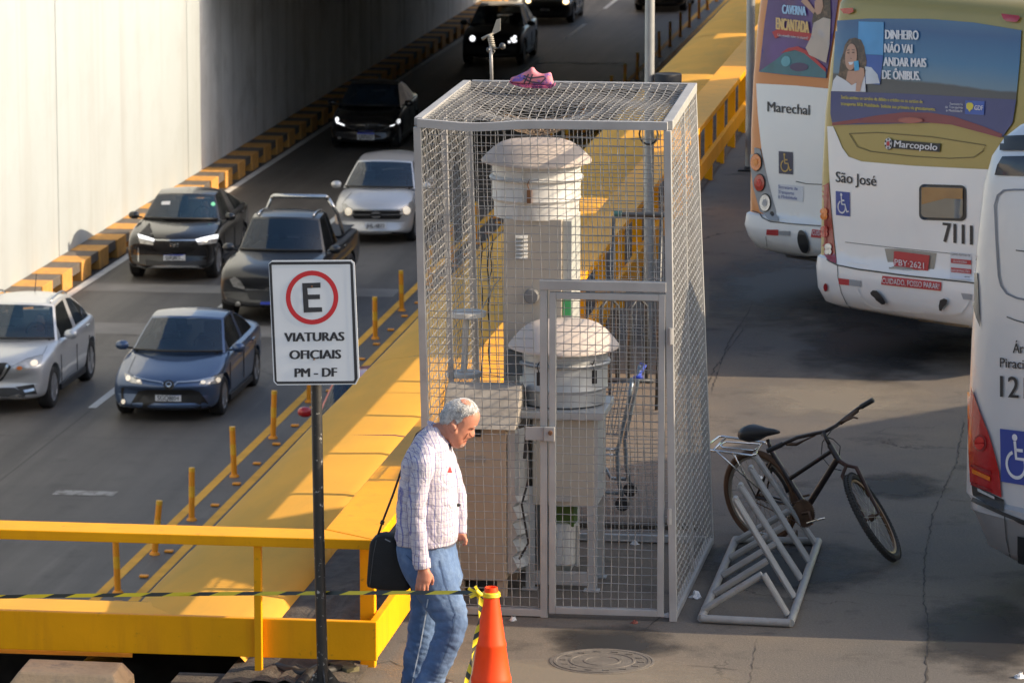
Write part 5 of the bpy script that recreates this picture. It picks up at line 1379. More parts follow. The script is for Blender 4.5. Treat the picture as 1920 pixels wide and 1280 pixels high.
for (x, y), m in (((421, 913), LORG), ((440, 1028), LRED), ((471, 1140), LCLR)):
    patch(c3(ell(x, y, 33, 52)), Wv, BBLK, 'lamp_ring', lpn, .014, 8); l_ = patch(c3(ell(x, y, 29, 46)), Wv, m, 'lamp', lpn, .022, 6)
    patch(c3(ell(x, y, 13, 21)), Wv, {LORG: mat('lamp_core_orange', (0.85, 0.27, 0.03), .2), LRED: mat('lamp_core_red', (0.6, 0.03, 0.03), .2), LCLR: mat('lamp_core_clear', (0.4, 0.4, 0.42), .2)}[m], 'lamp_core', lpn, .026, 6)
patch(c3(ell(508, 1205, 12, 17)), Wv, BBLK, 'lamp_ring', lpn, .014, 8)
ADP = mat('printed_purple', (0.085, 0.035, 0.17), .3, var=.35, scale=2.5, col2=(0.20, 0.06, 0.09), c2lo=.55, c2hi=.75, s2=2)
adw = patch(c3([(486, -10), (880, -10), (850, 200), (812, 442), (600, 424), (434, 405), (448, 290), (465, 130)]), Wv, ADP, 'rear_window', wb, .010, 10)
patch(c3([(436, 404), (480, 372), (540, 330), (585, 290), (640, 272), (690, 285), (740, 330), (812, 400), (812, 440), (600, 422)]), Wv, mat('printed_teal', (0.015, 0.13, 0.17), .3, var=.25, scale=6), 'advert_hill', adw, .014, 10)
patch(c3([(560, 300), (600, 272), (655, 262), (715, 290), (770, 345), (812, 385), (812, 405), (750, 350), (690, 300), (640, 282)]), Wv, RSTK, 'advert_ridge', adw, .018, 10)
patch(c3(ell(588, 346, 26, 30, 16, 20)), Wv, mat('printed_aqua', (0.10, 0.36, 0.42), .3), 'advert_spot', adw, .018, 10)
patch(c3(ell(662, 378, 52, 24)), Wv, mat('printed_violet', (0.04, 0.02, 0.10), .3), 'advert_spot', adw, .018, 10)
patch(c3(strip_px([(520, 200), (560, 180), (630, 185), (700, 205), (735, 212)], 42)), Wv, RSTK, 'advert_ribbon', adw, .018, 10)
text('Um mundo novo te espera!', P3(545, 205), P3(715, 222), 5, Wv, TXW, adw, bold=.02, off=.024)
patch(c3([(735, 120), (750, 40), (770, -10), (838, -10), (842, 100), (800, 190), (770, 225), (750, 200)]), Wv, HRP, 'advert_hair', adw, .018, 10)
patch(c3([(752, 66), (752, 10), (768, -8), (795, -8), (800, 40), (785, 78), (765, 85)]), Wv, SKP, 'advert_face', adw, .022, 10)
patch(c3([(745, 130), (800, 100), (840, 110), (835, 250), (815, 355), (720, 310), (700, 270), (730, 210)]), Wv, mat('printed_cream', (0.50, 0.40, 0.33), .3, var=.1), 'advert_dress', adw, .020, 10)
patch(c3([(675, 10), (690, -8), (705, -8), (755, 60), (745, 80)]), Wv, SKP, 'advert_arm', adw, .021, 10)
text('CAVERNA', P3(570, 78), P3(706, 90), 17, Wv, mat('printed_pale_blue', (0.35, 0.55, 0.75), .3), adw, bold=.07, off=.026)
text('ENCANTADA', P3(536, 165), P3(724, 188), 22, Wv, mat('printed_peach', (0.72, 0.45, 0.16), .3), adw, bold=.07, off=.028)
text('Marechal', P3(481, 627), P3(720, 648), 19, Wv, TXB, wb, bold=.03, off=.012)
wheelchair(Wv, wb, c3([(545, 850), (624, 856), (625, 982), (546, 976)]), DKB, TXO, .012)
lb = patch(c3([(541, 1034), (684, 1048), (682, 1136), (540, 1120)]), Wv, WSTK, 'notice', wb, .010, 10)
mb = MB()
for s, a, b in (('Secretaria de', (545, 1058), (652, 1070)), ('Transporte', (545, 1086), (632, 1096)), ('e Mobilidade', (545, 1112), (650, 1124))): add_text(mb, s, P3(*a), P3(*b), 6, Wv, off=.015)
mb.build('lettering', BLS, lb)
patch(c3(strip_px([(640, 1020), (700, 1034), (830, 1040)], 5)), Wv, SEAM, 'panel_line', wb, .010, 8)
patch(b7([(212, 218), (308, 222), (306, 268), (208, 262)]), Wv, RSTK, 'reflector', wb, .008, 8); patch(b7([(316, 230), (405, 234), (403, 268), (316, 264)]), Wv, GSTK, 'reflector', wb, .008, 8)
patch(b7(ell(515, 316, 42, 92, 24, -12)), Wv, BBLK, 'tow_cap', wb, .02, 8)
wq = patch(b7([(585, 218), (700, 230), (695, 292), (574, 280)]), Wv, RSTK, 'warning_sticker', wb, .010, 8)
text('CUID', B7(590, 264), B7(655, 271), 8.5, Wv, TXW, wq, bold=.01, off=.016)
patch(b7(strip_px([(62, 50), (150, 90), (180, 125), (240, 155), (400, 172), (660, 192)], 8)), Wv, BBLK, 'gap', wb, .009, 8)
patch(b7(strip_px([(205, 275), (212, 340), (220, 395)], 4)), Wv, SEAM, 'bumper_seam', wb, .007, 8)
patch(b7([(130, 385), (200, 400), (290, 425), (660, 432), (660, 445), (280, 440), (190, 428), (140, 410)]), Wv, BBLK, 'bumper_skirt', wb, .012, 8)

# ---- silver bus at the right edge
scn = PZ(1815, 1115, 0) - rgt * .25
sb = thing('city_bus', scn, 'silver bus with rounded rear corner, cut off by the right edge', 'bus')
prof_s = [(.20, .24, .26), (.29, .17, .12), (.5, .12, .04), (.54, .105, .01), (.60, .10, .02), (.62, .02, .06), (.9, .01, .07), (1.6, .012, .09), (2.2, .02, .12), (2.6, .035, .16), (2.78, .06, .20), (2.90, .12, .25), (2.98, .20, .31), (3.05, .32, .42), (3.10, .50, .58), (3.13, .75, .9)]
sbody = bus_body(sb, scn, prof_s, 11.6, (BSILV, mat('bus_bumper_grey', (0.36, 0.36, 0.37), .4, .1, var=.08)), .62, D=.28, pw=4.0)
Sv = bvh_of(sbody)
c8 = lambda l: ipx(l, 2.664, 1780, 220)
patch(c8([(262, 100), (430, 92), (430, 168), (258, 168)]), Sv, BBLK, 'vent', sb, .012, 8)
patch(c8([(270, 198), (430, 194), (430, 296), (232, 290), (245, 240)]), Sv, BGLS, 'rear_window', sb, .010, 8)
patch(c8(strip_px([(430, 364), (330, 362), (275, 366), (245, 390), (231, 440), (238, 600), (250, 790), (262, 840), (290, 880), (340, 902), (430, 920)], 9)), Sv, mat('rubber_groove', (0.16, 0.18, 0.22), .4), 'hatch_seal', sb, .008, 8)
patch(c8([(128, 330), (132, 480), (142, 700), (152, 900), (160, 1048), (140, 1000), (124, 940), (113, 820), (110, 640), (114, 450)]), Sv, mat('smoked_trim', (0.13, 0.13, 0.13), .25), 'corner_trim', sb, .010, 8)
P8 = lambda x, y: (1780 + x / 2.664, 220 + y / 2.664)
mb = MB(); add_text(mb, 'Ár', P8(322, 1175), P8(378, 1178), 19, Sv, bold=.03, off=.010); add_text(mb, 'Piraci', P8(258, 1246), P8(378, 1256), 18, Sv, bold=.03, off=.010); mb.build('lettering', TXB, sb)
text('121', (1877, 743), (1927, 747), 40, Sv, TXB, sb, bold=.02, off=.010)
wheelchair(Sv, sb, [(1877, 803), (1944, 811), (1946, 913), (1879, 902)], BLS, TXW, .010)
tl = patch([(1817.5, 700), (1826, 730), (1840, 770), (1856, 810), (1868, 850), (1877, 885), (1881, 932), (1852, 919), (1822, 903), (1819.5, 850), (1818, 780)], Sv, LRED, 'tail_lamp', sb, .014, 7)
patch(ell(1842, 830, 12, 16), Sv, LDRED, 'lamp_ring', tl, .020, 6); patch(ell(1842, 830, 9, 12), Sv, mat('bright_red_lamp', (0.6, 0.02, 0.015), .12, coat=.5), 'lamp', tl, .024, 6)
for y in (868, 902): patch([(1825, y), (1862, y + 14), (1862, y + 21), (1825, y + 6)], Sv, LDRED, 'lamp_bar', tl, .020, 6)
patch([(1828, 878), (1861, 893), (1861, 901), (1828, 886)], Sv, LORG, 'lamp_bar', tl, .022, 6)
patch([(1824, 906), (1852, 921), (1884, 936), (1884, 958), (1850, 945), (1826, 930)], Sv, BBLK, 'lamp_housing', sb, .010, 8); patch([(1836, 914), (1868, 930), (1868, 935), (1837, 920)], Sv, LCLR, 'reverse_lamp', sb, .016, 8)
patch(strip_px([(1824, 936), (1850, 948), (1885, 964), (1935, 984)], 7), Sv, BBLK, 'gap', sb, .009, 8)
patch(strip_px([(1884, 962), (1888, 1010), (1900, 1064)], 2), Sv, SEAM, 'bumper_seam', sb, .006, 8)
patch([(1910, 1003), (1945, 1010), (1945, 1062), (1910, 1052)], Sv, BBLK, 'bumper_pad', sb, .012, 8)
patch(c8(strip_px([(335, 664), (430, 676)], 6)), Sv, SEAM, 'panel_line', sb, .006, 8); patch(c8(strip_px([(290, 996), (330, 1012), (430, 1040)], 6)), Sv, SEAM, 'panel_line', sb, .006, 8)
# ---- more buses in the row behind (they shade the yellow cover)
for k, (u, v) in enumerate(((-3.0, 46.4), (-2.9, 52.9), (-2.8, 59.2), (-2.7, 65.2), (-2.6, 71.2))):
    c = Vector((u, v, 0))
    r = thing('city_bus', c, 'white and orange bus in the row hidden behind the orange and white bus', 'bus', 'buses in the row behind')
    bus_body(r, c, prof_w, 11.6, (BWHITE, BORNG), 1.5)
# ================================================================ cars on the road
TYRE = mat('car_tyre', (0.02, 0.02, 0.021), .8, var=.1); ALLOY = mat('alloy_wheel', (0.42, 0.42, 0.43), .3, .8, var=.08)
CBLK = mat('car_black_trim', (0.018, 0.018, 0.019), .5, var=.1); CARCH = mat('wheel_arch_dark', (0.012, 0.012, 0.012), .9)
CGLS = glass('windscreen_glass', (0.014, 0.034, 0.065), .30, .03); CSGL = glass('side_glass', (0.012, 0.015, 0.018), .08, .04)
CINT = mat('dark_interior', (0.022, 0.022, 0.024), .8, var=.2); PLW = mat('plate_white', (0.62, 0.63, 0.64), .5, var=.05); PLB = mat('plate_blue', (0.03, 0.06, 0.45), .5)
HLAMP = mat('headlamp_glass', (0.48, 0.47, 0.45), .12, .4, coat=.8, var=.35, scale=14); HLIT = mat('lit_lamp', (0.9, 0.85, 0.75), .3, emit=(1, .82, .58), estr=.30); HWHT = mat('lit_white_lamp', (0.9, 0.9, 0.9), .3, emit=(0.95, .97, 1), estr=1.0); HWRM = mat('lit_warm_lamp', (0.9, 0.7, 0.5), .3, emit=(1, .72, .38), estr=2.2)
HDIM = mat('dim_drl', (0.8, 0.8, 0.8), .3, emit=(.95, .97, 1), estr=.9)
CCHR = mat('car_chrome', (0.6, 0.61, 0.62), .15, .9, var=.04); IND = mat('orange_indicator', (0.6, 0.17, 0.03), .2, coat=.5)
def paint(name, c, metal=.5, rough=.32): return mat(name, c, rough, metal, var=.02, scale=2, coat=.8, col2=tuple(k * .8 + .03 for k in c), c2lo=.6, c2hi=.9, s2=1.5)

def car(name, label, cat, pm, u, v, W, L, st, gh, wheels, wr=.33, roof=None, group=None, pickup=False, driver=None, mirror_m=None, rail=False):
    """st: lower body stations (y, half width, bottom, shoulder, centre top).  gh: dict for the cabin"""
    root = thing(name, (u, v, ZR), label, cat, group)
    o = Vector((u, v, ZR))
    def sec(y, w, zb, zs, zt, fb):
        half = [(0, zb), (w * .80, zb), (w * .955, zb + .05), (w * .99, zb + .20), (w, (zb + zs) * .5), (w * .985, zs - .07), (w * .955, zs), (w * .87, zs + (zt - zs) * .45), (w * .55, zs + (zt - zs) * .88), (0, zt)]
        pts = [(x, z) for x, z in half] + [(-x, z) for x, z in half[-2:0:-1]]
        out = []
        for x, z in pts:
            t = abs(x) / (W / 2)
            yy = y + fb * t ** 2.6
            out.append(o + Vector((x, yy, z)))
        return out
    rings = []
    for y, w, zb, zs, zt in st:
        fb = .34 * max(0, 1 - y / 1.0) - .30 * max(0, 1 - (L - y) / .9)
        rings.append(sec(y, w, zb, zs, zt, fb))
    mb = MB(); mb.loft(rings)
    body = mb.build('body', pm, root, subsurf=2)
    # cut the wheel arches
    cut = MB()
    for y in wheels:
        for s in (-1, 1):
            cut.lathe([(0, -.22), (wr + .055, -.22), (wr + .055, .3), (0, .3)], o + Vector((s * (W / 2 - .06), y, wr)), 28, axis=(s, 0, 0))
    cb = cut.build('cutter', CARCH, None)
    md = body.modifiers.new('b', 'BOOLEAN'); md.operation = 'DIFFERENCE'; md.object = cb; md.solver = 'EXACT'
    bpy.context.view_layer.update()
    me = evaluated(body); body.modifiers.clear(); body.data = me
    bpy.data.objects.remove(cb)
    body.data.materials.clear(); body.data.materials.append(pm)
    for p in body.data.polygons: p.use_smooth = True; p.material_index = 0
    body.data.set_sharp_from_angle(angle=R(38))
    for y in wheels:
        for s in (-1, 1):
            c = o + Vector((s * (W / 2 - .125), y, wr))
            mb = MB(); mb.lathe([(.20, -.11), (wr - .02, -.11), (wr, -.085), (wr, .075), (wr - .03, .105), (wr * .70, .108), (wr * .66, .09)], c, 30, axis=(s, 0, 0)); wh = mb.build('wheel', TYRE, root, smooth=True, autos=40)
            mb = MB(); mb.lathe([(wr * .69, .095), (wr * .66, .10), (wr * .62, .075), (wr * .60, .02), (0, .02)], c, 30, axis=(s, 0, 0))
            for k in range(5):
                a = R(72 * k + 18); d = Vector((0, math.cos(a), math.sin(a)))
                mb.bar(c + d * .03 + Vector((s * .085, 0, 0)), c + d * wr * .64 + Vector((s * .088, 0, 0)), .05, .03, up=(s, 0, 0))
            mb.lathe([(.055, .06), (.055, .095), (0, .10)], c, 14, axis=(s, 0, 0)); mb.build('rim', ALLOY, wh, smooth=True, autos=35)
    # cabin
    g = gh; wb, wt = g['wb'], g['wr']
    yb, zb, yt, zt_, yr, zr_, yd, zd = g['yb'], g['zb'], g['yt'], g['zt'], g['yr'], g['zr'], g['yd'], g['zd']
    def S(sx, t, a, b, bow0, bow1, cr0, cr1):      # patch between base line a=(y,z,w) and top line b
        w = a[2] + (b[2] - a[2]) * t; bow = bow0 + (bow1 - bow0) * t; cr = cr0 + (cr1 - cr0) * t
        bul = math.sin(math.pi * t) * .02
        return o + Vector((sx * w, a[0] + (b[0] - a[0]) * t + bow * abs(sx) ** 2.2, a[1] + (b[1] - a[1]) * t - cr * abs(sx) ** 2.4 + bul))
    A, B_ = (yb, zb, wb), (yt, zt_, wt); C_, D_ = (yr, zr_, wt - .015), (yd, zd, wb - .05)
    sx = [-1, -.955, -.7, -.35, 0, .35, .7, .955, 1]
    f_ws = lambda s, t: S(s, t, A, B_, .42, .20, .05, .05)
    f_rw = lambda s, t: S(s, t, D_, C_, -.35, -.12, .06, .05)
    def grid(mb, f, ss, ts, keep):
        n = len(ss); vs = [f(s, t) for t in ts for s in ss]
        fs = [(j * n + i, j * n + i + 1, (j + 1) * n + i + 1, (j + 1) * n + i) for j in range(len(ts) - 1) for i in range(n - 1) if keep(i, j, n - 2, len(ts) - 2)]
        mb.add(vs, fs)
    shell = MB()
    tt = [0, .05, .35, .65, .94, 1]
    edge = lambda i, j, I, J: i in (0, I) or j in (0, J)
    grid(shell, f_ws, sx, tt, edge); grid(shell, f_rw, sx, tt, edge)
    # roof
    rt = [k / 6 for k in range(7)]
    def f_rf(s, t):
        a = f_ws(s, 1); b = f_rw(s, 1); p = a.lerp(b, t); p.z += .05 * math.sin(math.pi * t) * g.get('arch', 1); p.x = o.x + (p.x - o.x) * (1 + .02 * math.sin(math.pi * t)); return p
    rshell = MB(); grid(rshell, f_rf, sx, rt, lambda *a: True)
    rm_ = roof or pm
    shell.build('pillars', pm, root, smooth=True, autos=40)
    rshell.build('roof', rm_, root, smooth=True, autos=40)
    # glass
    gs = [-.955, -.7, -.35, 0, .35, .7, .955]; gt = [.05, .35, .65, .94]
    inn = lambda f: (lambda s, t: f(s, t))
    mb = MB(); grid(mb, f_ws, gs, gt, lambda *a: True); ws = mb.build('windscreen', CGLS, root, smooth=True)
    mb = MB(); grid(mb, f_rw, gs, gt, lambda *a: True); mb.build('rear_window', CSGL, root, smooth=True)
    mb = MB(); top = [f_ws(s, .05) for s in gs]; 
    mb.tube([p + Vector((0, -.02, .004)) for p in top], .022, 6); mb.build('cowl', CBLK, root, smooth=True)
    # sides: between shoulder line and roof edge
    for s in (-1, 1):
        bot = lambda t: f_ws(s, 0).lerp(f_rw(s, 0), t) + Vector((s * .0, 0, -.02))
        def topc(t):
            # follows windscreen edge, roof edge, rear edge
            la, lr, lb = .22, .80, 1.0
            if t < g.get('ta', .22): return f_ws(s, t / g.get('ta', .22))
            if t < g.get('tb', .76): return f_rf(s, (t - g.get('ta', .22)) / (g.get('tb', .76) - g.get('ta', .22)))
            return f_rw(s, 1 - (t - g.get('tb', .76)) / (1 - g.get('tb', .76)))
        ts = [k / 24 for k in range(25)]
        mb = MB(); N = len(ts)
        vs = []
        for q in (0, .08, .93, 1):
            for t in ts:
                b_, t_ = bot(t), topc(t)
                b_ = Vector((b_.x, t_.y if g.get('vert', True) else b_.y, b_.z + 0))
                # belt height along the car
                fr = min(1, max(0, (t_.y - f_ws(s, 0).y) / (f_rw(s, 0).y - f_ws(s, 0).y)))
                b_.z = f_ws(s, 0).z * (1 - fr) + f_rw(s, 0).z * fr - .03; b_.x = o.x + s * (wb + .012)
                vs.append(b_.lerp(t_, q))
        glassf, paintf = [], []
        posts = g.get('posts', ())
        for j in range(3):
            for i in range(N - 1):
                f = (j * N + i, j * N + i + 1, (j + 1) * N + i + 1, (j + 1) * N + i)
                (glassf if (j == 1 and 2 <= i <= N - 4 and i not in posts) else paintf).append(f)
        m1 = MB(); m1.add(vs, paintf); m1.build('window_frame', pm if not g.get('blackside') else CBLK, root, smooth=True, autos=40)
        m2 = MB(); m2.add(vs, glassf); m2.build('side_window', CSGL, root, smooth=True)
        if rail:
            mb = MB(); mb.tube([f_rf(s * .9, t) + Vector((0, 0, .012 + .05 * min(1, 8 * t, 8 * (1 - t)))) for t in [.02, .1, .2, .35, .5, .65, .8, .92, .98]], .018, 8); mb.build('roof_rail', CCHR, root, smooth=True)
        # mirror
        mp = o + Vector((s * (wb + .02), g['my'], g['mz'])); c = mp + Vector((s * .17, -.03, .05))
        mb = MB(); rings = []
        for k, (tx, ry, rz) in enumerate(((-.10, .045, .045), (-.06, .08, .075), (.02, .085, .08), (.08, .07, .06), (.105, .03, .03))):
            rings.append([c + Vector((s * tx, ry * math.cos(a), rz * math.sin(a))) for a in [2 * math.pi * q / 12 for q in range(12)]])
        mb.loft(rings); mi = mb.build('mirror', mirror_m or pm, root, smooth=True, autos=50)
        mb = MB(); mb.bar(mp, c + Vector((-s * .06, 0, -.03)), .06, .03); mb.build('mirror_arm', CBLK, mi)
        # door seams and handles
        for y in g.get('seams', ()):
            mb = MB(); mb.tube([o + Vector((s * (W / 2 + .000), y, zz)) for zz in (.35, .6, .8)], .006, 4); mb.build('door_seam', CBLK, root)
        for y in g.get('handles', ()):
            mb = MB(); mb.bar(o + Vector((s * (W / 2 + .005), y, g['hz'])), o + Vector((s * (W / 2 + .005), y + .18, g['hz'] + .01)), .025, .03); mb.build('door_handle', pm, root, bevel=.006)
        mb = MB(); mb.bar(o + Vector((s * (W / 2 - .03), wheels[0] + wr + .1, st[2][2] + .04)), o + Vector((s * (W / 2 - .03), wheels[1] - wr - .1, st[2][2] + .04)), .05, .10); mb.build('sill', CBLK, root, bevel=.01)
    # interior
    mb = MB(); ww = wb - .10
    mb.box(u - ww, u + ww, v + yb + .55, v + min(yd, yb + 2.6) - .05, ZR + .35, ZR + .62)
    mb.box(u - ww, u + ww, v + yb + .30, v + yb + .62, ZR + .5, ZR + zb - .02)
    for s in (-1, 1):
        for y in (yb + 1.15, yb + 1.95):
            mb.hexa([(u + s * .36 - .22, v + y, ZR + .5), (u + s * .36 + .22, v + y, ZR + .5), (u + s * .36 + .22, v + y + .18, ZR + .5), (u + s * .36 - .22, v + y + .18, ZR + .5), (u + s * .36 - .2, v + y + .14, ZR + 1.08), (u + s * .36 + .2, v + y + .14, ZR + 1.08), (u + s * .36 + .2, v + y + .28, ZR + 1.08), (u + s * .36 - .2, v + y + .28, ZR + 1.08)])
            mb.box(u + s * .36 - .12, u + s * .36 + .12, v + y + .17, v + y + .27, ZR + 1.08, ZR + 1.28)
    mb.tube([Vector((u + .36 + .17 * math.cos(a), v + yb + .72 + .05 * math.sin(a), ZR + zb + .02 + .16 * math.sin(a))) for a in [2 * math.pi * k / 18 for k in range(18)]], .016, 6, closed=True)
    mb.build('interior', CINT, root)
    return root, body, o, (f_ws, f_rw, f_rf, ws)
def plate(surf, root, q, txt, blue=True, off=.014):
    p = patch(q, surf, PLW, 'number_plate', root, off, 30)
    if p is None: return
    (x0, y0), (x1, y1), (x2, y2), (x3, y3) = q
    h = y3 - y0
    if blue: patch([(x0, y0), (x1, y1), (x1, y1 + h * .27), (x0, y0 + h * .27)], surf, PLB, 'plate_band', p, off + .003, 30)
    text(txt, (x3 + (x2 - x3) * .08, y3 - h * .10), (x3 + (x2 - x3) * .92, y2 - h * .10), h * .55, surf, TXB, p, bold=.02, off=off + .006)
def driver(root_pos, lab, shirt, hairc=(0.05, 0.04, 0.035)):
    x, y, z = root_pos
    mb = MB()
    mb.loft([[Vector((x + rx * math.cos(a), y + ry * math.sin(a), z + h)) for a in [2 * math.pi * k / 16 for k in range(16)]] for h, rx, ry in ((-.45, .19, .13), (-.2, .21, .13), (.0, .22, .12), (.08, .18, .10), (.12, .075, .075), (.18, .06, .065), (.22, .07, .085), (.28, .078, .10), (.35, .078, .10), (.41, .06, .08), (.435, .02, .03))])
    for s in (-1, 1): mb.tube([(x + s * .2, y, z + .02), (x + s * .25, y - .12, z - .18), (x + s * .16, y - .36, z - .12)], [.06, .05, .04], 10)
    mb.lathe([(.018, 0), (.012, .02), (0, .025)], (x, y - .10, z + .29), 8, axis=(0, -1, 0))
    e = remesh(mb, .014, 3)
    o = e.build('person', mat('driver_skin', (0.55, 0.32, 0.23), .6, var=.05), None, smooth=True, origin=(x, y, z)); tag(o, lab, 'person')
    mb = MB(); mb.loft([[Vector((x + rx * math.cos(a), y + ry * math.sin(a), z + h)) for a in [2 * math.pi * k / 16 for k in range(16)]] for h, rx, ry in ((-.44, .205, .145), (-.2, .225, .145), (.0, .235, .135), (.085, .19, .115), (.115, .09, .09))])
    mb.build('shirt', shirt, o, smooth=True)
    mb = MB(); mb.loft([[Vector((x + rx * math.cos(a), y + .02 + ry * math.sin(a), z + h)) for a in [2 * math.pi * k / 16 for k in range(16)]] for h, rx, ry in ((.34, .085, .095), (.39, .078, .09), (.43, .05, .06), (.445, .01, .01))])
    mb.build('hair', mat('driver_hair', hairc, .8), o, smooth=True)
    return o
# body stations ------------------------------------------------
def st_sedan(W, L, hood=.80, cowl=.98, deck=1.06, nose=.60, bt=.17):
    w = W / 2
    return [(0.0, w * .80, .30, .50, .56), (.04, w * .90, .22, .58, nose + .04), (.16, w * .955, bt, .66, hood - .06), (.55, w * .985, bt, .74, hood + .02), (1.0, w, bt, .82, cowl - .07), (1.45, w, bt, .90, cowl), (2.2, w, bt, .93, cowl + .01), (3.0, w, bt, .95, cowl + .01), (3.7, w * .99, bt, .97, deck - .02), (L - .45, w * .97, bt + .03, .97, deck), (L - .12, w * .93, bt + .08, .95, deck - .01), (L - .02, w * .88, .35, .80, .88), (L, w * .80, .42, .70, .76)]
def st_suv(W, L, hood=1.0, cowl=1.10, deck=1.12, nose=.86, bt=.22):
    w = W / 2
    return [(0.0, w * .84, .34, .62, .70), (.03, w * .92, .27, .74, nose), (.14, w * .965, bt, .82, hood - .05), (.5, w * .99, bt, .90, hood + .02), (.95, w, bt, .96, cowl - .03), (1.35, w, bt, 1.0, cowl), (2.2, w, bt, 1.02, cowl), (3.0, w, bt, 1.04, cowl + .01), (3.6, w, bt, 1.06, deck), (L - .35, w * .98, bt + .03, 1.06, deck), (L - .10, w * .94, bt + .08, 1.02, deck - .01), (L - .02, w * .9, .38, .86, .95), (L, w * .82, .45, .75, .82)]

BLUEP = paint('slate_blue_paint', (0.07, 0.115, 0.215), .5); BLKP = paint('black_paint', (0.012, 0.012, 0.014), .2, .25); GRYP = paint('dark_grey_paint', (0.013, 0.015, 0.02), .0, .42)
SILP = paint('silver_paint', (0.56, 0.58, 0.61), .45, .32); WSILP = paint('pale_silver_paint', (0.60, 0.60, 0.61), .45, .32); REDP = paint('red_paint', (0.45, 0.015, 0.02), .2)

# blue sedan
def fit(xc, yc, z=ZR): return PZ(xc, yc, z)
p = fit(333, 781)
c7 = lambda l: ipx(l, 5.333, 210, 560)
rt_, bd_, o_, fs_ = car('sedan', 'slate blue sedan with lit headlamps coming closer in the lane beside the yellow line', 'car', BLUEP, p.x - .15, p.y - .62, 1.78, 4.63, st_sedan(1.78, 4.63), dict(wb=.78, wr=.60, yb=1.02, zb=.97, yt=1.98, zt=1.43, yr=3.25, zr=1.38, yd=4.15, zd=1.06, my=1.62, mz=.94, ta=.2, tb=.62, posts=(10, 11), seams=(1.3, 2.42, 3.4), handles=(2.2, 3.15), hz=.86), (.93, 3.63), .32)
K = bvh_of(bd_)
patch(c7([(185, 1060), (265, 920), (350, 904), (800, 904), (875, 925), (985, 1078), (900, 1102), (260, 1092)]), K, CBLK, 'grille', rt_, .012, 12)
for q in ([(125, 750), (160, 760), (220, 795), (302, 832), (302, 857), (200, 845), (145, 815)], [(865, 862), (890, 832), (990, 790), (1108, 742), (1092, 800), (1055, 848)]): patch(c7(q), K, HLAMP, 'headlamp', rt_, .014, 8)
for q in (ell(165, 800, 24, 26), ell(270, 826, 22, 14), ell(908, 838, 24, 16), ell(1055, 812, 22, 24)): patch(c7(q), K, HLIT, 'lamp_bulb', rt_, .02, 8)
for q in (ell(118, 1026, 20, 22), ell(1082, 1046, 22, 22)): patch(c7(q), K, HLIT, 'fog_lamp', rt_, .02, 8)
patch(c7(strip_px([(215, 782), (330, 812), (500, 838), (530, 870)], 13)), K, CCHR, 'chrome_strip', rt_, .016, 8); patch(c7(strip_px([(985, 795), (850, 825), (650, 838), (615, 872)], 13)), K, CCHR, 'chrome_strip', rt_, .016, 8)
e_ = patch(c7(ell(568, 862, 55, 43)), K, CBLK, 'emblem', rt_, .02, 8); patch(c7(strip_px(ell(568, 858, 26, 18, 16, 0, 0, 359), 8)), K, CCHR, 'emblem_ring', e_, .024, 8)
patch(c7(strip_px([(78, 1035), (95, 1062), (140, 1082), (230, 1106), (560, 1112), (900, 1112), (1040, 1092), (1125, 1062)], 16)), K, mat('lip_paint', (0.36, 0.40, 0.46), .3, .4, coat=.4), 'bumper_lip', rt_, .014, 8)
for q in ([(92, 888), (128, 882), (112, 940), (118, 1000), (98, 1002)], [(1055, 900), (1090, 912), (1112, 990), (1095, 1012), (1085, 950)]): patch(c7(q), K, CBLK, 'bumper_vent', rt_, .010, 8)
SHUT = mat('shut_line', (0.012, 0.013, 0.016), .6)
patch(c7(strip_px([(238, 572), (195, 660), (165, 735), (230, 782), (330, 806), (560, 838), (850, 818), (985, 788), (1108, 728), (1135, 640), (1140, 575)], 4)), K, SHUT, 'bonnet_seam', rt_, .006, 8)
plate(K, rt_, c7([(437, 944), (692, 950), (692, 1032), (437, 1026)]), 'SGQ8J04', off=.03)

# black crossover, left lane
p = fit(340, 521); k4 = lambda l: ipx(l, 4.085, 230, 330)
rt_, bd_, o_, fs_ = car('crossover', 'black crossover with white daytime lamps beside the striped guard, left lane', 'car', BLKP, p.x - .15, p.y - .68, 1.77, 4.42, st_suv(1.77, 4.42), dict(wb=.78, wr=.58, yb=1.05, zb=1.09, yt=1.75, zt=1.53, yr=3.0, zr=1.50, yd=4.25, zd=1.12, my=1.55, mz=1.06, ta=.16, tb=.56, posts=(9, 10, 16), seams=(1.35, 2.4, 3.3), handles=(2.2, 3.1), hz=.98), (.88, 3.42), .345)
K = bvh_of(bd_)
patch(k4([(232, 502), (560, 502), (592, 540), (540, 572), (280, 582), (235, 548)]), K, CBLK, 'grille', rt_, .010, 10)
patch(k4([(175, 640), (300, 655), (520, 655), (640, 640), (640, 680), (560, 690), (240, 690), (180, 685)]), K, CBLK, 'lower_grille', rt_, .010, 10)
for q in ([(118, 470), (240, 495), (235, 528), (135, 515)], [(566, 500), (726, 470), (715, 515), (580, 528)]): patch(k4(q), K, HLAMP, 'headlamp', rt_, .010, 8)
for q in ([(116, 448), (150, 456), (244, 484), (242, 500), (130, 476)], [(556, 488), (640, 468), (727, 446), (724, 476), (570, 505)]): patch(k4(q), K, HWHT, 'lit_drl', rt_, .016, 8)
patch(k4(strip_px([(244, 490), (400, 494), (558, 492)], 9)), K, CCHR, 'chrome_strip', rt_, .014, 8)
text('FIAT', (230 + 366 / 4.085, 330 + 541 / 4.085), (230 + 432 / 4.085, 330 + 541 / 4.085), 6.4, K, CCHR, rt_, bold=.05, off=.02)
patch(k4(strip_px([(205, 360), (150, 420), (125, 448), (244, 478), (400, 486), (560, 480), (725, 440), (735, 370)], 3)), K, SHUT, 'bonnet_seam', rt_, .006, 8)
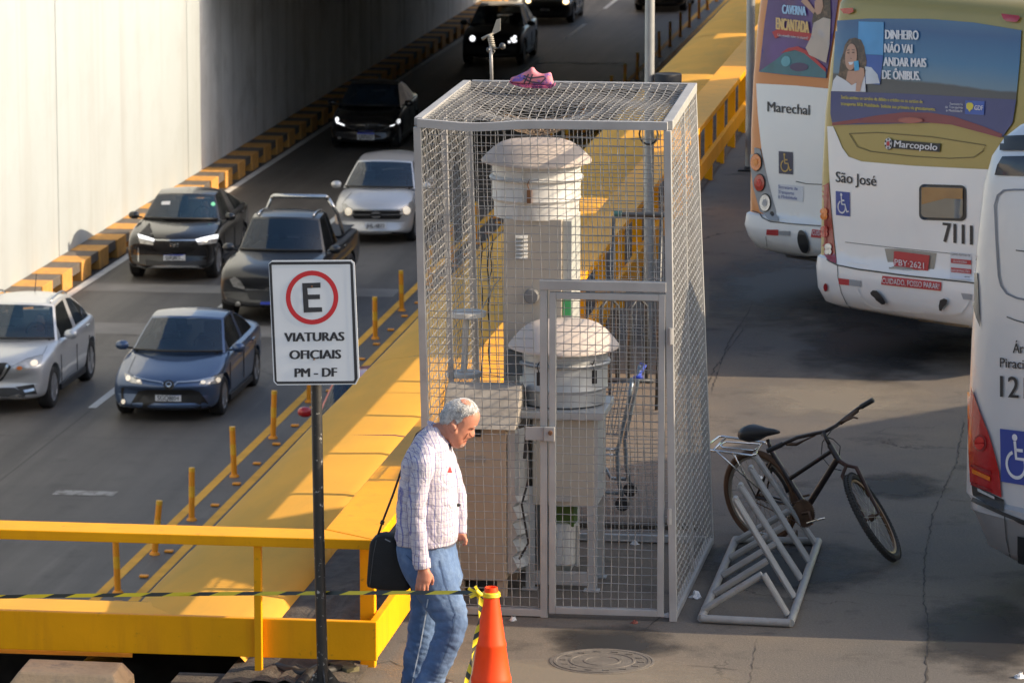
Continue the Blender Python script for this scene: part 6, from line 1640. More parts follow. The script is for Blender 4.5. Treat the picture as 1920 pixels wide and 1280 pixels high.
plate(K, rt_, k4([(316, 597), (480, 597), (480, 651), (316, 651)]), 'SJR8E55', off=.03)
patch(k4(strip_px([(110, 682), (190, 706), (245, 692), (565, 692), (620, 708), (740, 690)], 14)), K, CCHR, 'skid_trim', rt_, .014, 8)
for x in (122, 706): patch(k4(strip_px([(x, 545), (x, 655)], 9)), K, CCHR, 'side_light', rt_, .014, 8)
wsb = bvh_of(fs_[3])
patch(k4([(300, 196), (366, 194), (362, 221), (297, 222)]), wsb, WSTK, 'windscreen_label', rt_, .006, 20); patch(k4(ell(692, 216, 17, 15)), wsb, mat('green_dot', (0.12, 0.45, 0.30), .5), 'windscreen_label', rt_, .006, 20)
driver((o_.x + .36, o_.y + 2.05, ZR + .92), 'driver of the black crossover, seen dimly through its windscreen', mat('driver_shirt_grey', (0.16, 0.20, 0.24), .8))

# dark pickup
p = fit(547, 598)
stp = [(0.0, .80, .38, .72, .80), (.03, .87, .33, .84, .94), (.14, .91, .28, .92, 1.04), (.5, .93, .28, .98, 1.10), (1.0, .935, .28, 1.04, 1.15), (1.4, .935, .30, 1.08, 1.18), (2.2, .935, .32, 1.09, 1.18), (3.2, .935, .32, 1.09, 1.18), (3.45, .935, .32, 1.09, 1.13), (4.5, .93, .34, 1.11, 1.14), (5.2, .92, .36, 1.11, 1.14), (5.33, .90, .42, 1.05, 1.08), (5.36, .86, .5, .95, 1.0)]
rt_, bd_, o_, fs_ = car('pickup_truck', 'dark grey double cab pickup with a chrome roll bar, partly hidden by the parking sign', 'pickup', GRYP, p.x - .36, p.y - .75, 1.88, 5.36, stp, dict(wb=.82, wr=.64, yb=1.30, zb=1.16, yt=1.95, zt=1.73, yr=3.15, zr=1.72, yd=3.45, zd=1.18, my=1.75, mz=1.12, ta=.22, tb=.86, posts=(12, 13), seams=(1.6, 2.5, 3.3), handles=(2.3, 3.1), hz=1.02), (.95, 4.05), .38)
K = bvh_of(bd_)
patch(k4([(822, 788), (862, 772), (905, 800), (936, 850), (934, 868), (850, 846)]), K, HLAMP, 'headlamp', rt_, .012, 8); patch(k4([(1270, 868), (1300, 812), (1350, 772), (1385, 780), (1370, 840)]), K, HLAMP, 'headlamp', rt_, .012, 8)
patch(k4([(945, 872), (1250, 872), (1235, 948), (970, 945)]), K, CBLK, 'grille', rt_, .010, 10); patch(k4(strip_px([(940, 868), (1250, 868)], 8)), K, CCHR, 'chrome_strip', rt_, .014, 10)
patch(k4(strip_px([(1080, 868), (1125, 850), (1125, 868), (1080, 880)], 8)), K, CCHR, 'emblem', rt_, .016, 10)
patch(k4(ell(885, 987, 34, 36)), K, CBLK, 'fog_housing', rt_, .010, 8); patch(k4(ell(885, 987, 22, 24)), K, HLAMP, 'fog_lamp', rt_, .016, 8)
patch(k4([(800, 925), (860, 940), (940, 965), (1060, 975), (1060, 1035), (900, 1025), (830, 1040), (800, 1000)]), K, mat('dull_bumper', (0.03, 0.03, 0.032), .5), 'bumper', rt_, .007, 8)
plate(K, rt_, k4([(1058, 966), (1190, 966), (1190, 1028), (1058, 1028)]), 'PIU2C81', off=.03)
mb = MB()
for s in (-1, 1): mb.tube([o_ + Vector((s * .78, 3.95, 1.12)), o_ + Vector((s * .70, 3.75, 1.55)), o_ + Vector((s * .55, 3.62, 1.86))], .035, 8)
mb.tube([o_ + Vector((-.55, 3.62, 1.86)), o_ + Vector((-.50, 3.6, 1.90)), o_ + Vector((.50, 3.6, 1.90)), o_ + Vector((.55, 3.62, 1.86))], .045, 8)
mb.build('roll_bar', CCHR, rt_, smooth=True)
mb = MB(); mb.box(o_.x - .78, o_.x + .78, o_.y + 3.6, o_.y + 5.2, ZR + 1.146, ZR + 1.152); mb.build('bed_cover', CBLK, rt_)
mb = MB()
for s in (-1, 1): mb.tube([fs_[2](s * .82, t) + Vector((0, 0, .03)) for t in (.05, .3, .6, .95)], .02, 6)
mb.build('roof_rail', CCHR, rt_, smooth=True)

# silver minivan beside the cage
p = fit(711, 452); k3 = lambda l: ipx(l, 3, 640, 0)
stv = [(0.0, .70, .30, .55, .66), (.04, .78, .24, .64, .80), (.18, .82, .18, .74, .92), (.45, .84, .18, .82, 1.00), (.8, .85, .18, .90, 1.08), (1.15, .85, .18, .95, 1.12), (2.0, .85, .18, .98, 1.12), (3.0, .85, .18, 1.0, 1.13), (3.5, .84, .2, 1.0, 1.12), (3.9, .82, .22, .98, 1.1), (4.1, .78, .28, .92, 1.0), (4.17, .72, .4, .75, .8)]
rt_, bd_, o_, fs_ = car('minivan', 'pale silver minivan with sloping nose just left of the cage', 'car', WSILP, p.x - .08, p.y - .66, 1.70, 4.17, stv, dict(wb=.76, wr=.58, yb=.80, zb=1.08, yt=1.75, zt=1.56, yr=3.5, zr=1.56, yd=4.08, zd=1.08, my=1.45, mz=1.02, ta=.26, tb=.84, posts=(11, 12, 18), seams=(1.2, 2.2, 3.1), handles=(2.0, 2.9), hz=.95), (.85, 3.45), .31)
K = bvh_of(bd_)
patch(k3([(68, 1184), (330, 1184), (345, 1205), (325, 1232), (75, 1230), (58, 1205)]), K, CBLK, 'grille', rt_, .010, 8); patch(k3(strip_px([(60, 1206), (345, 1206)], 6)), K, CCHR, 'grille_bar', rt_, .014, 8)
em = patch(k3(ell(195, 1207, 28, 19)), K, CCHR, 'emblem', rt_, .018, 8); patch(k3([(165, 1203), (225, 1203), (225, 1211), (165, 1211)]), K, CBLK, 'emblem_bar', em, .024, 8)
for q in ([(5, 1146), (28, 1148), (72, 1200), (60, 1220), (12, 1214)], [(328, 1202), (345, 1165), (402, 1132), (404, 1190), (370, 1216)]): patch(k3(q), K, HLAMP, 'headlamp', rt_, .012, 8)
for q in (ell(42, 1190, 20, 20), ell(365, 1185, 20, 22)): patch(k3(q), K, HLIT, 'lamp_bulb', rt_, .018, 8)
patch(k3(strip_px([(60, 1085), (25, 1120), (8, 1145), (70, 1180), (330, 1180), (400, 1130), (412, 1090)], 2.6)), K, SHUT, 'bonnet_seam', rt_, .006, 8)
plate(K, rt_, k3([(133, 1248), (253, 1248), (253, 1287), (133, 1287)]), 'JHL-4870', False, off=.03)
patch([(650, 432), (780, 436), (780, 446), (655, 444)], K, CBLK, 'lower_grille', rt_, .010, 8)

# silver crossover at the left edge
p = fit(20, 768); k6 = lambda l: ipx(l, 4.74, 0, 530)
rt_, bd_, o_, fs_ = car('crossover', 'silver crossover with roof rails, cut off by the left edge of the picture', 'car', SILP, p.x - .20, p.y - .55, 1.76, 4.30, st_suv(1.76, 4.30, hood=.98, cowl=1.08), dict(wb=.79, wr=.60, yb=1.00, zb=1.07, yt=1.80, zt=1.57, yr=3.25, zr=1.54, yd=4.15, zd=1.14, my=1.60, mz=1.05, ta=.2, tb=.68, posts=(10, 11), seams=(1.3, 2.4, 3.3), handles=(2.2, 3.1), hz=.98), (.87, 3.48), .345, rail=True)
K = bvh_of(bd_)
patch(k6([(118, 748), (240, 682), (382, 648), (368, 712), (250, 772), (150, 788)]), K, HLAMP, 'headlamp', rt_, .014, 8); patch(k6(ell(300, 716, 34, 26, 20, -15)), K, HLIT, 'lamp_bulb', rt_, .02, 8); patch(k6(ell(172, 757, 26, 14)), K, IND, 'indicator', rt_, .02, 8)
patch(k6([(-200, 700), (0, 712), (62, 712), (100, 748), (20, 862), (0, 875), (-200, 880)]), K, CBLK, 'grille', rt_, .010, 10); patch(k6(strip_px([(70, 728), (20, 820), (-20, 866), (-150, 870)], 22)), K, CCHR, 'chrome_v', rt_, .016, 8)
patch(k6([(-200, 935), (130, 932), (230, 985), (220, 1010), (-200, 1008)]), K, CBLK, 'lower_grille', rt_, .010, 10); patch(k6([(135, 925), (300, 900), (328, 985), (225, 995), (180, 960)]), K, CBLK, 'fog_housing', rt_, .010, 8); patch(k6([(205, 955), (300, 935), (308, 955), (222, 978)]), K, CCHR, 'fog_lamp', rt_, .016, 8)
patch(k6([(-200, 1018), (60, 1012), (170, 985), (222, 1018), (100, 1030), (-200, 1036)]), K, CCHR, 'skid_trim', rt_, .014, 8)
patch(k6(strip_px([(0, 712), (110, 742), (240, 676), (380, 640), (420, 560)], 4)), K, SHUT, 'bonnet_seam', rt_, .006, 8)
patch([(-42, 722), (-5, 722), (-5, 742), (-42, 742)], K, PLW, 'number_plate', rt_, .02, 20)
driver((o_.x + .36, o_.y + 2.0, ZR + .92), 'driver of the silver crossover at the left edge, in dark clothes', mat('driver_shirt_navy', (0.05, 0.07, 0.12), .8), (0.16, 0.12, 0.10))
mb = MB(); mb.tube([fs_[2](0, .9), fs_[2](0, .9) + Vector((0, .12, .28))], .008, 6); mb.build('antenna', CBLK, rt_)

# black sedan in the shade of the underpass
p = fit(692, 277); k7 = lambda l: ipx(l, 7.53, 600, 130)
rt_, bd_, o_, fs_ = car('sedan', 'black sedan with bright lamps driving out of the dark underpass', 'car', BLKP, p.x - .09, p.y - .7, 1.70, 4.45, st_sedan(1.70, 4.45, hood=.86, cowl=1.0, deck=1.06, nose=.66), dict(wb=.77, wr=.60, yb=.95, zb=.98, yt=1.85, zt=1.46, yr=3.1, zr=1.42, yd=4.0, zd=1.08, my=1.5, mz=.97, ta=.2, tb=.66, posts=(10, 11), seams=(1.25, 2.35, 3.2), handles=(2.15, 3.05), hz=.88), (.88, 3.48), .31)
K = bvh_of(bd_)
for q in (ell(245, 712, 24, 30), ell(1110, 736, 24, 30)): patch(k7(q), K, HWHT, 'headlamp', rt_, .016, 8)
for q in ([(225, 735), (350, 785), (350, 800), (235, 765)], [(985, 798), (1125, 755), (1120, 775), (985, 812)]): patch(k7(q), K, HDIM, 'lamp_strip', rt_, .014, 8)
patch(k7(strip_px([(350, 792), (450, 835), (530, 868), (840, 868), (900, 840), (985, 805)], 14)), K, CCHR, 'chrome_strip', rt_, .012, 8); patch(k7([(480, 770), (840, 770), (860, 840), (800, 855), (530, 855), (450, 830)]), K, CBLK, 'grille', rt_, .010, 8)
patch(k7(strip_px([(630, 780), (640, 825), (670, 825), (680, 780)], 10)), K, CCHR, 'emblem', rt_, .018, 8)
plate(K, rt_, k7([(530, 900), (766, 904), (766, 996), (530, 992)]), 'QXP5A17', off=.03)
for q in (ell(275, 968, 26, 16), ell(1045, 985, 26, 16)): patch(k7(q), K, HLAMP, 'fog_lamp', rt_, .012, 8)

# dark crossover deep in the underpass
p = fit(930, 120); kf = lambda l: ipx(l, 7.385, 860, 0)
rt_, bd_, o_, fs_ = car('crossover', 'dark crossover with white headlamps deep in the underpass, behind the wind vane', 'car', GRYP, p.x - .07, p.y - .72, 1.82, 4.45, st_suv(1.82, 4.45), dict(wb=.80, wr=.62, yb=1.0, zb=1.10, yt=1.75, zt=1.62, yr=3.4, zr=1.6, yd=4.3, zd=1.14, my=1.55, mz=1.08, ta=.2, tb=.72, posts=(10, 11), seams=(1.3, 2.4, 3.3), handles=(2.2, 3.1), hz=.98), (.9, 3.5), .36)
K = bvh_of(bd_)
for q in (ell(195, 537, 38, 38), ell(775, 520, 24, 22), ell(735, 542, 18, 16), ell(768, 570, 36, 20), ell(700, 580, 18, 14)): patch(kf(q), K, HWHT, 'headlamp', rt_, .016, 8)
patch(kf([(250, 540), (660, 550), (640, 610), (280, 600)]), K, CBLK, 'grille', rt_, .01, 8)
# two cars at the top of the picture
p = fit(1030, 42)
rt_, bd_, o_, fs_ = car('hatchback', 'grey hatchback with warm headlamps at the top of the road, above the dark crossover', 'car', GRYP, p.x - .06, p.y - .75, 1.74, 4.1, st_sedan(1.74, 4.1, hood=.88, cowl=1.02, deck=1.05), dict(wb=.77, wr=.60, yb=.95, zb=1.0, yt=1.75, zt=1.5, yr=3.2, zr=1.46, yd=3.9, zd=1.06, my=1.45, mz=.98, ta=.2, tb=.7, posts=(10, 11), seams=(1.25, 2.3), handles=(2.1, 2.9), hz=.9), (.88, 3.3), .31)
K = bvh_of(bd_)
for q in (ell(965, 20, 36, 32), ell(1482, 30, 42, 36)): patch(kf(q), K, HWRM, 'headlamp', rt_, .016, 8)
patch(kf([(1060, 30), (1380, 34), (1350, 90), (1080, 88)]), K, CBLK, 'grille', rt_, .01, 8)
plate(K, rt_, kf([(1130, 112), (1260, 114), (1260, 160), (1130, 158)]), 'PAX7F20', off=.02)
p = fit(1240, 20)
car('sedan', 'black car at the top of the road in the lane beside the yellow line', 'car', BLKP, p.x - .02, p.y - .72, 1.76, 4.45, st_sedan(1.76, 4.45), dict(wb=.77, wr=.60, yb=1.0, zb=.98, yt=1.9, zt=1.45, yr=3.1, zr=1.40, yd=4.0, zd=1.06, my=1.5, mz=.96, ta=.2, tb=.66, posts=(10, 11), seams=(1.25, 2.35), handles=(2.15, 3.05), hz=.88), (.9, 3.5), .32)
# red car on the far carriageway, a sliver beside the sign pole
p = PZ(607, 745, ZR + .8)
car('hatchback', 'red car mostly hidden under the yellow cover, right of the sign pole', 'car', REDP, p.x + 1.12, p.y - 3.9, 1.74, 4.1, st_sedan(1.74, 4.1, hood=.88, cowl=1.02, deck=1.05), dict(wb=.77, wr=.60, yb=.95, zb=1.0, yt=1.75, zt=1.5, yr=3.2, zr=1.46, yd=3.9, zd=1.06, my=1.45, mz=.98, ta=.2, tb=.7, posts=(10, 11), seams=(1.25, 2.3), handles=(2.1, 2.9), hz=.9), (.88, 3.3), .31)
# ================================================================ the walking man and his bag
MV = 23.72
def Q(x, y, d=0.0): return PV(x, y, MV) + Vector((0, d, 0))
PXM = 1 / 330.0
SKIN = mat('ruddy_skin', (0.47, 0.20, 0.13), .6, var=.10, scale=22, col2=(0.42, 0.14, 0.09), c2lo=.5, c2hi=.75, s2=14)  # ruddy skin tone
HAIRM = mat('grey_white_hair', (0.62, 0.62, 0.62), .75, var=.3, scale=70, col2=(0.26, 0.25, 0.25), c2lo=.5, c2hi=.7, s2=30, bump=.8, bscale=160)
def plaid():
    m = bpy.data.materials.new('checked_shirt_cloth'); m.use_nodes = True; n = m.node_tree.nodes; l = m.node_tree.links; b = n['Principled BSDF']
    b.inputs['Roughness'].default_value = .85; b.inputs['Specular IOR Level'].default_value = .2
    tc = n.new('ShaderNodeTexCoord')
    wn = n.new('ShaderNodeTexNoise'); wn.inputs['Scale'].default_value = 9; wn.inputs['Detail'].default_value = 3; l.new(tc.outputs['Object'], wn.inputs['Vector'])
    sc = n.new('ShaderNodeVectorMath'); sc.operation = 'SCALE'; sc.inputs['Scale'].default_value = .028; l.new(wn.outputs['Color'], sc.inputs[0])
    ad = n.new('ShaderNodeVectorMath'); ad.operation = 'ADD'; l.new(tc.outputs['Object'], ad.inputs[0]); l.new(sc.outputs[0], ad.inputs[1])
    sx = n.new('ShaderNodeSeparateXYZ'); l.new(ad.outputs[0], sx.inputs[0])
    hx = n.new('ShaderNodeMath'); hx.operation = 'MULTIPLY_ADD'; hx.inputs[1].default_value = .55; l.new(sx.outputs['Y'], hx.inputs[0]); l.new(sx.outputs['X'], hx.inputs[2])
    col = None
    def line(src, per, off, wd, c, k):
        nonlocal col
        a = n.new('ShaderNodeMath'); a.operation = 'ADD'; a.inputs[1].default_value = 10 + off; l.new(src, a.inputs[0])
        p = n.new('ShaderNodeMath'); p.operation = 'PINGPONG'; p.inputs[1].default_value = per / 2; l.new(a.outputs[0], p.inputs[0])
        r = n.new('ShaderNodeMapRange'); r.inputs[1].default_value = wd * .6; r.inputs[2].default_value = wd; r.inputs[3].default_value = k; r.inputs[4].default_value = 0; l.new(p.outputs[0], r.inputs[0])
        mx = n.new('ShaderNodeMix'); mx.data_type = 'RGBA'; l.new(r.outputs[0], mx.inputs[0])
        if col is None: mx.inputs[6].default_value = (0.55, 0.515, 0.555, 1)
        else: l.new(col, mx.inputs[6])
        mx.inputs[7].default_value = (*c, 1); col = mx.outputs[2]
    line(hx.outputs[0], .044, 0, .0034, (0.05, 0.08, 0.34), .85)
    line(hx.outputs[0], .044, .022, .0024, (0.10, 0.10, 0.28), .65)
    line(hx.outputs[0], .0147, .007, .0017, (0.30, 0.28, 0.42), .5)
    line(sx.outputs['Z'], .044, 0, .0020, (0.13, 0.12, 0.30), .6)
    line(sx.outputs['Z'], .0147, .006, .0016, (0.38, 0.30, 0.42), .42)
    l.new(col, b.inputs['Base Color'])
    nb = n.new('ShaderNodeTexNoise'); nb.inputs['Scale'].default_value = 14; nb.inputs['Detail'].default_value = 3; nb.inputs['Distortion'].default_value = 1.2; l.new(tc.outputs['Object'], nb.inputs['Vector'])
    bp = n.new('ShaderNodeBump'); bp.inputs['Strength'].default_value = .55; bp.inputs['Distance'].default_value = .03; l.new(nb.outputs['Fac'], bp.inputs['Height']); l.new(bp.outputs[0], b.inputs['Normal'])
    return m
SHIRT = plaid()
JEAN = mat('blue_denim', (0.075, 0.135, 0.265), .85, var=.22, scale=7, col2=(0.17, 0.26, 0.42), c2lo=.48, c2hi=.72, s2=4, bump=.5, bscale=16)
STITCH = mat('pale_seam', (0.40, 0.48, 0.60), .9)
BAGM = mat('black_bag_cloth', (0.011, 0.011, 0.012), .75, var=.2, scale=20, bump=.2)

def ring(xa, xb, y, hd, dc=0.0, n=24, pw=2.4, tilt=0.0):
    """horizontal section from pixel xa to xb at pixel row y, half depth hd"""
    out = []
    for k in range(n):
        t = 2 * math.pi * k / n; c, s = math.cos(t), math.sin(t)
        c = math.copysign(abs(c) ** (2 / pw), c); s = math.copysign(abs(s) ** (2 / pw), s)
        x = (xa + xb) / 2 + (xb - xa) / 2 * c
        out.append(Q(x, y + tilt * (x - (xa + xb) / 2), dc + hd * s))
    return out
def limb(path, n=16, inset=0.0, flat=1.0):
    """path: (px, py, half width px, depth offset, half depth m)"""
    mb_pts = [Q(x, y, d) for x, y, h, d, hd in path]
    rings = []
    for i, (x, y, h, d, hd) in enumerate(path):
        a = mb_pts[max(i - 1, 0)]; b = mb_pts[min(i + 1, len(path) - 1)]; t = (b - a).normalized()
        dn = Vector((0, 1, 0)); s = t.cross(dn).normalized(); dn = s.cross(t).normalized()
        rings.append([mb_pts[i] + s * (h * PXM - inset) * math.cos(q) + dn * (hd - inset) * math.sin(q) for q in [2 * math.pi * k / n for k in range(n)]])
    return rings
torso = [(797, 801, 822, .07), (806, 792, 830, .105), (816, 782, 838, .145), (826, 774, 843, .178), (840, 765, 846.5, .200), (860, 757.5, 849, .208), (885, 752, 852, .205), (910, 749, 855, .198), (935, 747, 858, .192), (960, 745, 859, .190), (985, 743, 859, .192), (1003, 742, 858, .19), (1016, 745, 855, .185)]
armR = [(806, 838, 20, -.15, .062), (804, 856, 21.5, -.205, .066), (799, 889, 19, -.225, .060), (794, 930, 17.5, -.235, .056), (793, 962, 17, -.235, .053), (798, 1005, 16, -.235, .047), (802, 1038, 15, -.235, .043), (804, 1048, 14.5, -.235, .042)]
armL = [(812, 838, 20, .15, .062), (818, 856, 20, .20, .064), (836, 900, 18, .22, .056), (850, 945, 16, .21, .050), (854, 985, 14, .18, .042), (856, 1012, 12, .15, .037)]
legR = [(802, 1040, 50, -.085, .100), (815, 1075, 46, -.092, .100), (832, 1110, 40, -.105, .092), (848, 1140, 35.5, -.112, .086), (853, 1158, 31.5, -.115, .080), (846, 1186, 29, -.115, .076), (834, 1216, 27.5, -.115, .074), (818, 1252, 26, -.115, .070), (804, 1282, 25, -.115, .068), (796, 1306, 24.5, -.115, .068), (790, 1334, 25, -.115, .070)]
legL = [(796, 1045, 46, .085, .10), (794, 1080, 36, .095, .096), (791, 1115, 28, .105, .086), (788, 1160, 26.5, .112, .08), (781, 1215, 26, .115, .074), (773, 1270, 25.5, .115, .07), (768, 1318, 25.5, .115, .07), (767, 1336, 26, .115, .072)]
pelvis = [(1012, 745, 854, .165), (1026, 743.5, 854, .172), (1045, 747, 858, .178), (1065, 754, 863, .178), (1085, 763, 868, .165), (1100, 775, 862, .13)]
man = thing('person', Q(790, 1330, 0) * 1.0, 'grey haired man in checked shirt and jeans walking right with head bowed', 'person')
man.location = Vector((Q(790, 1200, 0).x, MV, 0))

# head: profile outline, inflated sideways
HC_ = (862, 795)
prof = [(846, 836), (838, 822), (829, 806), (825.5, 791), (826, 779), (831.5, 768), (840.5, 757), (852.5, 750.5), (865.5, 747.5), (879, 749.5), (889.5, 758), (896, 767), (900, 776), (899.8, 783), (897.8, 790), (896.3, 795), (892.6, 799.5), (889.5, 803), (890.0, 808), (890.6, 813.5), (889.8, 818), (886.5, 820.5), (881.5, 820), (878.5, 822), (877.2, 824.6), (874.2, 826.0), (875.0, 829.0), (873.0, 832), (871.5, 835.5), (867.5, 839), (861, 840.5), (853, 839.5)]
def smooth_closed(p, it=1):
    for _ in range(it): p = [((p[i - 1][0] + 6 * p[i][0] + p[(i + 1) % len(p)][0]) / 8, (p[i - 1][1] + 6 * p[i][1] + p[(i + 1) % len(p)][1]) / 8) for i in range(len(p))]
    return p
def dens(p, k=3):
    out = []
    for i in range(len(p)):
        a, b = p[i], p[(i + 1) % len(p)]
        out += [(a[0] + (b[0] - a[0]) * j / k, a[1] + (b[1] - a[1]) * j / k) for j in range(k)]
    return out
pr0 = smooth_closed(dens(prof, 3), 2)
base = prof[:14] + [(896.5, 791), (893, 797), (889, 802), (886, 808), (884, 813), (881.5, 817), (879, 820), (876, 822.5), (874, 824.5), (872, 827), (870.5, 829), (869, 831.5), (867, 834), (864.5, 836), (861, 837.5), (857, 838), (853, 838), (849, 837.5)]
pr1 = smooth_closed(dens(base, 3), 6)
def inflate(mb, outline, soft, c, W, pw=.62, steps=9, dc=0.0, lat=None):
    n = len(outline); rings = []
    phis = [-90 + 180 * k / (2 * steps) for k in range(2 * steps + 1)]
    for ph in phis[1:-1]:
        s = math.cos(R(ph)) ** pw; d = W * math.sin(R(ph)); k = min(1, abs(math.sin(R(ph))) * 1.5)
        rg = []
        for (ax, ay), (bx, by) in zip(outline, soft):
            x = ax + (bx - ax) * k; y = ay + (by - ay) * k
            X, Y = c[0] + (x - c[0]) * s, c[1] + (y - c[1]) * s
            w = lat(X, Y) if lat else 1.0
            rg.append(Q(X, Y, dc + d * w))
        rings.append(rg)
    mb.loft(rings)
def hlat(x, y):      # the head is narrower at the jaw and the face than at the ears
    t = ((x - 862) * .82 + (y - 795) * .57) / 40
    return 1.0 - .30 * max(0, t) - .10 * max(0, -t)
bodymb = MB()
inflate(bodymb, pr0, pr1, HC_, .080, lat=hlat)
# neck
bodymb.loft(limb([(818, 818, 24, 0, .062), (830, 812, 23, 0, .060), (842, 806, 22, 0, .058), (852, 798, 20, 0, .055)]))
# ears
for s in (-1, 1):
    ec = Q(853.5, 798, s * .078)
    er = []
    for k, (sc, dd) in enumerate(((.6, -.010), (1, 0), (1.02, .008), (.8, .014))):
        er.append([Q(853.5 + (6.2 * math.cos(t) * 1 + 3.0 * math.sin(t)) * sc, 798 + (11.5 * math.sin(t)) * sc - 0, s * (.073 + dd)) for t in [2 * math.pi * j / 16 for j in range(16)]])
    bodymb.loft(er)
# core of the body under the clothes
bodymb.loft([ring(a + 5, b - 5, y, max(.03, hd - .018)) for y, a, b, hd in torso])
bodymb.loft([ring(a + 6, b - 6, y, hd - .02) for y, a, b, hd in pelvis])
for arm in (armR, armL): bodymb.loft(limb(arm, inset=.012))
for leg in (legR, legL): bodymb.loft(limb(leg, inset=.018))
# right hand, hanging with loosely curled fingers
WR = Q(804, 1046, -.235)
def hand(mb, pts_palm, fingers, thumb):
    mb.loft(limb(pts_palm, 14))
    for f in fingers + [thumb]: mb.tube([Q(x, y, d) for x, y, d, r in f], [r for x, y, d, r in f], 10)
hand(bodymb, [(804.5, 1040, 10.5, -.235, .027), (806, 1050, 11, -.237, .026), (808, 1058, 13.5, -.240, .024), (807, 1068, 14.5, -.242, .022), (804, 1076, 13.5, -.240, .018)],
     [[(796, 1072, -.245, .0098), (793.5, 1081, -.246, .0092), (792.5, 1088, -.238, .0085), (795, 1093, -.226, .0076)],
      [(801, 1074, -.250, .0102), (799.5, 1084, -.252, .0096), (799, 1091, -.244, .0088), (801.5, 1097, -.230, .0078)],
      [(807, 1074, -.250, .0100), (806.5, 1084, -.252, .0095), (806, 1091, -.244, .0087), (808, 1096.5, -.230, .0078)],
      [(813, 1072, -.244, .0092), (813.5, 1080, -.246, .0086), (813.5, 1087, -.240, .0080), (813, 1092, -.228, .0072)]],
     [(816, 1056, -.236, .0110), (821, 1064, -.226, .0102), (822.5, 1073, -.216, .0092), (820, 1081, -.210, .0080)])
# left hand: loose fist just showing in front of the hip
hand(bodymb, [(856, 1006, 9, .15, .026), (858.5, 1014, 9.5, .145, .028), (861, 1022, 9, .14, .03)],
     [[(863, 1014, .115, .0098), (868, 1019, .112, .0094), (867, 1027, .118, .0088), (861.5, 1029, .125, .008)],
      [(863, 1016, .133, .0098), (868.5, 1021, .131, .0094), (867, 1029, .136, .0088), (861, 1031, .14, .008)],
      [(862, 1018, .151, .0096), (867, 1023, .150, .0090), (865.5, 1030.5, .153, .0085), (860, 1032, .156, .008)],
      [(861, 1020, .168, .0090), (865, 1025, .168, .0084), (863, 1031, .168, .008), (859, 1032, .17, .0074)]],
     [(862, 1010, .115, .0110), (867, 1014, .103, .0100), (869, 1021, .102, .0090), (866, 1027, .106, .008)])
# feet
for x, y, d, lift in ((776, 1322, .115, 0), (788, 1330, -.115, .01)):
    p0 = Vector((Q(x, y, 0).x, MV + d, .0))
    bodymb.loft([[p0 + Vector((dx + 0, hw * math.cos(t), lift * (1 - (dx + .08) / .30 * .9) + .045 + hh * math.sin(t))) for t in [2 * math.pi * k / 12 for k in range(12)]] for dx, hw, hh in ((-.08, .025, .03), (-.05, .035, .042), (.02, .038, .042), (.10, .042, .034), (.17, .036, .024), (.20, .015, .014))])
bm_ = remesh(bodymb, .0048, 2, .45)
skin = bm_.build('body', SKIN, man, smooth=True)
# face details
EYE = EYE
for s in (-1, 1):
    mb = MB(); mb.tube([Q(876, 797.0, s * .050), Q(884, 797.5, s * .043), Q(892.5, 797.5, s * .020)], [.004, .0062, .004], 7); mb.build('eyebrow', mat('grey_eyebrow', (0.30, 0.26, 0.23), .8), skin, smooth=True)
sk = bvh_of(skin)
DKS = mat('shaded_skin_crease', (0.20, 0.07, 0.045), .7);  # shade in eye socket, nose and ear painted as dark skin patches
patch(smooth_closed([(868.5, 826.8), (876.8, 824.2), (877.0, 826.0), (872, 828.2), (868.5, 828.4)], 1), sk, mat('lip_red', (0.30, 0.075, 0.06), .5), 'mouth', skin, .0016, 2)
patch(smooth_closed([(877, 803.5), (882, 800.6), (888.3, 801.2), (888.8, 804.8), (884, 807), (878.5, 806.4)], 1), sk, DKS, 'eye_socket_shade', skin, .0014, 2)
patch(smooth_closed([(880.8, 803.8), (884.5, 802.2), (887.6, 803.4), (884.5, 805.4)], 1), sk, mat('dark_eye', (0.03, 0.02, 0.02), .3), 'eye', skin, .0022, 2)
patch(strip_px([(880.5, 811), (881.5, 816), (886.5, 819.2)], 2.0), sk, DKS, 'nose_shadow', skin, .0014, 2)
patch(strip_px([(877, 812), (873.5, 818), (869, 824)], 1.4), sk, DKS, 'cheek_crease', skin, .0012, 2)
patch(strip_px(ell(854, 798.5, 3.6, 8.2, 16, 12, -100, 110), 2.2), sk, DKS, 'ear_hollow_shade', skin, .0014, 2)
patch(smooth_closed([(863, 833.5), (868, 831), (871.5, 833), (869.5, 837.5), (864, 839), (860, 838)], 1), sk, mat('grey_stubble', (0.50, 0.31, 0.24), .9, var=.25, scale=300), 'stubble', skin, .0010, 2)
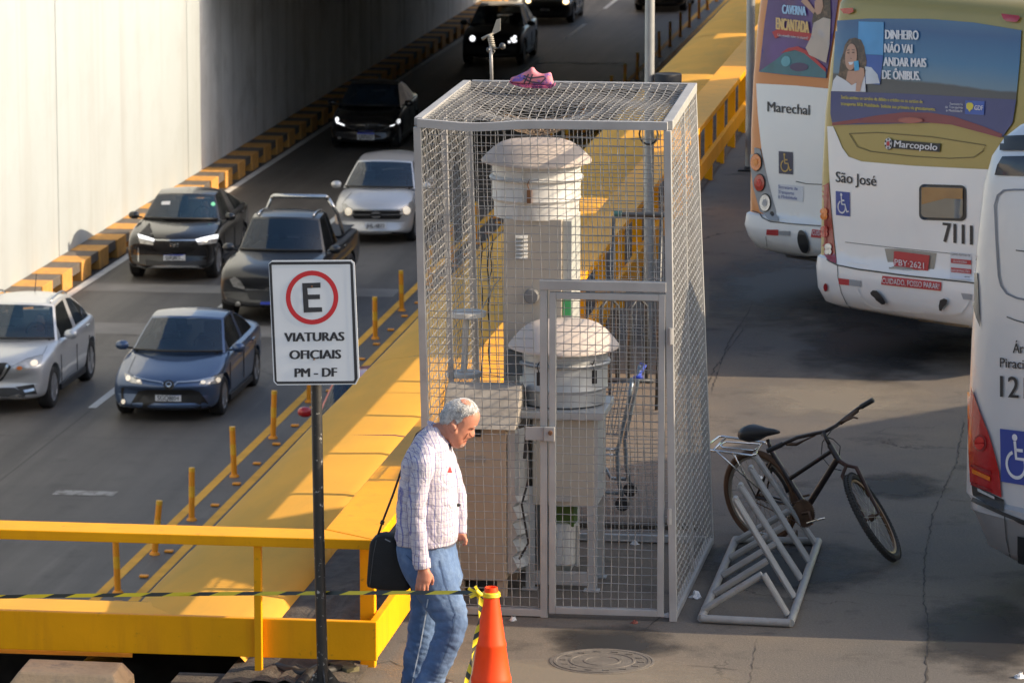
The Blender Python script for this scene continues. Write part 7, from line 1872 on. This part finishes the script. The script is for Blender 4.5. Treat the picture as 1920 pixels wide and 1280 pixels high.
# hair: cap over the skull, thin on the crown
hp = [(826, 793), (824.5, 789), (824.5, 778), (830, 766), (839, 755), (852, 748.5), (865.5, 745.5), (879.5, 747.5), (890, 756), (896.5, 765.5), (898, 772), (890, 772), (884, 778), (880, 784), (874, 789), (868, 794), (863, 797), (861, 793), (858, 786), (853, 785), (848, 788), (845, 796), (838, 797)]
hpo = smooth_closed(dens(hp, 3), 1)
mb = MB(); inflate(mb, hpo, hpo, (856, 775), .0855, pw=.5, lat=hlat)
hr = remesh(mb, .005, 2)
rnd = random.Random(4)
hair = hr.build('hair', HAIRM, man, smooth=True)
mb = MB()
hb = bvh_of(hair)
for k in range(900):       # short strands combed back
    x = rnd.uniform(826, 897); y = rnd.uniform(747, 796)
    h, n_, d = cast(hb, x, y)
    if h is None: continue
    tdir = Vector((-.6, rnd.uniform(-.1, .1), -.45 - .5 * (y - 747) / 50 + rnd.uniform(-.25, .25))); tdir = (tdir - n_ * tdir.dot(n_)).normalized()
    mb.tube([h - n_ * .001, h + tdir * .010 + n_ * .003, h + tdir * .021 + n_ * .0028], [.0011, .0010, .0004], 3, cap=False)
mb.build('hair_strands', HAIRM, hair)
patch(smooth_closed([(862, 750), (870, 748), (878, 751), (884, 757), (882, 762), (874, 759), (866, 756)], 1), hb, SKIN, 'bald_patch', skin, .0045, 3)
# shirt
mb = MB(); mb.loft([ring(a, b, y, hd) for y, a, b, hd in torso])
mb.loft(limb(armL))
sm = remesh(mb, .0075, 2)
shirt = sm.build('shirt', SHIRT, man, smooth=True)
rnd = random.Random(9)
from mathutils import noise as mnoise
nrm = [v.normal.copy() for v in shirt.data.vertices]; cos = []
for v, vn_ in zip(shirt.data.vertices, nrm):      # soft folds
    p = v.co + Vector(man.location)
    f = mnoise.noise(Vector((p.x * 9 + p.z * 5, p.y * 6, p.z * 12))) * .007 + mnoise.noise(Vector((p.x * 22 - p.z * 18, p.y * 10, p.z * 26))) * .004
    cos += list(v.co + vn_ * f)
shirt.data.vertices.foreach_set('co', cos); shirt.data.update()
mb = MB()
ck = [(803, 796), (806, 793.5), (812, 797), (822, 805), (833, 814), (845, 828), (838, 837), (829, 828), (818, 818), (806, 808), (800, 802)]
mb.prism([Q(x, y, -.075 + .0006 * (x - 803)) for x, y in ck], (0, .006, 0))
mb.loft([ring(801, 826, 797, .066, tilt=.62), ring(803, 834, 806, .07, tilt=.62), ring(800, 842, 815, .085, tilt=.62)])
mb.build('collar', SHIRT, shirt, smooth=True, autos=30)
sl = limb(armR, 28)
rings = []
for i in range(len(sl) - 1):
    for q in range(6): rings.append([a.lerp(b, q / 6) for a, b in zip(sl[i], sl[i + 1])])
rings.append(sl[-1])
cap0 = sum(rings[0], Vector()) / len(rings[0]); rings.insert(0, [cap0.lerp(q, .55) + Vector((0, .03, .03)) for q in rings[0]])
out = []
for i, rg in enumerate(rings):
    c = sum(rg, Vector()) / len(rg); o_ = []
    for q in rg:
        d = (q - c).normalized()
        f = (abs(mnoise.noise(Vector((q.x * 10 + q.z * 14, q.y * 7, q.z * 9)))) - .2) * .012 + mnoise.noise(Vector((q.x * 30 - q.z * 20, q.y * 20, q.z * 34))) * .003
        o_.append(q + d * f)
    out.append(o_)
mb = MB(); mb.loft(out); mb.build('sleeve', SHIRT, shirt, smooth=True)
cf = limb([(803.2, 1030, 15.4, -.235, .045), (804, 1040, 15.6, -.235, .045), (805, 1047.5, 15.2, -.235, .044)]); mb = MB(); mb.loft(cf); mb.build('cuff', SHIRT, shirt, smooth=True, autos=50)
shb = bvh_of(shirt)
patch([(843, 874), (847.5, 886), (838.5, 885.5)], shb, RSTK, 'chest_badge', shirt, .003, 4); patch([(838.5, 886), (847.5, 886.5), (846.5, 890), (843, 893.5), (839.5, 890)], shb, TXW, 'chest_badge', shirt, .003, 4)
mb = MB(); mb.prism([Q(838, 836, -.06), Q(845, 828, -.05), Q(847.2, 836, -.04), Q(844.5, 845, -.05)], (0, .01, 0)); mb.build('collar_lining', mat('navy_lining', (0.02, 0.025, 0.05), .8), shirt)
mb = MB(); mb.lathe([(0, -.01), (.012, -.006), (.014, .004), (0, .012)], Q(860.5, 945, -.02), 10); mb.build('pen_clip', BLK, shirt)
# trousers
mb = MB(); mb.loft([ring(a, b, y, hd) for y, a, b, hd in pelvis])
for leg in (legR, legL): mb.loft(limb(leg))
tr = remesh(mb, .0075, 4)
jeans = tr.build('trousers', JEAN, man, smooth=True)
nrm = [v.normal.copy() for v in jeans.data.vertices]; cos = []
for v, vn_ in zip(jeans.data.vertices, nrm):
    p = v.co + Vector(man.location)
    amp = .003 + .006 * max(0, min(1, (.75 - p.z) / .4))
    f = (abs(mnoise.noise(Vector((p.x * 7 - p.z * 9, p.y * 5, p.z * 12)))) - .2) * amp * 1.6 + (abs(mnoise.noise(Vector((p.x * 16 + p.z * 20, p.y * 10, p.z * 20)))) - .2) * amp
    cos += list(v.co + vn_ * f)
jeans.data.vertices.foreach_set('co', cos); jeans.data.update()
jb = bvh_of(jeans)
patch(strip_px([(803, 1122), (797, 1160), (788, 1210), (778, 1255), (772, 1285)], 2.2), jb, STITCH, 'side_seam', jeans, .003, 8)
patch(strip_px([(824, 1050), (834, 1090), (846, 1130), (854, 1150), (849, 1180), (838, 1215), (825, 1250)], 1.6), jb, mat('dark_seam', (0.05, 0.09, 0.19), .9), 'side_seam', jeans, .003, 8)
patch(strip_px([(762, 1040), (775, 1052), (782, 1050), (790, 1044)], 1.6), jb, mat('dark_seam', (0.05, 0.09, 0.19), .9), 'pocket_stitch', jeans, .003, 6)
mb = MB(); mb.loft([ring(a + 2.0, b - .5, y, hd - .004) for y, a, b, hd in ((1012, 745, 855, .17), (1020, 744, 854.5, .172))]); mb.build('belt', mat('dark_belt', (0.06, 0.075, 0.12), .7), jeans, smooth=True, autos=40)
# shoes
for x, y, d, lift in ((776, 1322, .115, 0), (788, 1330, -.115, .01)):
    p0 = Vector((Q(x, y, 0).x, MV + d, .0)); mb = MB()
    mb.loft([[p0 + Vector((dx, hw * math.cos(t), max(.001, lift * (1 - (dx + .08) / .30 * .9) + .047 + hh * math.sin(t)))) for t in [2 * math.pi * k / 14 for k in range(14)]] for dx, hw, hh in ((-.09, .03, .035), (-.05, .042, .05), (.02, .045, .05), (.10, .049, .042), (.175, .043, .032), (.215, .02, .02))])
    mb.build('shoe', mat('brown_shoe', (0.05, 0.03, 0.02), .45), man, smooth=True)
# shoulder bag
bg_ = thing('shoulder_bag', Q(725, 1050, .10), 'black cloth shoulder bag hanging on a thin brown strap behind the walking man', 'bag')
out = [(690, 1020), (700, 1008), (716, 1004), (738, 1008), (748, 1030), (760, 1070), (768, 1108), (752, 1112), (715, 1109), (684, 1104), (686, 1080)]
mb = MB(); o2 = smooth_closed(dens(out, 3), 2); c = (724, 1060)
mb.loft([[Q(c[0] + (x - c[0]) * s, c[1] + (y - c[1]) * s, d) for x, y in o2] for s, d in ((.80, .02), (.96, .03), (1, .05), (1, .13), (.96, .15), (.8, .16))])
bb = mb.build('bag_body', BAGM, bg_, smooth=True, autos=50)
bbv = bvh_of(bb)
patch(strip_px([(706, 1012), (700, 1040), (696, 1075), (693, 1100)], 1.8), bbv, mat('bag_zip', (0.05, 0.05, 0.055), .5), 'zip', bg_, .003, 6)
patch(strip_px([(722, 1010), (732, 1015)], 2.2), bbv, mat('bag_tag', (0.25, 0.25, 0.25), .5), 'tag', bg_, .003, 6)
BRS = mat('brown_strap', (0.045, 0.022, 0.015), .6)
mb = MB(); mb.tube([Q(704, 1008, .09), Q(713, 982, .09), Q(732, 933, .09), Q(752, 874, .10), Q(774, 822, .15), Q(790, 810, .13), Q(800, 812, .09)], .0065, 8); mb.lathe([(.006, -.012), (.012, -.01), (.012, .01), (.006, .012)], Q(712, 985, .09), 10, axis=(.35, 0, 1)); mb.build('strap', BRS, bg_, smooth=True)
